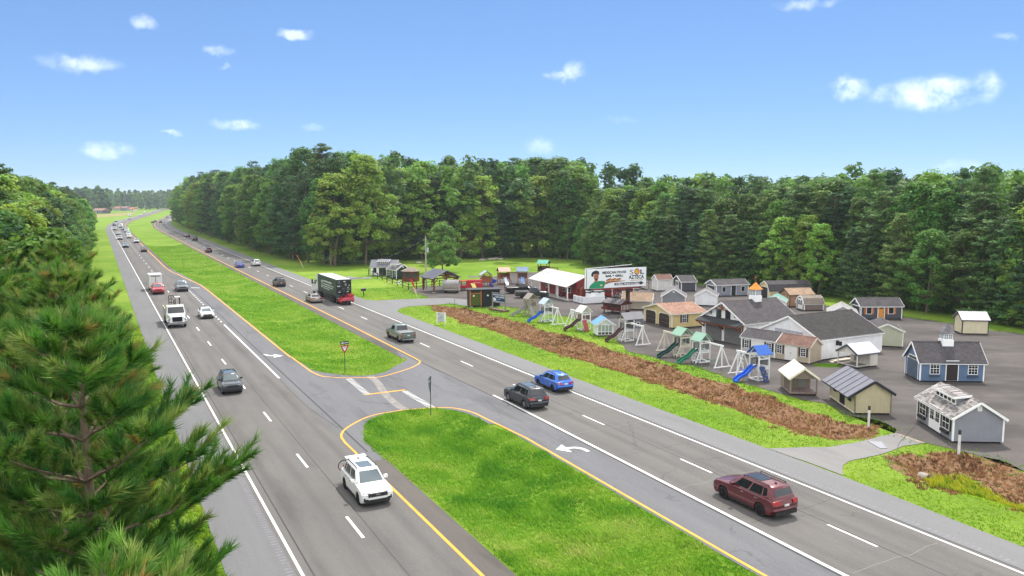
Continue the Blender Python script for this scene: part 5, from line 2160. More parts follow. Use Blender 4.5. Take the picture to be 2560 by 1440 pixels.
# small gabled porch on the near end
m_ = MB()
m_.prism([(-4.7, 2.05), (-3.3, 2.85), (-1.9, 2.05), (-1.9, 1.95), (-3.3, 2.72), (-4.7, 1.95)], 'x', -1.3, 0)
m_.build('entry_roof', plain('entry_roof_red', '#7a4a42', .6), e)
for y in (-4.5, -2.1):
    one('entry_post', tim, e, -1.2, -1.06, y - .07, y + .07, 0, 2.0)
one('entry_beam', tim, e, -1.22, -1.06, -4.6, -2.0, 1.9, 2.02)
for k in range(2):
    b_ = thing('porch_bench', ('red bench on the office porch nearer the gable end', 'red bench on the office porch beside the door')[k], 'bench', (0, 0), 0)
    u = Vector((math.cos(R(112)), math.sin(R(112))))
    v = Vector((-u.y, u.x))
    c = Vector((ox, oy)) + u * (2.0 + k * 3.2) + v * -1.1
    b_.location = (c.x, c.y, .1)
    b_.rotation_euler.z = R(112)
    wr = plain('bench_red', '#6a2c26', .6)
    one('seat', wr, b_, -.7, .7, -.25, .25, .4, .45)
    one('backrest', wr, b_, -.7, .7, -.28, -.22, .45, .95)
    for x in (-.6, .6):
        one('leg', wr, b_, x - .04, x + .04, -.22, .22, 0, .4)

# 29 white display deck with shed wall beside the office
dx, dy = W(1460, 761)
e = thing('display_deck', 'white low-walled display deck with tall white end wall beside the office', 'deck', (dx, dy), R(24))
wv = plain('vinyl_white', '#eceef0', .4, var=.04)
one('front_wall', wv, e, 0, 3.9, -.05, .05, .12, 1.25)
one('end_wall', wv, e, -.05, .05, .05, 3.6, .12, 1.2)
for k in range(3):
    one('wall_panel', plain('panel_grey_white', '#c9ccd2', .4), e, -.07, -.052, .2 + k * 1.15, 1.15 + k * 1.15, .3, 1.05)
one('tall_wall', wv, e, 2.2, 3.9, .06, 3.4, .12, 2.3)
one('deck_floor', plain('deck_grey', '#8d8a86', .8), e, .05, 3.9, .05, 3.6, .04, .14)
one('corner_post', tim, e, .9, 1.06, 2.9, 3.06, .14, 2.4)
for k in range(4):
    one('foot', dark_m, e, .2 + k * 1.1, .35 + k * 1.1, 0, .15, 0, .12)
# red shed wall behind the billboard
sh = Shed('garden_shed', 'red shed with white corner trim behind the billboard', 'shed', W(1530, 745), 20, 'L', 3.6, 4.2, 2.3, 1.0, siding('#8c302e', .2, 'vert'), roofs['grey'], over=.2)

# 30 chicken coop
sh = Shed('chicken_coop', 'dark red chicken coop on legs with nesting box and barred run', 'coop', W(1550, 787), 131, 'R', 2.3, 3.4, 1.6, .5, siding('#5c2c26', .2, 'vert'), roofs['grey'], over=.2, floor=.5, skids=False, trim=plain('coop_trim', '#4e2621', .7))
for (x, y) in ((.1, -.1), (3.3, -.1), (.1, -2.2), (3.3, -2.2), (1.7, -.1)):
    one('leg', plain('coop_trim', '#4e2621', .7), sh.e, x - .06, x + .06, y - .06, y + .06, 0, .52)
sh.fb('nesting_box', plain('coop_box', '#70342c', .7), 'side', 2.3, 3.4, .62, .95, 0, .42)
sh.fb('coop_window', glass_m, 'side', .6, 1.9, 1.05, 1.4, .01, .03)
for k in range(6):
    sh.fb('bar', plain('bar_pale', '#c9c4bd', .6), 'gable', .25 + k * .34, .37 + k * .34, .62, 1.4, .01, .035)

# 31 blue-roofed playhouse
sh = Shed('playhouse', 'white glass-fronted playhouse with light blue roof on the grass strip', 'playhouse', W(1491.5, 841), 96, 'R', 2.2, 2.2, 1.55, .72, plain('playhouse_white', '#dfe3e2', .5, var=.03), metal_mat('#7fb0d8'), over=.28, corner_trim=False, fascia=plain('fascia_pale', '#e6eaea', .5), metal=.7)
o_ = sh.fb('window_wall', plain('screen_grey', '#9aa59c', .3), 'gable', .15, 2.05, .2, 1.45, 0, .02)
for k in range(5):
    u = .12 + k * .46
    sh.fb('mullion', trim_w, 'gable', u, u + .07, .16, 1.5, .01, .05)
for z in (.16, .55, 1.42):
    sh.fb('transom_bar', trim_w, 'gable', .12, 2.05, z, z + .06, .012, .048)
sh.fb('skirting', plain('skirting_dark', '#4b4640', .8), 'gable', .19, 2.0, .22, .5, .02, .03)

# 32 black sauna cabin
bx, by = W(1207, 767.5)
e = thing('sauna_cabin', 'black cube sauna with copper frame, glass front and one rounded end', 'sauna', (bx, by), R(14))
bk_ = siding('#1e2422', .12, 'vert')
one('wall', bk_, e, 0, 2.0, 0, 2.2, .12, 2.75)
m_ = MB()
m_.prism([(2.0, 0)] + [(2.0 + 1.1 * math.sin(PI * k / 10), 1.1 - 1.1 * math.cos(PI * k / 10)) for k in range(11)], 'z', .12, 2.75)
m_.build('rounded_end', bk_, e, 30)
one('front_wall', bk_, e, -2.15, 0, .0, 2.2, .12, 2.75)
cop = plain('copper_frame', '#b56a48', .4, .3)
gl = NB('green_glass').done((.07, .09, .02), .1, 0, .6)
one('glass_front', gl, e, -1.9, -.35, -.03, -.005, .3, 2.2)
one('glass_top', glass_m, e, -1.9, -.35, -.03, -.005, 2.32, 2.62)
for (a, b, c, d_) in ((-2.15, -1.95, .12, 2.75), (-.35, -.2, .12, 2.75)):
    one('frame_post', cop, e, a, b, -.06, -.002, c, d_)
one('frame_rail', cop, e, -1.95, -.35, -.058, -.004, 2.2, 2.32)
one('roof', plain('sauna_roof', '#23262a', .5), e, -2.4, 3.1, -.3, 2.4, 2.76, 2.88)
one('notice', trim_w, e, -1.6, -1.35, -.045, -.035, 1.75, 1.95)
one('notice', trim_w, e, .7, .95, -.02, -.004, 1.75, 1.95)
for x in (-2.0, 1.2):
    one('footing', plain('footing', '#bdb8b0', .9), e, x, x + .35, -.15, .2, 0, .12)

# 33 barrel sauna
e = thing('barrel_sauna', 'weathered grey barrel-shaped hut on a cradle beside the pavilion', 'hut', W(1106.5, 733), R(-6))
m_ = MB()
prof = [(1.15 * math.sin(a), 1.25 + 1.1 * math.cos(a)) for a in [2 * PI * k / 20 for k in range(20)]]
prof = [(y, max(z, .35)) for y, z in prof]
m_.prism([(y + 1.15, z) for y, z in prof], 'x', 0, 2.9)
m_.build('barrel', plain('weathered_wood', '#8e887f', .85, var=.25, scale=6), e, 30)
m_ = MB()
for k in range(10):
    a0, a1 = -.75 * PI / 2 + 1.5 * PI / 2 * k / 10, -.75 * PI / 2 + 1.5 * PI / 2 * (k + 1) / 10
    m_.quad((-.08, 1.15 + 1.2 * math.sin(a0), 1.25 + 1.16 * math.cos(a0)), (2.98, 1.15 + 1.2 * math.sin(a0), 1.25 + 1.16 * math.cos(a0)), (2.98, 1.15 + 1.2 * math.sin(a1), 1.25 + 1.16 * math.cos(a1)), (-.08, 1.15 + 1.2 * math.sin(a1), 1.25 + 1.16 * math.cos(a1)))
m_.build('roof', roofs['palegrey'], e)
f = one('door', plain('door_grey', '#6f6a63', .7), e, -.05, 0, .75, 1.55, .4, 1.95)
one('pane', glass_m, f, -.06, -.045, .85, 1.45, 1.0, 1.85)
for x in (.3, 2.4):
    one('cradle', dark_m, e, x, x + .2, .1, 2.2, 0, .36)
one('ledge', plain('weathered_pale', '#a8a39a', .8), e, .3, 2.8, -.45, 0.05, .62, .74)

# ------------------------------------------------------------------ vehicles
tyre_m = plain('tyre', '#1b1b1c', .85)
rim_m = plain('rim_alloy', '#8f9194', .35, .7)
rim_d = plain('rim_dark', '#2a2a2c', .4, .5)
carglass = NB('car_glass').done((.016, .019, .021), .05, 0, .75)
carglass_l = NB('car_glass_light').done((.10, .13, .14), .04, 0, .8)
plast = plain('black_plastic', '#242425', .6)
chrome = plain('chrome', '#b9babc', .18, .9)
head_m = NB('headlamp').done((.3, .32, .34), .06, .2, .8)
tail_m = NB('taillamp').done((.36, .012, .014), .15, 0, .7)
amber_m = NB('amber_lamp').done((.75, .2, .02), .2, 0, .6)
plate_m = plain('licence_plate', '#cfcfca', .5)
WHEELS = {}


def wheel(parent, x, y, r, w, rim=rim_m):
    key = (round(r, 2), round(w, 2), rim.name)
    if key not in WHEELS:
        t = MB()
        t.v = []
        n = 22
        prof = [(r * .62, -w / 2), (r * .94, -w / 2), (r, -w * .32), (r, w * .32), (r * .94, w / 2), (r * .62, w / 2)]
        for (q, yy) in prof:
            for i in range(n):
                a = 2 * PI * i / n
                t.v.append((q * math.cos(a), yy, q * math.sin(a)))
        for j in range(len(prof) - 1):
            for i in range(n):
                i2 = (i + 1) % n
                t.f.append((j * n + i, (j + 1) * n + i, (j + 1) * n + i2, j * n + i2))
        tm = t.mesh('tyre', 40)
        tm.materials.append(tyre_m)
        q = MB()
        for sg in (-1, 1):
            yy = sg * w * .36
            q.tube((0, yy - .01, 0), (0, yy + .01, 0), r * .63, r * .63, 18)
            yo = sg * w * .47
            for k in range(5):
                a = 2 * PI * k / 5 + .3
                q.bar((0, yo - sg * .02, 0), (math.cos(a) * r * .6, yo - sg * .01, math.sin(a) * r * .6), r * .16, .03)
            q.tube((0, yo - .02, 0), (0, yo + .012, 0), r * .14, r * .12, 8)
        rm = q.mesh('rim')
        rm.materials.append(rim)
        WHEELS[key] = (tm, rm)
    tm, rm = WHEELS[key]
    e = bpy.data.objects.new('wheel', None)
    COL.objects.link(e)
    e.parent = parent
    e.location = (x, y, r)
    link_mesh('tyre', tm, None, e)
    link_mesh('rim', rm, None, e)


def arch(xc, r, zs, n=8):                            # points of a wheel arch from rear to front
    a0 = math.asin(max(-1, min(1, (zs - r * .96) / (r * 1.16))))
    return [(xc - math.cos(a) * r * 1.16, r * .96 + math.sin(a) * r * 1.16) for a in [a0 + (PI - 2 * a0) * k / n for k in range(n + 1)]]


def shell(profile, W_, zmid, ends, crown=.03, flare=.0):
    """profile extruded across the width; outer layers pulled in so hood edges and bumper corners are rounded"""
    half = max(abs(p[0]) for p in profile)
    layers = [(-1, .17, .07), (-.93, .07, .025), (-.78, .025, .0), (0, 0, -crown), (.78, .025, .0), (.93, .07, .025), (1, .17, .07)]
    m_ = MB()
    n = len(profile)
    for (f, xi, zi) in layers:
        for (x, z) in profile:
            wx = max(0, (abs(x) - half * .72) / (half * .28)) if abs(x) > half * .72 else 0
            wz = max(0, min(1, (z - zmid) / .3))
            lo = max(0, min(1, (.42 - z) / .2))
            m_.v.append((x - math.copysign(xi * wx * ends, x), W_ / 2 * f * (1 - .02 * lo - .035 * wz * abs(f)), z - zi * wz))
    for j in range(len(layers) - 1):
        for i in range(n):
            i2 = (i + 1) % n
            m_.f.append((j * n + i, j * n + i2, (j + 1) * n + i2, (j + 1) * n + i))
    m_.f.append(tuple(range(n))[::-1])
    k = (len(layers) - 1) * n
    m_.f.append(tuple(range(k, k + n)))
    return m_


class Car:
    def __init__(s, kind, label, loc, rz, col, cat=None, group=None, scale=1.0, rim=rim_m, sunroof=False, rails=True, plate=True, lamps_on=False, detail=True, metal=.3, name=None, glass=None, cover=None, roofcol=None):
        D = {  # L, W, H, wheel r, front axle, rear axle, hood z, belt z, greenhouse base f/r, roof f/r, tail
            'suv': (4.68, 1.86, 1.70, .36, 1.42, -1.32, .98, 1.08, 1.22, -2.12, .42, -1.86, 'hatch'),
            'bigsuv': (4.90, 1.93, 1.76, .385, 1.48, -1.42, 1.03, 1.12, 1.2, -2.25, .42, -1.98, 'hatch'),
            'compact': (4.10, 1.77, 1.66, .34, 1.27, -1.22, 1.0, 1.08, 1.12, -1.85, .42, -1.6, 'hatch'),
            'cross': (4.45, 1.78, 1.60, .345, 1.36, -1.27, .95, 1.03, 1.2, -2.02, .35, -1.55, 'hatch'),
            'sedan': (4.85, 1.84, 1.45, .33, 1.42, -1.38, .86, .96, 1.3, -1.72, .35, -.95, 'sedan'),
            'pickup': (5.85, 2.0, 1.93, .40, 1.85, -1.75, 1.14, 1.22, 1.55, -.62, .85, -.42, 'pickup'),
            'van': (5.3, 2.0, 2.1, .36, 1.7, -1.6, 1.05, 1.15, 2.1, -2.55, 1.3, -2.45, 'hatch'),
        }[kind]
        L, W_, H, r, xf, xr, hood, belt, gf, gr, rf, rr, tail = D
        s.D = D
        nm = name or {'pickup': 'pickup_truck', 'van': 'van'}.get(kind, 'car')
        s.e = e = thing(nm, label, cat or ('pickup' if kind == 'pickup' else 'van' if kind == 'van' else 'car'), loc, rz, group)
        e.scale = (scale,) * 3
        pm = paint(col, metal)
        zs = .27 if kind != 'pickup' else .38
        h = L / 2
        prof = [(-h + .16, zs + .06)] + arch(xr, r, zs) + arch(xf, r, zs) + [(h - .22, zs - .02), (h - .06, zs + .1), (h - .0, zs + .28), (h - .03, hood - .22), (h - .2, hood - .06), (h - .55, hood + .01), (gf - .1, belt - .02), (gf - .9, belt)]
        if tail == 'hatch':
            prof += [(gr + .25, belt + .02), (-h + .08, belt - .04), (-h + .0, belt - .28), (-h + .04, zs + .42), (-h + .0, zs + .3)]
        elif tail == 'sedan':
            prof += [(gr + .2, belt + .04), (-h + .35, belt + .03), (-h + .08, belt - .02), (-h + .02, belt - .3), (-h + .0, zs + .3)]
        else:
            prof += [(gr - .02, belt + .0), (-h + .03, belt + .0), (-h + .0, belt - .1), (-h + .02, zs + .5), (-h + .03, zs + .25)]
        shell(prof, W_, hood - .25, 1.0).build('body', pm, e, 28)
        one('underbody', plast, e, -h + .25, h - .3, -W_ / 2 + .26, W_ / 2 - .26, zs - .05, .72)
        for x in (xf, xr):
            for y in (-W_ / 2 + .13, W_ / 2 - .13):
                wheel(e, x, y, r, .24, rim)
        # greenhouse
        wb, wr = W_ / 2 - .075, W_ / 2 - .29
        zb, zr = belt - .03, H
        ring = [[(gf, wb * .9, zb), (gf - .35, wb, zb), (gr + .35, wb, zb), (gr, wb * .88, zb)],
                [(rf + .06, wr * .9, zr - .07), (rf - .25, wr + .01, zr - .06), (rr + .25, wr + .01, zr - .07), (rr - .03, wr * .9, zr - .09)],
                [(rf - .08, wr * .72, zr - .012), (rf - .3, wr * .8, zr), (rr + .3, wr * .8, zr - .005), (rr + .06, wr * .72, zr - .03)]]
        m_ = MB()
        for R_ in ring:
            m_.v += [p for p in R_] + [(x, -y, z) for x, y, z in R_[::-1]]
        for j in range(2):
            for i in range(8):
                i2 = (i + 1) % 8
                m_.f.append((j * 8 + i, (j + 1) * 8 + i, (j + 1) * 8 + i2, j * 8 + i2))
        m_.f.append(tuple(range(23, 15, -1)))
        cab = m_.build('cabin', paint(roofcol, metal) if roofcol else pm, e, 50)
        gl = glass or carglass

        def pane(nm_, a, b, c, d, mat, off=.012):    # a,b bottom; c,d top (a-d, b-c)
            a, b, c, d = map(Vector, (a, b, c, d))
            n_ = (b - a).cross(d - a).normalized()
            mid = (a + b + c + d) / 4
            if n_.dot(mid - Vector(((rf + rr) / 2, 0, mid.z - .3))) < 0:
                a, b, c, d = b, a, d, c
                n_ = -n_
            n_ = n_ * off
            MB().quad(a + n_ * .3, b + n_ * .3, c + n_ * .3, d + n_ * .3, off).build(nm_, mat, e)

        def lerp3(p, q, t):
            return tuple(p[i] + (q[i] - p[i]) * t for i in range(3))
        B0, B1, B2, B3 = ring[0]
        T0, T1, T2, T3 = ring[1]
        m1 = lambda p: (p[0], -p[1], p[2])
        # windscreen
        a, b = lerp3(B0, T0, .1), lerp3(m1(B0), m1(T0), .1)
        c, d = lerp3(m1(B0), m1(T0), .93), lerp3(B0, T0, .93)
        pane('windscreen', lerp3(b, a, .04), lerp3(b, a, .96), lerp3(c, d, .96), lerp3(c, d, .04), carglass_l if glass is None else glass)
        # rear window
        lo = .3 if tail == 'hatch' else .08
        a, b = lerp3(B3, T3, lo), lerp3(m1(B3), m1(T3), lo)
        c, d = lerp3(m1(B3), m1(T3), .9), lerp3(B3, T3, .9)
        pane('rear_window', lerp3(a, b, .05), lerp3(a, b, .95), lerp3(d, c, .95), lerp3(d, c, .05), gl)
        spans = [(.03, .42), (.47, .82), (.86, .98)] if tail == 'hatch' else [(.03, .47), (.52, .97)] if tail == 'pickup' else [(.03, .46), (.5, .93)]
        for sg in (1, -1):
            f = (lambda p: p) if sg == 1 else m1
            for (u0, u1) in spans:
                bl, br = lerp3(B1, B2, u0), lerp3(B1, B2, u1)
                tl, tr = lerp3(T1, T2, u0), lerp3(T1, T2, u1)
                q = [lerp3(bl, tl, .14), lerp3(br, tr, .14 if u1 < .9 else .3), lerp3(br, tr, .9), lerp3(bl, tl, .9)]
                q = [f(p) for p in q]
                if sg == 1:
                    q = [q[1], q[0], q[3], q[2]]
                pane('side_window', *q, gl)
            # front quarter light between windscreen pillar and door
            bl, br, tl = lerp3(B0, B1, .35), lerp3(B1, B2, .0), lerp3(T0, T1, .5)
            if detail:
                m_ = MB()
                y = sg * (W_ / 2 + .01)
                m_.box(gf - .62, gf - .42, y - sg * .05, y + sg * .15, belt + .0, belt + .15)
                m_.build('mirror', plast if kind in ('cross', 'compact') else pm, e)
                m_ = MB()
                m_.box(xr + r * 1.25, xf - r * 1.25, sg * (W_ / 2 - .06), sg * (W_ / 2 + .012), zs - .02, zs + .1)
                m_.build('sill', plast, e)
                for x in ((gf - 1.25), (gf - 2.3)):
                    if x > gr:
                        m_ = MB()
                        m_.box(x - .1, x + .1, sg * (W_ / 2 - .02), sg * (W_ / 2 + .018), belt - .17, belt - .14)
                        m_.build('door_handle', chrome, e)
            if rails and kind in ('suv', 'bigsuv', 'cross', 'compact'):
                m_ = MB()
                y = sg * (wr - .05)
                m_.bar((rf - .3, y, zr + .05), (rr + .3, y, zr + .04), .045, .04)
                m_.bar((rf - .25, y, zr - .02), (rf - .3, y, zr + .05), .05)
                m_.bar((rr + .25, y, zr - .03), (rr + .3, y, zr + .04), .05)
                m_.build('roof_rail', black_m, e)
            # lamps
            m_ = MB()
            y0, y1 = sg * (W_ / 2 - .52), sg * (W_ / 2 - .09)
            m_.obox((h - .1, y0, hood - .29), (.115, 0, 0), (-.085, y1 - y0, .02), (-.1, 0, .15))
            m_.build('headlight', amber_m if lamps_on == 'amber' else head_m, e)
            m_ = MB()
            tz = belt - .26 if tail != 'pickup' else belt - .42
            th = .2 if tail != 'pickup' else .34
            ty0, ty1 = (sg * (W_ / 2 - .5), sg * (W_ / 2 - .06)) if tail != 'pickup' else (sg * (W_ / 2 - .26), sg * (W_ / 2 - .06))
            m_.obox((-h + .12, ty0, tz), (-.14, 0, 0), (.1, ty1 - ty0, 0), (.04, 0, th))
            m_.build('taillight', tail_m, e)
        # front and rear trim
        one('grille', plast, e, h - .09, h + .004, -W_ * .3, W_ * .3, hood - .36, hood - .16)
        one('front_bumper_trim', plast, e, h - .18, h - .01, -W_ * .38, W_ * .38, zs + .02, zs + .2)
        one('rear_bumper_trim', plast if kind != 'sedan' else pm, e, -h + .005, -h + .16, -W_ * .4, W_ * .4, zs + .02, zs + (.24 if kind != 'pickup' else .2))
        if plate:
            one('licence_plate', plate_m, e, -h - .012, -h + .05, -.16, .16, zs + .5, zs + .62)
        if sunroof:
            one('sunroof', carglass if sunroof == 'dark' else carglass_l, e, (rf + rr) / 2 - .15, rf - .22, -wr * .62, wr * .62, zr - .03, zr + .006)
        if detail and tail != 'pickup':
            one('antenna', black_m, e, rr + .32, rr + .44, -.03, .03, zr - .01, zr + .06)
        if tail == 'pickup':
            c0 = cover or plast
            one('bed_cover', c0, e, -h + .14, gr - .12, -W_ / 2 + .14, W_ / 2 - .14, belt - .05, belt + .035)
            one('tailgate_top', plast, e, -h - .005, -h + .12, -W_ / 2 + .12, W_ / 2 - .12, belt - .02, belt + .06)
            if detail:
                one('rear_step', chrome, e, -h - .06, -h + .05, -W_ / 2 + .2, W_ / 2 - .2, zs + .02, zs + .16)


def on_road(side, px, py, L, towards):               # near end of the vehicle seen at (px, py)
    g = G(px, py)
    s_, t_ = to_st(side, g)
    if s_ > BEND[side]:                              # beyond the bend use the local heading
        i = min(range(len(_PATH[side])), key=lambda k: (_PATH[side][k][0] - g).length)
        h = _PATH[side][i][1]
    else:
        h = HEAD[side]
    u = Vector((math.sin(R(h)), math.cos(R(h))))
    c = g + u * (L / 2)
    ang = math.atan2(u.y, u.x)
    return (c.x, c.y, .012), ang + (PI if towards else 0)


def put(kind, label, side, px, py, col, towards, **kw):
    L = {'suv': 4.68, 'bigsuv': 4.9, 'compact': 4.1, 'cross': 4.45, 'sedan': 4.85, 'pickup': 5.85, 'van': 5.3}[kind]
    loc, rz = on_road(side, px, py, L * kw.get('scale', 1.0), towards)
    return Car(kind, label, loc, rz, col, **kw)


# oncoming carriageway
fo = put('suv', 'white SUV with sunroof and a bicycle carried on its tail', 'L', 946, 1268, '#e9e9e7', True, sunroof=True, metal=0, rim=rim_d)
fe = fo.e
one('emblem', chrome, fe, 2.33, 2.352, -.12, .12, .7, .8)
for sg in (-1, 1):
    one('fog_lamp_trim', plast, fe, 2.2, 2.31, sg * .56, sg * .82, .4, .6)
one('rear_spoiler', paint('#e9e9e7', 0), fe, -2.25, -1.8, -.62, .62, 1.66, 1.7)
put('compact', 'dark grey compact SUV facing the camera near the crossover', 'L', 583, 987, '#43484f', True, sunroof=True, metal=.5)
put('sedan', 'white sedan facing the camera in the inside lane', 'L', 520, 798, '#e6e7e8', True, metal=0)
put('pickup', 'silver-grey pickup facing the camera by the start of the turn lane', 'L', 458, 730, '#83888a', True, metal=.5)
rp = put('pickup', 'red pickup towing a white box trailer', 'L', 397, 737, '#c2303a', True, metal=.1)
put('suv', 'dark SUV with amber lights beside the median', 'L', 360.5, 630.5, '#4a2f2a', True, lamps_on='amber', detail=False)
far_l = [('sedan', 341.7, 608, '#b9bdc2', 'silver car beside the median just beyond the dark amber-lit SUV'), ('sedan', 314.7, 619.5, '#7d848c', 'grey sedan in the outside lane abreast of the dark amber-lit SUV'),
         ('suv', 300, 600, '#b3b6b5', 'silver SUV in the outside lane behind the grey sedan'), ('sedan', 295.6, 588, '#9da2a6', 'grey car second behind the grey sedan in the outside lane'),
         ('cross', 323, 596, '#dfe2e0', 'white hatchback at the front of the bunched cars beside the median'), ('suv', 321.4, 589, '#c9d6da', 'pale blue SUV second in the bunch beside the median'),
         ('pickup', 317.5, 581, '#e3e6e6', 'white pickup third in the bunch beside the median'), ('sedan', 309.7, 576, '#5b5f66', 'dark car fourth in the bunch beside the median'),
         ('van', 302.6, 569.5, '#d8dadb', 'white van at the back of the bunch beside the median'), ('suv', 287.5, 575.5, '#c3c6c8', 'silver SUV near the far end of the outside lane'),
         ('pickup', 285, 565.5, '#55585c', 'dark pickup at the far end of the outside lane before the bend'), ('sedan', 290, 555.6, '#777c81', 'grey car just past the bend in the road'),
         ('sedan', 323, 548.5, '#9a9da0', 'silver car in the middle of the distant straight'), ('van', 323.8, 541, '#e2e3e2', 'white van on the distant straight ahead of the silver car'),
         ('suv', 350, 540, '#dfe0e0', 'white car on the distant straight nearest the median'), ('van', 360.5, 534.5, '#e8e8e6', 'white high-roofed van farther along the distant straight'),
         ('suv', 383, 530, '#d3d5d6', 'pale car well along the distant straight'), ('suv', 398.7, 523.5, '#cfd2d4', 'pale car near the end of the distant straight'), ('van', 425, 514, '#eceae6', 'white van at the vanishing end of the highway')]
for (k, px, py, c, lb) in far_l:
    put(k, lb, 'L', px, py, c, True, detail=False, metal=.2, scale=1.12, group='distant oncoming traffic')
# right carriageway
put('bigsuv', 'dark red SUV with open sunroof heading away in the near lanes', 'R', 1966, 1300, '#570b17', False, sunroof='dark', metal=.3, rim=rim_d)
put('bigsuv', 'charcoal SUV heading away beside the turn lane line', 'R', 1350, 1026, '#2c3138', False, sunroof=True, metal=.5)
put('cross', 'bright blue hatchback heading away in the outside lane', 'R', 1415, 983, '#0f5fc0', False, metal=.25, rim=rim_d)
put('pickup', 'grey-green pickup with covered bed heading away past the crossover', 'R', 1022, 858, '#66756d', False, metal=.2, rim=rim_d, roofcol='#66756d', cover=plain('bed_cover_grey', '#77797a', .5))
put('sedan', 'gold-grey sedan passing the lorry', 'R', 793, 758.5, '#8d877b', False, metal=.5)
put('suv', 'black SUV heading away ahead of the lorry', 'R', 704, 718, '#18191c', False, metal=.3)
put('sedan', 'blue sedan heading away beside the median', 'R', 602.5, 670, '#1d4ba0', False, detail=False)
put('suv', 'white SUV heading away abreast of the blue sedan', 'R', 644, 666, '#dcdedd', False, metal=0, detail=False)
put('suv', 'dark red SUV heading away beyond the blue sedan', 'R', 523.6, 632, '#4a1822', False, detail=False)
put('suv', 'black car heading away beyond the distant dark red SUV', 'R', 488.4, 602, '#15171b', False, detail=False, scale=1.1)
put('sedan', 'maroon car heading away just ahead of the distant black car', 'R', 469.4, 593.6, '#4d1a20', False, detail=False, scale=1.1)
for (k, px, py, c, lb) in (('suv', 402, 558, '#3c3f42', 'dark car entering the bend in the outside lane, heading away'), ('sedan', 381.6, 558, '#26282c', 'dark car on the yellow line side of the bend, heading away'), ('sedan', 388, 556, '#1c1e22', 'black car just behind the tree-side cars at the bend'),
                           ('pickup', 417.5, 545, '#b9bcbc', 'silver pickup beyond the bend, heading away'), ('suv', 433, 540, '#dcdddc', 'white car disappearing behind the wood at the bend')):
    put(k, lb, 'R', px, py, c, False, detail=False, scale=1.12, group='distant traffic heading away')
# parked pickups
for (px, py, a, lb) in ((1301, 734, 14, 'black pickup parked by the playsets, the one farther from the road'), (1330, 746, 4, 'black pickup parked in front of the office porch')):
    g = G(px, py)
    Car('pickup', lb, (g.x, g.y + .9, .01), R(a), '#16181b', rim=rim_d, metal=.2)

# white box trailer behind the red pickup
loc, rz = on_road('L', 397, 737, 5.85, True)
u = Vector((math.cos(rz), math.sin(rz)))
tc = Vector((loc[0], loc[1])) - u * (5.85 / 2 + 1.3 + 2.4)
e = thing('box_trailer', 'tall white box trailer behind the red pickup', 'trailer', (tc.x, tc.y, .012), rz)
wt = plain('trailer_white', '#dcdcda', .4, var=.05)
one('box', wt, e, -2.4, 2.4, -1.15, 1.15, .55, 3.0)
one('front_seam', plain('seam_dark', '#4a4a4c', .6), e, 2.4, 2.42, -.04, .04, .6, 2.7)
one('roof_trim', plain('roof_trim_grey', '#b5b6b6', .4), e, -2.42, 2.43, -1.17, 1.17, 2.93, 3.03)
one('top_marker', plain('marker_dark', '#55585a', .5), e, 2.405, 2.44, -.8, .8, 2.72, 2.84)
for y in (-1.05, 1.05):
    one('fender', wt, e, -.7, .5, y - .16, y + .16, .62, .75)
    for x in (-.45, .25):
        wheel(e, x, y, .33, .2)
m_ = MB()
m_.bar((2.4, -.5, .5), (3.7, 0, .5), .1)
m_.bar((2.4, .5, .5), (3.7, 0, .5), .1)
m_.build('hitch', plast, e)

# bicycle on the white SUV's tail
loc, rz = on_road('L', 946, 1268, 4.68, True)
u = Vector((math.cos(rz), math.sin(rz)))
bc = Vector((loc[0], loc[1])) - u * 2.72
e = thing('bicycle', 'bicycle with red hub carried sideways behind the white SUV', 'bicycle', (bc.x, bc.y, .62), rz + PI / 2)
bm_ = plain('bike_black', '#1a1a1b', .5)


def ring_mesh(R0, r0, n=26):
    m_ = MB()
    for i in range(n):
        a0, a1 = 2 * PI * i / n, 2 * PI * (i + 1) / n
        m_.tube((R0 * math.cos(a0), 0, R0 * math.sin(a0)), (R0 * math.cos(a1), 0, R0 * math.sin(a1)), r0, r0, 6, False)
    return m_


for x in (-.55, .55):
    w_ = bpy.data.objects.new('wheel', None)
    COL.objects.link(w_)
    w_.parent = e
    w_.location = (x, 0, .36)
    ring_mesh(.335, .028).build('tyre', tyre_m, w_)
    m_ = MB()
    for k in range(9):
        a = PI * k / 9
        m_.tube((-.32 * math.cos(a), 0, -.32 * math.sin(a)), (.32 * math.cos(a), 0, .32 * math.sin(a)), .003, .003, 3, False)
    m_.build('spokes', chrome, w_)
    MB().tube((0, -.05, 0), (0, .05, 0), .06, .06, 8).build('hub', plain('hub_red', '#a03030', .5), w_)
m_ = MB()
for a, b in (((-.55, 0, .36), (-.08, 0, .34)), ((-.08, 0, .34), (.4, 0, .78)), ((-.08, 0, .34), (-.2, 0, .85)), ((-.2, 0, .78), (.38, 0, .84)), ((-.55, 0, .36), (-.2, 0, .78)), ((.55, 0, .36), (.38, 0, .95))):
    m_.tube(a, b, .022, .022, 6)
m_.build('bike_frame', bm_, e)
m_ = MB()
m_.tube((.38, -.3, 1.0), (.38, .3, 1.0), .016, .016, 6)
m_.tube((.38, 0, .95), (.38, 0, 1.0), .018, .018, 6)
m_.build('handlebar', bm_, e)
one('saddle', bm_, e, -.35, -.08, -.07, .07, .88, .93)

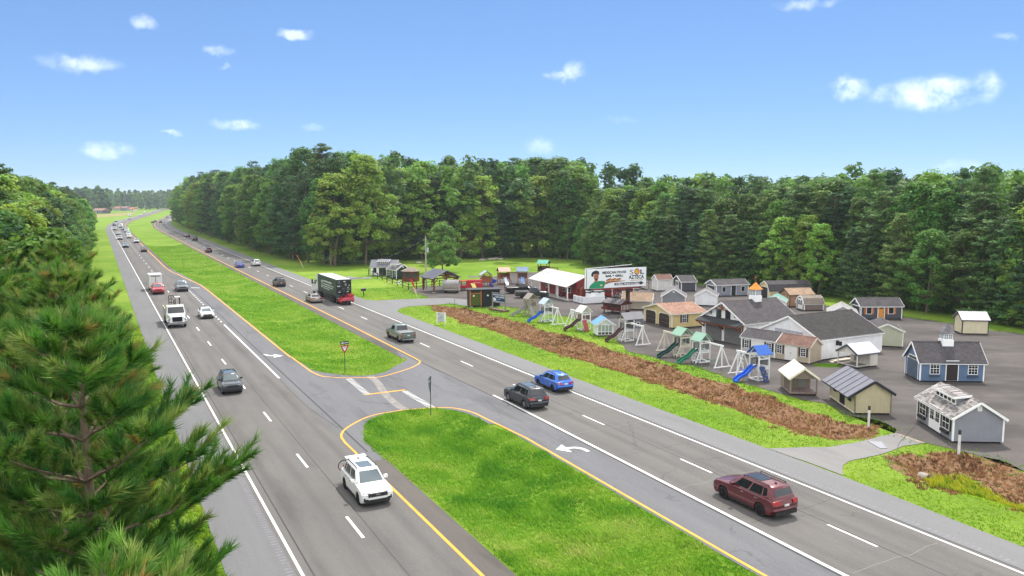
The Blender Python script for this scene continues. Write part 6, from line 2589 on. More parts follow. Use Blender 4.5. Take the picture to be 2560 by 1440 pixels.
# ---- white work truck with a forklift behind the cab
loc, rz = on_road('L', 444.5, 820, 8.0, True)
e = thing('work_truck', 'white bonneted work truck with cream side boards', 'truck', loc, rz)
wp = paint('#e2e4e2', 0)
m_ = MB()
m_.add([(2.2, -1.15, .62), (4.0, -1.0, .62), (4.0, 1.0, .62), (2.2, 1.15, .62), (2.2, -1.1, 1.75), (3.85, -.82, 1.5), (3.85, .82, 1.5), (2.2, 1.1, 1.75)], [(3, 2, 1, 0), (4, 5, 6, 7), (0, 1, 5, 4), (1, 2, 6, 5), (2, 3, 7, 6), (3, 0, 4, 7)])
m_.build('hood', wp, e)
m_ = MB()
m_.add([(.6, -1.2, .62), (2.25, -1.2, .62), (2.25, 1.2, .62), (.6, 1.2, .62), (.6, -1.2, 1.75), (2.25, -1.2, 1.75), (2.25, 1.2, 1.75), (.6, 1.2, 1.75), (.6, -1.08, 2.72), (1.75, -1.08, 2.66), (1.75, 1.08, 2.66), (.6, 1.08, 2.72)],
       [(3, 2, 1, 0), (0, 1, 5, 4), (1, 2, 6, 5), (2, 3, 7, 6), (3, 0, 4, 7), (4, 5, 9, 8), (5, 6, 10, 9), (6, 7, 11, 10), (7, 4, 8, 11), (8, 9, 10, 11)])
m_.build('cab', wp, e)
MB().quad((2.235, -1.05, 1.8), (2.235, 1.05, 1.8), (1.8, .98, 2.58), (1.8, -.98, 2.58), .015).build('windscreen', carglass, e)
for sg in (-1, 1):
    a = [(.8, sg * 1.205, 1.8), (2.0, sg * 1.205, 1.8), (1.68, sg * 1.1, 2.55), (.8, sg * 1.1, 2.55)]
    if sg > 0:
        a = a[::-1]
    MB().quad(*a, .015).build('side_window', carglass, e)
    one('fender', wp, e, 2.55, 3.75, sg * .8, sg * 1.25, .85, 1.15)
    one('headlight', head_m, e, 3.75, 3.86, sg * .78, sg * 1.1, 1.0, 1.25)
    one('mirror', chrome, e, 1.95, 2.1, sg * 1.42, sg * 1.62, 1.7, 2.4)
    wheel(e, 3.1, sg * 1.0, .5, .3)
    wheel(e, -2.2, sg * 1.0, .5, .45)
    one('side_board', plain('boards_cream', '#c9c2a4', .7), e, -4.0, .35, sg * 1.16, sg * 1.24, 1.15, 2.25)
    one('toolbox', plain('toolbox_dark', '#3e423f', .6), e, -.9, .3, sg * .85, sg * 1.2, .55, 1.1)
one('grille', plain('grille_navy', '#20242e', .3, .5), e, 3.86, 4.03, -.62, .62, .85, 1.48)
one('bumper', chrome, e, 3.85, 4.1, -1.2, 1.2, .5, .78)
one('flatbed', plain('flatbed_dark', '#4b4a46', .7), e, -4.0, .4, -1.2, 1.2, 1.0, 1.15)
one('headboard', plain('boards_cream', '#c9c2a4', .7), e, .3, .42, -1.2, 1.2, 1.15, 2.75)
one('load', plain('load_white', '#cfcbb8', .8), e, -2.2, .1, -1.0, .3, 1.16, 2.35)
one('chassis', plast, e, -4.0, 2.6, -.5, .5, .45, 1.0)
lf = Vector((loc[0], loc[1], 0)) + Vector((math.cos(rz), math.sin(rz), 0)) * -2.3
f = thing('forklift', 'black-masted forklift riding on the white work truck', 'forklift', (lf.x, lf.y, 1.16), rz)
m_ = MB()
for y in (-.5, -.2, .1):
    m_.bar((0, y, .5), (0, y, 2.6), .09)
for z in (1.0, 1.6, 2.1, 2.58):
    m_.bar((0, -.52, z), (0, .12, z), .08)
m_.build('mast', black_m, f)
m_ = MB()
for (x, y) in ((-1.2, .35), (-.3, .35), (-1.2, .95), (-.3, .95)):
    m_.bar((x, y, .9), (x, y, 2.2), .08)
m_.build('guard_post', black_m, f)
one('overhead_guard', plain('guard_cream', '#cfc9b4', .6), f, -1.3, -.2, .3, 1.0, 2.2, 2.3)
one('chassis', plain('forklift_dark', '#2e302f', .6), f, -1.5, -.1, -.5, 1.0, .25, .95)
for (x, y) in ((-1.2, -.5), (-.35, -.5), (-1.2, 1.0), (-.35, 1.0)):
    wheel(f, x, y, .26, .2, rim_d)

# ---- articulated lorry with a red truck-mounted forklift
TRL = 12.4
g = G(866, 760)
s_, t_ = to_st('R', g)
h_ = R(HEAD['R'])
u = Vector((math.sin(h_), math.cos(h_)))
n_ = Vector((u.y, -u.x))
lane = 35.3
rear = RP('R', s_, lane)
ang = math.atan2(u.y, u.x)
e = thing('articulated_lorry', 'articulated lorry with dark green curtain trailer and white cab', 'lorry', (rear.x, rear.y, .012), ang)
green = plain('trailer_green', '#33483d', .5, var=.1)
b0, b1, tw = .2, .2 + TRL, 1.28
one('trailer_box', green, e, b0, b1, -tw, tw, 1.25, 4.05)
one('trailer_roof', plain('trailer_roof', '#b9bbbe', .5, var=.05), e, b0 + .02, b1 - .02, -tw + .02, tw - .02, 4.05, 4.08)
one('trailer_floor', plast, e, b0, b1, -tw + .02, tw - .02, 1.05, 1.25)
for z in (1.27, 4.0):
    for y in (-tw - .012, tw - .006):
        one('side_rail', plain('rail_dark', '#1e2724', .5), e, b0, b1, y, y + .018, z, z + .1)
for k in range(14):                                   # curtain buckles and folds
    x = b0 + .4 + k * (TRL - .8) / 13
    one('curtain_strap', plain('rail_dark', '#1e2724', .5), e, x, x + .04, tw - .002, tw + .012, 1.27, 4.05)
pr_w = plain('print_white', '#c9cfca', .6)
r_ = random.Random(11)
em = one('print_emblem', pr_w, e, b1 - 3.6, b1 - 2.6, tw + .01, tw + .018, 2.0, 3.2)
one('print_emblem_centre', green, em, b1 - 3.4, b1 - 2.8, tw + .016, tw + .022, 2.25, 2.95)
for (z, hgt, n) in ((3.05, .32, 11), (2.6, .2, 13), (2.25, .2, 12), (1.9, .2, 9)):
    x = b1 - 4.0
    for k in range(n):
        a = r_.uniform(.25, .55)
        one('print_text', pr_w, e, x - a, x, tw + .01, tw + .016, z, z + hgt * r_.uniform(.7, 1))
        x -= a + .12
for y in (-tw + .05, tw - .11):
    one('rear_post', green, e, b0 - .02, b0 + .0, y, y + .06, 1.25, 4.05)
rd = one('rear_doors', plain('rear_door_black', '#15191a', .35), e, b0 - .03, b0 - .001, -tw + .06, tw - .06, 1.6, 3.95)
r_ = random.Random(4)
for k in range(22):
    y, z = r_.uniform(-1.1, .8), r_.uniform(1.75, 3.75)
    one('rear_fitting', pr_w if k % 3 == 0 else plain('fitting_grey', '#6d7272', .5), rd, b0 - .05, b0 - .031, y, y + r_.uniform(.08, .5), z, z + r_.uniform(.04, .18))
for x in (1.2, 2.45):
    for y in (-1.05, 1.05):
        wheel(e, b0 + x + .9, y, .5, .5, rim_m)
one('landing_box', chrome, e, b0 + 5.4, b0 + 6.6, .75, 1.2, .55, 1.05)
for sg in (-1, 1):
    one('side_skirt', plast, e, b0 + 4.6, b0 + 8.2, sg * 1.2, sg * 1.24, .6, 1.05)
# tractor
x0 = b1 - .9
for x in (.2, 1.5):
    for y in (-1.05, 1.05):
        wheel(e, x0 + x - .6, y, .5, .5, rim_m)
cabw = paint('#dfe2e3', 0)
m_ = MB()
m_.prism([(b1 + .55, .7), (b1 + 5.0, .6), (b1 + 5.15, 1.0), (b1 + 5.0, 1.75), (b1 + 3.3, 2.0), (b1 + 2.55, 3.0), (b1 + 1.9, 3.75), (b1 + .55, 3.95)], 'y', -1.2, 1.2)
m_.build('tractor_cab', cabw, e, 20)
MB().quad((b1 + 3.28, 1.05, 2.06), (b1 + 3.28, -1.05, 2.06), (b1 + 2.62, -1.0, 2.92), (b1 + 2.62, 1.0, 2.92), -.03).build('windscreen', carglass, e)
for sg in (-1, 1):
    one('side_window', carglass, e, b1 + 1.9, b1 + 2.75, sg * 1.19, sg * 1.215, 2.0, 2.75)
    one('sleeper_window', carglass, e, b1 + .9, b1 + 1.4, sg * 1.19, sg * 1.215, 2.5, 2.9)
    one('mirror', plast, e, b1 + 3.1, b1 + 3.25, sg * 1.4, sg * 1.65, 2.0, 2.8)
    one('mirror_arm', plast, e, b1 + 3.0, b1 + 3.2, sg * 1.19, sg * 1.45, 2.1, 2.2)
    one('tank', chrome, e, b1 + .7, b1 + 2.4, sg * .95, sg * 1.23, .55, 1.1)
    wheel(e, b1 + 3.9, sg * 1.03, .5, .32)
    one('side_fairing', cabw, e, b1 + .3, b1 + .58, sg * .95, sg * 1.2, 1.2, 3.9)
# red forklift hung on the tail
fl = RP('R', s_ - .1, lane)
f = thing('truck_forklift', 'red three-wheeled forklift hung on the back of the green lorry', 'forklift', (fl.x, fl.y, .012), ang)
rd_ = paint('#a81a28', 0)
m_ = MB()
m_.add([(-1.75, -1.2, .75), (.1, -1.2, .65), (.1, 1.15, .65), (-1.75, 1.15, .75), (-1.65, -1.1, 1.35), (.1, -1.2, 1.7), (.1, .5, 1.35), (-1.65, .6, 1.15)], [(3, 2, 1, 0), (4, 5, 6, 7), (0, 1, 5, 4), (1, 2, 6, 5), (2, 3, 7, 6), (3, 0, 4, 7)])
m_.build('body', rd_, f)
one('engine_cover', rd_, f, -1.5, .0, -1.18, -.3, 1.35, 1.72)
for y in (-1.0, .95):
    one('leg_frame', rd_, f, -1.7, .9, y - .12, y + .12, .5, .78)
wheel(f, -1.45, -.35, .45, .35)
wheel(f, .7, 1.0, .42, .3)
wheel(f, .7, -1.0, .42, .3)
m_ = MB()
for y in (-.25, .35):
    m_.bar((.02, y, .8), (.02, y, 2.9), .1)
for z in (1.2, 2.0, 2.85):
    m_.bar((.02, -.3, z), (.02, .4, z), .08)
m_.build('mast', black_m, f)
one('seat', black_m, f, -.9, -.4, .1, .55, 1.3, 1.4)
one('seat_back', black_m, f, -.95, -.88, .1, .55, 1.4, 1.95)

# ------------------------------------------------------------------ playsets
TO_ROAD = R(180 + 25.5)                              # local +x faces the road, +y runs towards the camera along it


def playset(label, loc, col, roofc, slidec, railc=None, ph=1.35, th=3.1, tw=1.25, swing=None, wall=None, house=None, roof='gable', slide_len=2.3, rz=TO_ROAD, ladder=True, wood=False, slide_y=0.0, spiral=None, group='playsets beside the ditch', second=None, solid=False):
    e = thing('playset', label, 'playset', loc, rz, group)
    pm = plain('play_frame_' + col.lstrip('#'), col, .45 if not wood else .75, var=.04 if not wood else .18, scale=4)
    rm = plain('play_rail_' + (railc or col).lstrip('#'), railc or col, .5)
    rf = plain('play_roof_' + roofc.lstrip('#'), roofc, .5, var=.05)
    sm = plain('play_slide_' + slidec.lstrip('#'), slidec, .3, var=.04)
    k = tw / 2
    for (x, y) in ((-k, -k), (k, -k), (k, k), (-k, k)):
        one('post', pm, e, x - .06, x + .06, y - .06, y + .06, 0, th - .75)
    one('platform', pm, e, -k, k, -k, k, ph - .1, ph)
    for z in (.06, ph - .22, ph + .75):
        for (a, b) in (((-k, -k), (k, -k)), ((-k, k), (k, k)), ((-k, -k), (-k, k)), ((k, -k), (k, k))):
            if z > ph and a[0] > 0 and b[0] > 0:
                continue
            m_ = MB()
            m_.bar((a[0], a[1], z), (b[0], b[1], z), .07, .11)
            m_.build('rail', pm, e)
    for i in range(1, 8):
        f = -k + tw * i / 8
        for y in (-k, k):
            one('baluster', rm, e, f - .02, f + .02, y - .02, y + .02, ph, ph + .72)
        one('baluster', rm, e, -k - .02, -k + .02, f - .02, f + .02, ph, ph + .72)
        if abs(f) > .3:
            one('baluster', rm, e, k - .02, k + .02, f - .02, f + .02, ph, ph + .72)
    zt = th - .78
    if solid:
        for i in range(9):
            f = -k + tw * (i + .5) / 9
            for y in (-k - .03, k + .03):
                one('board', rm, e, f - tw / 20, f + tw / 20, y - .012, y + .012, ph - .25, ph + .7)
            one('board', rm, e, -k - .04, -k - .016, f - tw / 20, f + tw / 20, ph - .25, ph + .7)
    if roof == 'gable':                               # ridge along y
        for sg in (-1, 1):
            m_ = MB()
            m_.quad((sg * (k + .22), -k - .25, zt - .02), (sg * (k + .22), k + .25, zt - .02), (0, k + .25, th), (0, -k - .25, th), .05 * sg)
            m_.build('roof', rf, e)
        for y in (-k, k):
            m_ = MB()
            m_.bar((-k, y, zt), (0, y, th - .06), .07)
            m_.bar((k, y, zt), (0, y, th - .06), .07)
            m_.bar((-k, y, zt), (k, y, zt), .07)
            m_.build('roof_truss', pm, e)
    else:                                             # ridge along x
        for sg in (-1, 1):
            m_ = MB()
            m_.quad((-k - .25, sg * (k + .22), zt - .02), (k + .25, sg * (k + .22), zt - .02), (k + .25, 0, th), (-k - .25, 0, th), -.05 * sg)
            m_.build('roof', rf, e)
        for x in (-k, k):
            m_ = MB()
            m_.bar((x, -k, zt), (x, 0, th - .06), .07)
            m_.bar((x, k, zt), (x, 0, th - .06), .07)
            m_.bar((x, -k, zt), (x, k, zt), .07)
            m_.build('roof_truss', pm, e)
    # slide: wavy trough
    if slide_len:
        m_ = MB()
        n = 14
        for i in range(n + 1):
            t = i / n
            x = k + slide_len * t
            z = max(.16, (ph + .02) * (1 - t) ** 1.05 + .10 * math.sin(t * PI * 3) * (1 - t) ** .3 * .9 + .12 * t)
            for (y, dz) in ((-.3, .2), (-.26, .2), (-.22, 0), (.22, 0), (.26, .2), (.3, .2)):
                m_.v.append((x, slide_y + y, z + dz))
            m_.v.append((x, slide_y + .28, z - .05))
            m_.v.append((x, slide_y - .28, z - .05))
        for i in range(n):
            for j in range(8):
                j2 = (j + 1) % 8
                m_.f.append((i * 8 + j, i * 8 + j2, i * 8 + 8 + j2, i * 8 + 8 + j))
        m_.f += [tuple(range(8))[::-1], tuple(range(n * 8, n * 8 + 8))]
        m_.build('slide', sm, e, 50)
        one('slide_foot', sm, e, k + slide_len - .12, k + slide_len + .02, slide_y - .26, slide_y + .26, 0, .15)
    if spiral:
        m_ = MB()
        n = 26
        cx, cy = -k - .5, -k * .6
        for i in range(n + 1):
            a = .6 + 2 * PI * 1.15 * i / n
            z = ph * (1 - i / n) + .12
            for (q, dz) in ((.22, .3), (.26, .02), (.7, .0), (.78, .35), (.8, .35), (.72, -.06), (.24, -.06), (.2, .3)):
                m_.v.append((cx + q * math.cos(a), cy + q * math.sin(a), z + dz))
        for i in range(n):
            for j in range(8):
                j2 = (j + 1) % 8
                m_.f.append((i * 8 + j, i * 8 + 8 + j, i * 8 + 8 + j2, i * 8 + j2))
        m_.build('spiral_slide', sm, e, 50)
    if ladder:
        y0 = k + .05 if slide_y <= 0 else -k - .05
        m_ = MB()
        for s_ in (-.22, .22):
            m_.bar((k + .6, s_ + .45, .02), (k + .02, s_ + .45, ph), .08, .1)
        m_.build('ladder_rail', pm, e)
        for i in range(5):
            t = (i + .6) / 5
            one('ladder_rung', rm, e, k + .6 - .58 * t - .05, k + .6 - .58 * t + .05, .25, .65, ph * t - .02, ph * t + .03)
    if wall:
        wm = plain('play_wall_' + wall.lstrip('#'), wall, .6, var=.1, scale=4)
        m_ = MB()
        m_.obox((.0, k + .04, ph), (.62, 0, 0), (0, .75, -ph), (0, .05, .04))
        m_.build('climbing_wall', wm, e)
        for (a, b) in ((.15, .2), (.4, .35), (.2, .55), (.45, .75), (.15, .85)):
            one('grip', plain('grip_yellow', '#c9b45a', .5), e, a - .04, a + .04, k + .1 + .75 * b - .02, k + .1 + .75 * b + .06, ph * (1 - b), ph * (1 - b) + .06)
    if house:
        hm = siding(house, .2, 'vert')
        one('house_wall', hm, e, -k - 1.3, -k + .08, -k - .04, k + .04, ph, zt)
        for y in (-k - .05, k + .045):
            f = one('house_window', trim_w, e, -k - .85, -k - .35, y - .01, y + .015, ph + .3, ph + .8)
            one('pane', glass_m, f, -k - .8, -k - .4, y - .015, y + .02, ph + .35, ph + .75)
        for (x, y) in ((-k - 1.25, -k), (-k - 1.25, k)):
            one('post', pm, e, x - .06, x + .06, y - .06, y + .06, 0, ph)
        for sg in (-1, 1):
            m_ = MB()
            m_.quad((-k - 1.5, sg * (k + .22), zt - .02), (-k - .2, sg * (k + .22), zt - .02), (-k - .2, 0, th), (-k - 1.5, 0, th), -.05 * sg)
            m_.build('house_roof', rf, e)
        m_ = MB()
        m_.prism([(-k, zt - .02), (0, th - .05), (k, zt - .02)], 'x', -k - 1.3, -k - 1.25)
        m_.build('house_gable', hm, e)
    if swing:
        sg, ln = swing                                # direction along y and beam length
        zb = 2.25
        m_ = MB()
        m_.bar((0, sg * k, zb), (0, sg * (k + ln), zb), .13, .17)
        m_.build('swing_beam', pm, e)
        ye = sg * (k + ln - .25)
        for (x0, dy) in ((-.95, 0), (.95, 0)):
            m_ = MB()
            m_.bar((x0, ye + sg * .12, .04), (0, ye - sg * .02, zb), .1)
            m_.build('a_frame_leg', pm, e)
        m_ = MB()
        m_.bar((0, ye + sg * .1, .05), (0, ye, zb), .1)
        m_.build('a_frame_leg', pm, e)
        m_ = MB()
        m_.bar((-1.1, ye + sg * .14, .06), (1.1, ye + sg * .14, .06), .1)
        m_.build('a_frame_foot', pm, e)
        if second:
            m_ = MB()
            for x0 in (-.9, .9):
                m_.bar((x0, ye - sg * .8, .04), (0, ye - sg * .75, zb), .09)
            m_.build('a_frame_leg', pm, e)
            for i in range(5):
                m_ = MB()
                m_.bar((-.05, ye - sg * .75, .4 + i * .38), (-.05, ye, .4 + i * .38), .03)
                m_.build('rung', pm, e)
        for j in range(3):
            y = sg * (k + .55 + j * (ln - 1.1) / 2.6)
            s_o = bpy.data.objects.new('swing', None)
            COL.objects.link(s_o)
            s_o.parent = e
            m_ = MB()
            for d in (-.22, .22):
                m_.tube((0, y + d, .5), (0, y + d, zb), .012, .012, 4)
            m_.build('chain', plain('chain_grey', '#8b8b88', .5), s_o)
            one('swing_seat', sm, s_o, -.1, .1, y - .24, y + .24, .46, .5)
    return e


playset('weathered taupe playset with grey slide and shingle-brown roof, nearest the sign', W(1327, 788), '#a49a8a', '#8d857d', '#84827c', '#6d665c', swing=(-1, 1.9), wall='#8b8a86', roof='gable', slide_len=2.6, th=3.3, ladder=False)
playset('white playset with blue wavy slide and pale blue roof', W(1366, 803), '#dcdedf', '#a9b9cc', '#1c56b8', '#3c4148', swing=(1, 2.9), th=3.3, slide_len=2.3, wall=None)
playset('white playset with white roof, brown slide and red climbing wall', W(1459, 824), '#e0e0de', '#e4e3e0', '#4a2a2c', '#6b3f3a', swing=(-1, 2.9), wall='#9a3a48', th=3.2, second=True, ladder=False)
playset('white playset carrying a grey cabin with brown slide beside the blue-roofed playhouse', W(1566, 851), '#dcdcda', '#77777a', '#4a2c2c', '#3c3c40', swing=(1, 3.0), house='#6f7278', roof='x', ph=1.5, th=3.45)
playset('cream playset with dark green slide and sea-green roof', W(1704, 889), '#cfc8b4', '#82a892', '#123a33', '#2c4740', swing=(-1, 2.8), th=3.15, slide_len=2.5)
playset('white playset with green slide and sea-green roof in front of the cupola garage', W(1752, 904), '#dfe0de', '#82a892', '#1c6a52', '#55605c', swing=(1, 2.9), th=3.1, slide_len=2.3)
playset('white playset with bright blue slide, blue roof and navy climbing wall', W(1897, 948), '#e0e1e0', '#1d56a8', '#1a59c4', '#40474f', swing=(-1, 2.6), wall='#1c3668', th=3.3, slide_len=2.3, second=True, roof='x', ladder=False)
WG = 'wooden playsets behind the parked pickups'
playset('wooden playset with pale blue roof, straight blue slide and spiral blue slide', W(1215, 719), '#84502f', '#9aa3ad', '#1a5cc8', '#8a5232', wood=True, th=3.3, ph=1.35, tw=2.0, swing=(-1, 1.8), slide_len=2.2, spiral=True, solid=True, rz=R(192), group=WG, ladder=False)
playset('wooden playset with brown cabin roof, pink ramp and white slide', W(1259, 710), '#80462f', '#94644c', '#c9d3dd', '#84482f', wood=True, th=3.4, ph=1.4, tw=2.0, swing=None, slide_len=2.2, wall='#b07a68', solid=True, rz=R(285), group=WG, ladder=False)
playset('wooden playset with dark blue roof and blue slide beside the office', W(1306, 709), '#7c5230', '#4e6a90', '#6f9fdc', '#80522e', wood=True, th=3.4, ph=1.4, tw=1.9, swing=(-1, 2.2), slide_len=2.3, solid=True, rz=R(270), group=WG)
playset('wooden playset with green roof showing behind the office roof', W(1359, 694), '#5f3f28', '#4f9a80', '#2f6a58', '#5b3a24', wood=True, th=3.9, ph=1.7, tw=2.0, solid=True, swing=(1, 2.4), rz=R(250), group=WG, ladder=False)

# red fire-engine play truck
e = thing('play_fire_engine', 'red fire-engine shaped play set with yellow slide beside the wooden playsets', 'playset', W(1142, 727), R(8))
rdp = plain('play_red', '#b3202c', .4)
one('body', rdp, e, 2.0, 4.9, 0, 1.4, .45, 1.95)
one('cab', rdp, e, .1, 1.95, 0, 1.4, .45, .95)
one('cab_roof', rdp, e, .1, 2.0, -.05, 1.45, 1.75, 1.88)
for x in (.12, .9, 1.85):
    for y in (.04, 1.32):
        one('cab_post', rdp, e, x, x + .09, y, y + .06, .95, 1.75)
one('lettering_band', plain('play_red_pale', '#d07a78', .5), e, 3.2, 4.6, -.012, -.002, 1.4, 1.62)
one('bumper', trim_w, e, 0, .1, .05, 1.35, .4, .55)
m_ = MB()
m_.obox((2.6, -.02, 1.35), (.75, 0, 0), (.55, -1.1, -1.25), (0, .03, .06))
m_.build('slide', plain('play_yellow', '#d8c86a', .4), e)
for x in (1.2, 4.1):
    for y in (.05, 1.35):
        wheel(e, x, y, .32, .18)
m_ = MB()
m_.bar((2.2, .7, 2.6), (4.7, .7, 2.5), .08, .25)
m_.build('ladder', plain('ladder_grey', '#9fa6a8', .4), e)
for x in (2.3, 4.5):
    one('ladder_post', plain('ladder_grey', '#9fa6a8', .4), e, x - .04, x + .04, .66, .74, 1.95, 2.5)

# ------------------------------------------------------------------ lettering
def lettering(text, size, mat, parent, loc, rot, bold=.0, align='LEFT', width=None, name='lettering'):
    c = bpy.data.curves.new('text', 'FONT')
    c.body = text
    c.size = size
    c.offset = bold
    c.align_x = align
    c.resolution_u = 2
    o = bpy.data.objects.new('text', c)
    COL.objects.link(o)
    bpy.context.view_layer.update()
    me = bpy.data.meshes.new_from_object(o.evaluated_get(bpy.context.evaluated_depsgraph_get()))
    bpy.data.objects.remove(o)
    r = link_mesh(name, me, mat, parent)
    if width:
        xs = [v.co.x for v in me.vertices]
        k = width / max(max(xs) - min(xs), 1e-3)
        for v in me.vertices:
            v.co.x *= k
    r.location = loc
    r.rotation_euler = rot
    return r


def flat(name, pts, y, mat, parent):                  # flat print on a panel facing -y
    P = list(pts)
    area = sum(P[i][0] * P[(i + 1) % len(P)][1] - P[(i + 1) % len(P)][0] * P[i][1] for i in range(len(P)))
    if area < 0:
        P = P[::-1]
    m_ = MB()
    m_.add([(x, y, z) for x, z in P], [tuple(range(len(P)))])
    return m_.build(name, mat, parent)


def ell(cx, cz, a, b, n=20, rot=0):
    return [(cx + a * math.cos(2 * PI * i / n) * math.cos(rot) - b * math.sin(2 * PI * i / n) * math.sin(rot), cz + a * math.cos(2 * PI * i / n) * math.sin(rot) + b * math.sin(2 * PI * i / n) * math.cos(rot)) for i in range(n)]


# ------------------------------------------------------------------ billboard
p0 = Vector((11.0, 117.0))
ang = R(24.8)
bu = Vector((math.cos(ang), math.sin(ang)))
pole = p0 + bu * 7.75 + Vector((-bu.y, bu.x)) * .9
e = thing('billboard', 'roadside billboard on a brown steel pole advertising Mexican food', 'billboard', (pole.x, pole.y, 0), ang)
lx = -7.75                                            # local x of the panel's left end
PW, PZ0, PZ1, yf = 10.4, 4.1, 7.0, -.9
pb = plain('billboard_white', '#dfe3e6', .5, var=.02)
stl = plain('billboard_steel', '#2a2725', .6)
pole_m = plain('pole_brown', '#4a3c33', .6, var=.2)
MB().tube((0, 0, 0), (0, 0, 4.2), .32, .32, 14).build('pole', pole_m, e, 40)
fp = one('front_panel', pb, e, lx, lx + PW, yf, yf + .12, PZ0, PZ1)
bp_ = bpy.data.objects.new('back_panel', None)
COL.objects.link(bp_)
bp_.parent = e
bp_.location = (lx - .15, yf + .25, 0)
bp_.rotation_euler.z = R(20.5)
one('back_face', plain('billboard_back', '#24262a', .7), bp_, 0, 11.3, 0, .12, PZ0 + .0, PZ1 + .05)
one('back_frame', trim_w, bp_, -.02, 11.4, -.03, .0, PZ1 + .02, PZ1 + .1)
for k in range(9):
    one('stringer', stl, bp_, .3 + k * 1.32, .42 + k * 1.32, -.12, 0, PZ0, PZ1)
one('end_frame', trim_w, e, lx - .2, lx - .13, yf + .02, yf + .3, PZ0 - .02, PZ1 + .06)
one('main_beam', stl, e, lx + .3, lx + PW - .2, -.2, .2, 3.82, 4.08)
for k in range(5):
    one('cross_beam', stl, e, lx + .8 + k * 2.2, lx + .95 + k * 2.2, -1.6, 2.6 if k > 1 else 1.0, 3.7, 3.82)
one('catwalk', stl, e, lx - .5, lx + PW + .6, yf - .75, yf - .1, 3.62, 3.69)
for k in range(7):
    one('catwalk_bracket', stl, e, lx + .2 + k * 1.65, lx + .28 + k * 1.65, yf - .75, yf, 3.5, 3.62)
one('trim_band', plain('trim_redbrown', '#7a3a30', .6), e, lx + .9, lx + PW - 1.2, yf - .005, yf + .1, 3.83, 4.06)
m_ = MB()
for (x, z) in ((PW + lx + .15, 4.6), (PW + lx + .15, 5.2)):
    m_.bar((x, yf + .2, z), (x + 1.3, yf + .9, z - .2), .05)
m_.bar((PW + lx + 1.0, yf + .7, 3.6), (PW + lx + 1.0, yf + .7, 5.1), .06)
m_.bar((PW + lx + .3, yf + .3, 3.6), (PW + lx + 1.4, yf + 1.0, 3.6), .06)
m_.build('ladder_cage', stl, e)
Y = yf - .004
ink = plain('print_black', '#1f2024', .6, var=.02)
rot = (R(90), 0, 0)
lettering('MEXICAN FOOD', .5, ink, fp, (lx + 2.62, Y, 6.22), rot, .026, width=4.2)
lettering('BAR & GRILL', .44, ink, fp, (lx + 3.2, Y, 5.72), rot, .026, width=3.1)
lettering('S', .98, ink, fp, (lx + 7.35, Y, 5.98), rot, .0, width=.72)
flat('emblem_ring', ell(lx + 8.72, 6.35, .47, .47), Y, ink, fp)
flat('emblem_sun', ell(lx + 8.72, 6.35, .36, .36), Y - .003, plain('print_orange', '#e0921f', .5), fp)
for k in range(12):
    a = 2 * PI * k / 12
    flat('emblem_ray', [(lx + 8.72 + .2 * math.cos(a - .2), 6.35 + .2 * math.sin(a - .2)), (lx + 8.72 + .42 * math.cos(a), 6.35 + .42 * math.sin(a)), (lx + 8.72 + .2 * math.cos(a + .2), 6.35 + .2 * math.sin(a + .2))], Y - .006, plain('print_yellow', '#efb73a', .5), fp)
lettering('L', .9, ink, fp, (lx + 9.25, Y, 6.0), rot, .03, width=.7)
lettering('AZTECA', .78, ink, fp, (lx + 7.3, Y, 5.28), rot, .03, width=2.75)
flat('print_line', [(lx + 7.5, 5.0), (lx + 9.85, 5.02), (lx + 9.85, 5.12), (lx + 7.5, 5.1)], Y, plain('print_tan', '#a38d5c', .5), fp)
flat('arrow_band', [(lx + 4.75, 4.42), (lx + 9.4, 4.42), (lx + 9.4, 4.3), (lx + 10.0, 4.6), (lx + 9.4, 4.92), (lx + 9.4, 4.78), (lx + 4.75, 4.78)], Y, ink, fp)
lettering('3 Miles Ahead on Right', .3, plain('print_white_ink', '#eceef0', .5, var=.01), fp, (lx + 4.95, Y - .004, 4.5), rot, .008, width=4.25)
# the printed waiter: plain flat figure in a green shirt holding a board of food
flat('print_shirt', [(lx + .35, 4.13), (lx + .6, 4.62), (lx + 1.1, 5.0), (lx + 1.45, 5.2), (lx + 1.85, 5.22), (lx + 2.25, 5.2), (lx + 3.1, 5.15), (lx + 3.12, 4.6), (lx + 2.9, 4.13)], Y, plain('print_green', '#1f8a62', .6), fp)
skin = plain('print_skin', '#9c6048', .6)
flat('print_neck', [(lx + 1.25, 5.1), (lx + 1.4, 5.5), (lx + 1.8, 5.5), (lx + 1.85, 5.18), (lx + 1.55, 5.05)], Y - .002, skin, fp)
flat('print_face', ell(lx + 1.58, 5.82, .42, .56, 22, .08), Y - .004, skin, fp)
flat('print_hair', [(lx + .75, 5.95), (lx + .72, 6.25), (lx + .95, 6.6), (lx + 1.5, 6.8), (lx + 2.0, 6.65), (lx + 2.12, 6.3), (lx + 2.02, 6.02), (lx + 1.85, 6.28), (lx + 1.45, 6.32), (lx + 1.15, 6.22), (lx + 1.1, 5.95), (lx + .95, 5.85)], Y - .006, ink, fp)
flat('print_beard', ell(lx + 1.62, 5.45, .26, .14, 16), Y - .006, plain('print_beard', '#4a3028', .6), fp)
for x in (1.42, 1.76):
    flat('print_eye', ell(lx + x, 5.9, .06, .035, 10), Y - .007, ink, fp)
flat('print_board', [(lx + 3.1, 4.95), (lx + 3.1, 4.6), (lx + 4.0, 4.85), (lx + 6.6, 5.02), (lx + 6.6, 5.1), (lx + 3.8, 5.1)], Y - .002, plain('print_wood', '#8a5a42', .6), fp)
for k in range(3):
    flat('print_taco', ell(lx + 3.75 + k * .85, 5.28, .55, .2, 18, .25), Y - .004 - k * .002, plain('print_taco', '#c08a58', .6), fp)
    flat('print_filling', ell(lx + 3.75 + k * .85, 5.36, .42, .08, 16, .25), Y - .012, plain('print_filling', '#7d4a30', .6), fp)
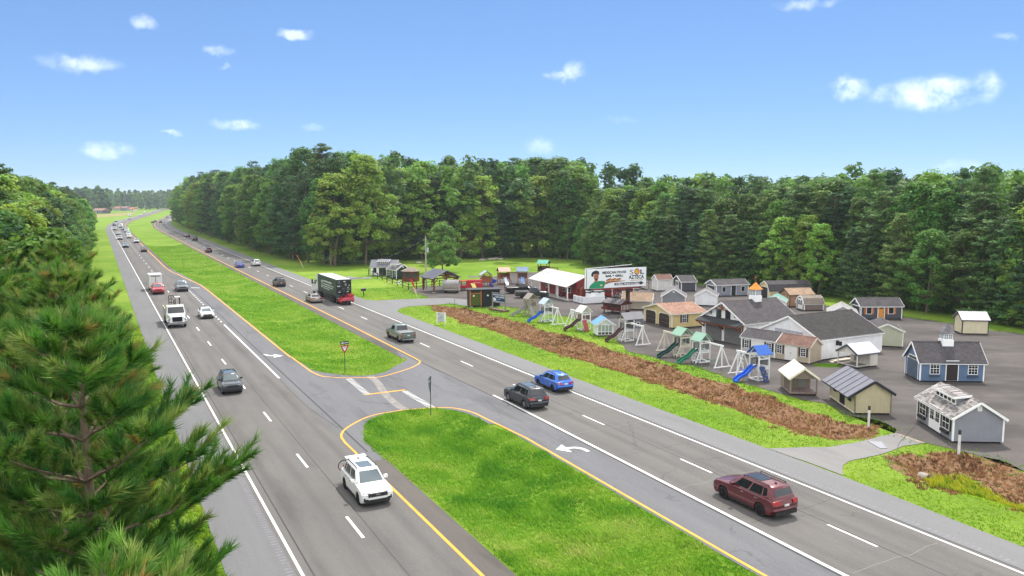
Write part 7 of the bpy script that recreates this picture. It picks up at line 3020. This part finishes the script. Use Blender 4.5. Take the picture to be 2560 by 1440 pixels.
flat('print_badge', [(lx + 2.3, 4.4), (lx + 2.65, 4.42), (lx + 2.63, 4.68), (lx + 2.28, 4.66)], Y - .004, plain('print_badge', '#c9c07a', .6), fp)

# ------------------------------------------------------------------ signs
def along_pt(a, b):
    return math.atan2(b.y - a.y, b.x - a.x)


A, B = G(1231.5, 774), G(1263.5, 779)
e = thing('business_sign', 'navy lettered business sign on two grey posts in a planter', 'sign', (A.x, A.y, 0), along_pt(A, B))
Ls = (B - A).length
post_m = plain('post_grey', '#8a867f', .7)
for x in (0, Ls):
    one('post', post_m, e, x - .07, x + .07, -.07, .07, 0, 2.75)
navy = plain('sign_navy', '#22335f', .5, var=.04)
pn = one('panel', navy, e, .07, Ls - .07, -.04, .04, 1.25, 2.72)
for z in (1.22, 2.7):
    one('panel_frame', post_m, e, .07, Ls - .07, -.055, .055, z, z + .06)
wi = plain('sign_white', '#d5dbe6', .5, var=.02)
lettering('BACKYARD', .36, wi, pn, (.22, -.045, 2.34), rot, .008, width=Ls - .4)
lettering('ESCAPES', .34, wi, pn, (.75, -.045, 2.0), rot, .008, width=Ls - .95)
flat('print_shed', [(.2, 1.5), (.2, 1.85), (.45, 2.05), (.7, 1.85), (.9, 1.8), (.9, 1.5)], -.045, wi, pn)
flat('print_swing', [(1.3, 1.7), (1.9, 1.76), (1.9, 1.8), (1.3, 1.76)], -.045, wi, pn)
r_ = random.Random(2)
x = .15
while x < Ls - .3:
    w_ = r_.uniform(.06, .16)
    flat('print_text', [(x, 1.33), (x + w_, 1.33), (x + w_, 1.44), (x, 1.44)], -.045, wi, pn)
    x += w_ + .05
for (a, b, c, d) in ((-.4, Ls + .4, -.5, -.35), (-.4, Ls + .4, .35, .5), (-.4, -.25, -.35, .35), (Ls + .25, Ls + .4, -.35, .35)):
    one('planter_board', plain('planter_wood', '#6e5a49', .85), e, a, b, c, d, 0, .25)
one('planter_soil', plain('planter_soil', '#8a8264', .95, var=.3), e, -.25, Ls + .25, -.35, .35, 0, .18)

A, B = G(1092.5, 811), G(1114, 812)
e = thing('yard_sign', 'white lettered yard sign at the ditch edge by the first driveway', 'sign', (A.x, A.y, -.05), along_pt(A, B))
Ls = (B - A).length
for x in (0, Ls):
    one('post', trim_w, e, x - .03, x + .03, -.03, .03, 0, 1.75)
pn = one('panel', pb, e, .03, Ls - .03, -.02, .02, .45, 1.72)
for row in range(7):
    x = .12
    z = 1.6 - row * .17
    while x < Ls - .25:
        w_ = r_.uniform(.05, .17)
        flat('print_text', [(x, z), (x + w_, z), (x + w_, z - .09), (x, z - .09)], -.024, ink, pn)
        x += w_ + .05

# yield sign with one-way plate on the far median tip
g = G(862.5, 932)
e = thing('yield_sign', 'red and white yield sign under a one-way plate on the far median tip', 'sign', (g.x, g.y, -.05), R(38))
one('post', plain('post_green_grey', '#4d5148', .6), e, -.03, .03, -.03, .03, 0, 3.3)
red_i = plain('sign_red', '#a8202c', .4)
m_ = MB()
m_.prism([(-.48, 2.85), (.48, 2.85), (0, 1.98)], 'y', -.06, -.035)
m_.build('yield_plate', red_i, e)
flat('yield_centre', [(-.27, 2.73), (.27, 2.73), (0, 2.24)], -.064, wi, e)
lettering('YIELD', .13, red_i, e, (-.14, -.068, 2.58), rot, .004, width=.28)
ow = one('one_way_plate', ink, e, -.46, .46, -.06, -.036, 2.95, 3.25)
flat('one_way_arrow', [(-.4, 3.1), (-.22, 3.2), (-.22, 3.15), (.4, 3.15), (.4, 3.05), (-.22, 3.05), (-.22, 3.0)], -.064, wi, ow)
lettering('ONE WAY', .09, ink, ow, (-.12, -.068, 3.07), rot, .002, width=.45)
g = G(1077, 1036)
e = thing('yield_sign', 'traffic sign seen edge-on from behind on the near median tip', 'sign', (g.x, g.y, -.05), R(198 + 62))
one('post', plain('post_green_grey', '#4d5148', .6), e, -.03, .03, -.03, .03, 0, 3.2)
m_ = MB()
m_.prism([(-.48, 2.75), (.48, 2.75), (0, 1.88)], 'y', -.06, -.035)
m_.build('yield_plate', plain('sign_back', '#7d8284', .5, .3), e)
flat('yield_face', [(-.47, 2.74), (.47, 2.74), (0, 1.9)], -.064, red_i, e)
one('one_way_plate', plain('sign_back', '#7d8284', .5, .3), e, -.46, .46, -.06, -.036, 2.85, 3.15)
# small posts
for (px, py, hgt, col, nm, lb) in ((458, 675, 3.4, '#6b6f5c', 'marker_post', 'thin marker post in the far median'), (1137, 763, 1.2, '#232323', 'marker_post', 'short black post at the edge of the first driveway')):
    g = G(px, py)
    e = thing(nm, lb, 'post', (g.x, g.y, -.05), 0)
    MB().tube((0, 0, 0), (0, 0, hgt), .03, .03, 6).build('shaft', plain('post_' + col[1:], col, .7), e)
    one('cap', plain('post_cap', '#9aa08a', .6), e, -.05, .05, -.05, .05, hgt, hgt + .08)
for (px, py, top, lb) in ((2171, 1068, 1011, 'white marker post with black top beside the cream shed'), (2396.5, 1134, 1070, 'white marker post with black top in front of the grey dormer shed')):
    g = G(px, py)
    hgt = (py - top) * g.y / FOC
    e = thing('marker_post', lb, 'post', (g.x, g.y, -.25), R(20))
    one('shaft', plain('pvc_white', '#d8d7d2', .5), e, -.06, .06, -.06, .06, 0, hgt * .8 + .2)
    one('top', plain('top_black', '#33302d', .6), e, -.065, .065, -.065, .065, hgt * .82 + .2, hgt + .22)
# guy wire and anchor near the second driveway
a, b = G(2228, 1168), G(2262, 1092)
e = thing('guy_wire', 'black guy wire slanting over the second driveway', 'wire', (a.x, a.y, 0), 0)
MB().path([Vector((0, 0, -.2)), Vector((b.x - a.x, b.y - a.y, 1.1)) * .5, Vector((b.x - a.x + 1.0, b.y - a.y - 1.2, 2.2))], .016, 5).build('cable', ink, e)
one('anchor', plain('anchor_rust', '#5a4a40', .7), e, -.08, .08, -.08, .08, -.3, .0)
# steel plate on the drive
pl = [G(*q) for q in ((2168, 1103), (2200, 1122), (2218, 1122), (2204, 1106))]
m_ = MB()
m_.prism([(p.x, p.y) for p in pl], 'z', .012, .045)
tag(m_.build('steel_plate', plain('steel_plate', '#85858c', .55, .3), None), 'grey steel plate lying on the second driveway', 'plate')
# culvert pipes
for (px, py, d, lb) in ((1107, 782, (.75, -.66), 'dark culvert pipe mouth in the ditch by the first driveway'), (2313, 1183, (.62, -.78), 'concrete culvert pipe mouth in the ditch by the second driveway')):
    g = G(px, py)
    e = thing('culvert_pipe', lb, 'pipe', (g.x, g.y, -.42), math.atan2(d[1], d[0]))
    m_ = MB()
    n = 16
    for (x, r) in ((-.35, .42), (.2, .42), (.2, .33), (-.35, .33)):
        for i in range(n):
            t = 2 * PI * i / n
            m_.v.append((x, r * math.cos(t), r * math.sin(t)))
    for j in range(3):
        for i in range(n):
            i2 = (i + 1) % n
            m_.f.append((j * n + i, j * n + i2, j * n + n + i2, j * n + n + i))
    m_.build('pipe', plain('concrete_pipe', '#8f867c', .9, var=.2), e, 40)
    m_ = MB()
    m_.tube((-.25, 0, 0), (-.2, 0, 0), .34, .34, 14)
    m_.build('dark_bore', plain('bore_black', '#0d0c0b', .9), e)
# mailbox
g = G(909, 741)
e = thing('mailbox', 'black mailbox on a dark post beside the far driveway', 'mailbox', (g.x, g.y, 0), R(30))
one('post', plain('post_green', '#2f4a3c', .7), e, -.07, .07, -.07, .07, 0, 1.0)
m_ = MB()
m_.prism([(-.2, 1.0), (.2, 1.0), (.2, 1.28), (.14, 1.42), (0, 1.5), (-.14, 1.42), (-.2, 1.28)], 'x', -.42, .42)
m_.build('box', black_m, e)
one('flag', red_i, e, .1, .22, .2, .22, 1.25, 1.5)
# feather flags
for (b, t, c1, c2, lb) in (((758.5, 669), (741, 636), '#c98a5a', '#a85a38', 'orange feather flag in front of the dark wood'), ((1043.5, 743), (1026, 697), '#d8a070', '#b83a3a', 'red-topped leaning feather flag by the pavilion')):
    g = G(*b)
    k = g.y / FOC
    dx, hz_ = (t[0] - b[0]) * k, (b[1] - t[1]) * k
    e = thing('feather_flag', lb, 'flag', (g.x, g.y, 0), 0)
    MB().path([Vector((0, 0, 0)), Vector((dx * .45, 0, hz_ * .45)), Vector((dx, .05, hz_))], [.035, .025, .015], 6).build('pole', trim_w, e)
    m_ = MB()
    n = 8
    for i in range(n + 1):
        f = .22 + .78 * i / n
        w_ = .32 * math.sin(min(1, (i + 1) / n * 1.15) * PI * .5 + .5 * (i > 5) * (i - 5) / 3) + .06
        m_.v += [(dx * f, .03 * math.sin(i), hz_ * f), (dx * f + w_, .12 * math.sin(i * .9), hz_ * f - .12)]
    m_.f = [(2 * i, 2 * i + 1, 2 * i + 3, 2 * i + 2) for i in range(n)]
    fb_ = NB('flag_cloth')
    sp = fb_.n('SeparateXYZ')
    fb_.L.new(fb_.obj(), sp.inputs[0])
    fm = fb_.done(fb_.mix(fb_.mapr(sp.outputs[2], hz_ * .45, hz_ * .62), rgb(c1), rgb(c2)), .7, 0, .2)
    m_.build('cloth', fm, e)

# utility pole with transformer, and wires
g = G(1065.5, 722)
e = thing('utility_pole', 'grey wooden utility pole with transformer behind the pavilion', 'utility pole', (g.x, g.y, 0), 0)
pole_g = plain('pole_grey', '#a39f98', .85, var=.12, scale=5)
MB().tube((0, 0, 0), (0, 0, 10.0), .17, .11, 10).build('pole', pole_g, e, 40)
m_ = MB()
m_.tube((.38, -.05, 7.1), (.38, -.05, 7.95), .2, .2, 12)
m_.build('transformer', plain('transformer_grey', '#b5b7b6', .5), e, 40)
one('bracket', plain('bracket_grey', '#77797a', .6), e, .05, .3, -.1, .1, 7.3, 7.4)
m_ = MB()
m_.tube((.15, -.1, 8.6), (.5, -.3, 8.9), .02, .02, 5)
m_.tube((.0, 0, 9.9), (.0, 0, 10.15), .05, .03, 6)
m_.build('insulator', trim_w, e)
m_ = MB()
q = G(930, 662)
A = Vector((0, 0, 9.8))
for (tx, ty, tz) in ((-70, 50, 9.5), (40, -20, 3.8), (-12.0, -38, 8.8)):
    pts = [A.lerp(Vector((tx, ty, tz)), i / 10) - Vector((0, 0, 2.2 * math.sin(PI * i / 10))) for i in range(11)]
    m_.path(pts, .02, 4)
m_.build('wire', plain('wire_dark', '#3a3c3c', .6), e)

# split-rail fence
fz = [(268, 545), (338, 573), (408, 603), (483, 630), (560, 660), (645, 690), (728, 720), (812, 748), (905, 785)]
FP = [G(880 + x / 6.4, 600 + (y + 12) / 6.4) for x, y in fz]
FP += [FP[-1].lerp(G(1135, 711), k / 6) for k in range(1, 7)]
e = thing('rail_fence', 'dark split-rail fence around the cabin field', 'fence', (FP[0].x, FP[0].y, 0), 0)
o0 = FP[0]
fm_ = plain('fence_wood', '#3a322c', .85, var=.2)
for p in FP:
    q = p - o0
    one('post', fm_, e, q.x - .08, q.x + .08, q.y - .08, q.y + .08, 0, 1.3)
for a, b in zip(FP, FP[1:]):
    for z in (.5, 1.05):
        m_ = MB()
        m_.bar((a.x - o0.x, a.y - o0.y, z), (b.x - o0.x, b.y - o0.y, z), .06, .1)
        m_.build('rail', fm_, e)
g = FP[6].lerp(FP[7], .45)
e = thing('notice_board', 'small white notice hung on the rail fence', 'sign', (g.x - .1, g.y - .12, 0), R(-22))
pn = one('panel', trim_w, e, -.35, .35, -.03, .0, .45, 1.15)
flat('print_text', ell(0, .8, .16, .16, 12), -.034, ink, pn)

# stacked garden chairs on the gravel under the billboard
cp = [(1540, 742), (1546, 739), (1552, 744), (1557, 738), (1549, 747), (1562, 742), (1535, 746), (1556, 748)]
for i, (px, py) in enumerate(cp):
    g = G(px, py)
    e = thing('garden_chair', 'grey or white slatted garden chair in the heap under the billboard', 'chair', (g.x, g.y, .0 + .35 * (i % 2)), R(i * 47), 'garden chairs heaped under the billboard')
    cm_ = plain(('chair_grey', 'chair_white')[i % 2], ('#6f7272', '#c9cbca')[i % 2], .6)
    one('seat', cm_, e, -.35, .35, -.3, .3, .35, .4)
    m_ = MB()
    for k in range(4):
        m_.obox((-.3 + k * .16, .28, .38), (.12, 0, 0), (0, .04, 0), (0, .25, .75))
    m_.build('backrest', cm_, e)
    for x in (-.38, .34):
        one('armrest', cm_, e, x - .04, x + .1, -.35, .35, .58, .62)
        for y in (-.32, .28):
            one('leg', cm_, e, x, x + .05, y, y + .06, 0, .58)
# lumber stack by the large white building
g = G(2062, 905)
e = thing('lumber_stack', 'stack of pale boards along the foot of the large white building', 'lumber', (g.x, g.y, 0), R(29))
for k in range(6):
    one('board', plain('lumber_pale', '#cbbfae', .8, var=.15), e, .1 + .12 * k, 3.6 - .15 * (k % 3), -.9 + .26 * (k % 3), -.68 + .26 * (k % 3), .06 + .1 * (k // 3), .13 + .1 * (k // 3))
# litter and stones in the far field
for i, (px, py) in enumerate(((1228, 648), (1240, 646.5), (1252, 648), (1205, 650), (1048, 656.5))):
    g = G(px, py)
    e = thing('boulder', 'pale boulder lying at the far side of the mown field', 'boulder', (g.x, g.y, -.1), i, 'boulders at the far side of the field')
    rs = np.random.RandomState(i)
    bm = bmesh.new()
    bmesh.ops.create_icosphere(bm, subdivisions=2, radius=.8)
    for v in bm.verts:
        v.co *= 1 + rs.uniform(-.18, .18)
        v.co.z *= .6
        v.co.x *= 1.5
    me = bpy.data.meshes.new('stone')
    bm.to_mesh(me)
    bm.free()
    link_mesh('stone', me, plain('stone_pale', '#a39b90', .9, var=.2), e)

# ------------------------------------------------------------------ far roadside buildings
def far_house(label, x0, x1, ybase, ytop, wallc, roofc, depth=9.0, nwin=4, name='house'):
    g = G((x0 + x1) / 2, ybase)
    k = g.y / FOC
    w_, h = (x1 - x0) * k, (ybase - ytop) * k
    e = thing(name, label, 'building', (g.x, g.y, 0), R(-20))
    wm, rmat = plain('far_wall_' + wallc[1:], wallc, .8), plain('far_roof_' + roofc[1:], roofc, .8)
    one('wall', wm, e, -w_ / 2, w_ / 2, 0, depth, 0, h * .6)
    m_ = MB()
    m_.prism([(-.6, h * .6), (depth / 2, h), (depth + .6, h * .6), (depth + .6, h * .57), (-.6, h * .57)], 'x', -w_ / 2 - .5, w_ / 2 + .5)
    m_.build('roof', rmat, e)
    for i in range(nwin):
        x = -w_ / 2 + w_ * (i + .5) / nwin
        f = one('window', trim_w, e, x - .6, x + .6, -.05, -.002, h * .2, h * .48)
        one('pane', glass_m, f, x - .5, x + .5, -.08, -.04, h * .23, h * .45)


far_house('long brown-roofed roadhouse with dark walls far down the highway', 222, 260, 534, 521, '#4a4f5c', '#8a6a5c', 12, 5)
far_house('white row house with red roof far down the highway, first of the row', 281, 299, 527, 516.5, '#c9c6c2', '#a06a5e', 9, 4)
far_house('blue-grey row house in the middle of the distant row', 300, 318, 527, 516, '#8791a8', '#8a6e70', 9, 4)
far_house('white row house with orange roof at the end of the distant row', 320, 334, 528, 518.5, '#cfcbc6', '#b06a4c', 9, 3)
of = [G(*q) for q in ((215, 538), (262, 536), (330, 531), (345, 533), (300, 540), (215, 545))]
sheet('field', of, .0, plain('ochre_field', '#857848', .95, var=.2, scale=.05))
for i, (px, py, tp) in enumerate(((240, 541, 520), (317, 530, 506), (324, 529, 506), (345, 527, 505), (362, 526, 506))):
    g = G(px, py)
    h = (py - tp) * g.y / FOC
    e = thing('utility_pole', 'thin distant utility pole beside the far houses', 'utility pole', (g.x, g.y, 0), 0, 'distant utility poles')
    MB().tube((0, 0, 0), (0, 0, h), .3, .22, 6).build('pole', pole_g, e)
    one('cross_arm', pole_g, e, -1.2, 1.2, -.1, .1, h * .92, h * .95)

# ------------------------------------------------------------------ air
hz = NB('haze_air')
vol = hz.n('VolumePrincipled')
vol.inputs['Color'].default_value = (.80, .88, 1.0, 1)
vol.inputs['Density'].default_value = .00013
vol.inputs['Anisotropy'].default_value = .2
for l in list(hz.out.inputs['Surface'].links):
    hz.L.remove(l)
hz.L.new(vol.outputs[0], hz.out.inputs['Volume'])
m_ = MB()
m_.box(-4200, 5400, -400, 6500, -3, 60)
o = m_.build('haze', hz.m)
o['kind'] = 'stuff'
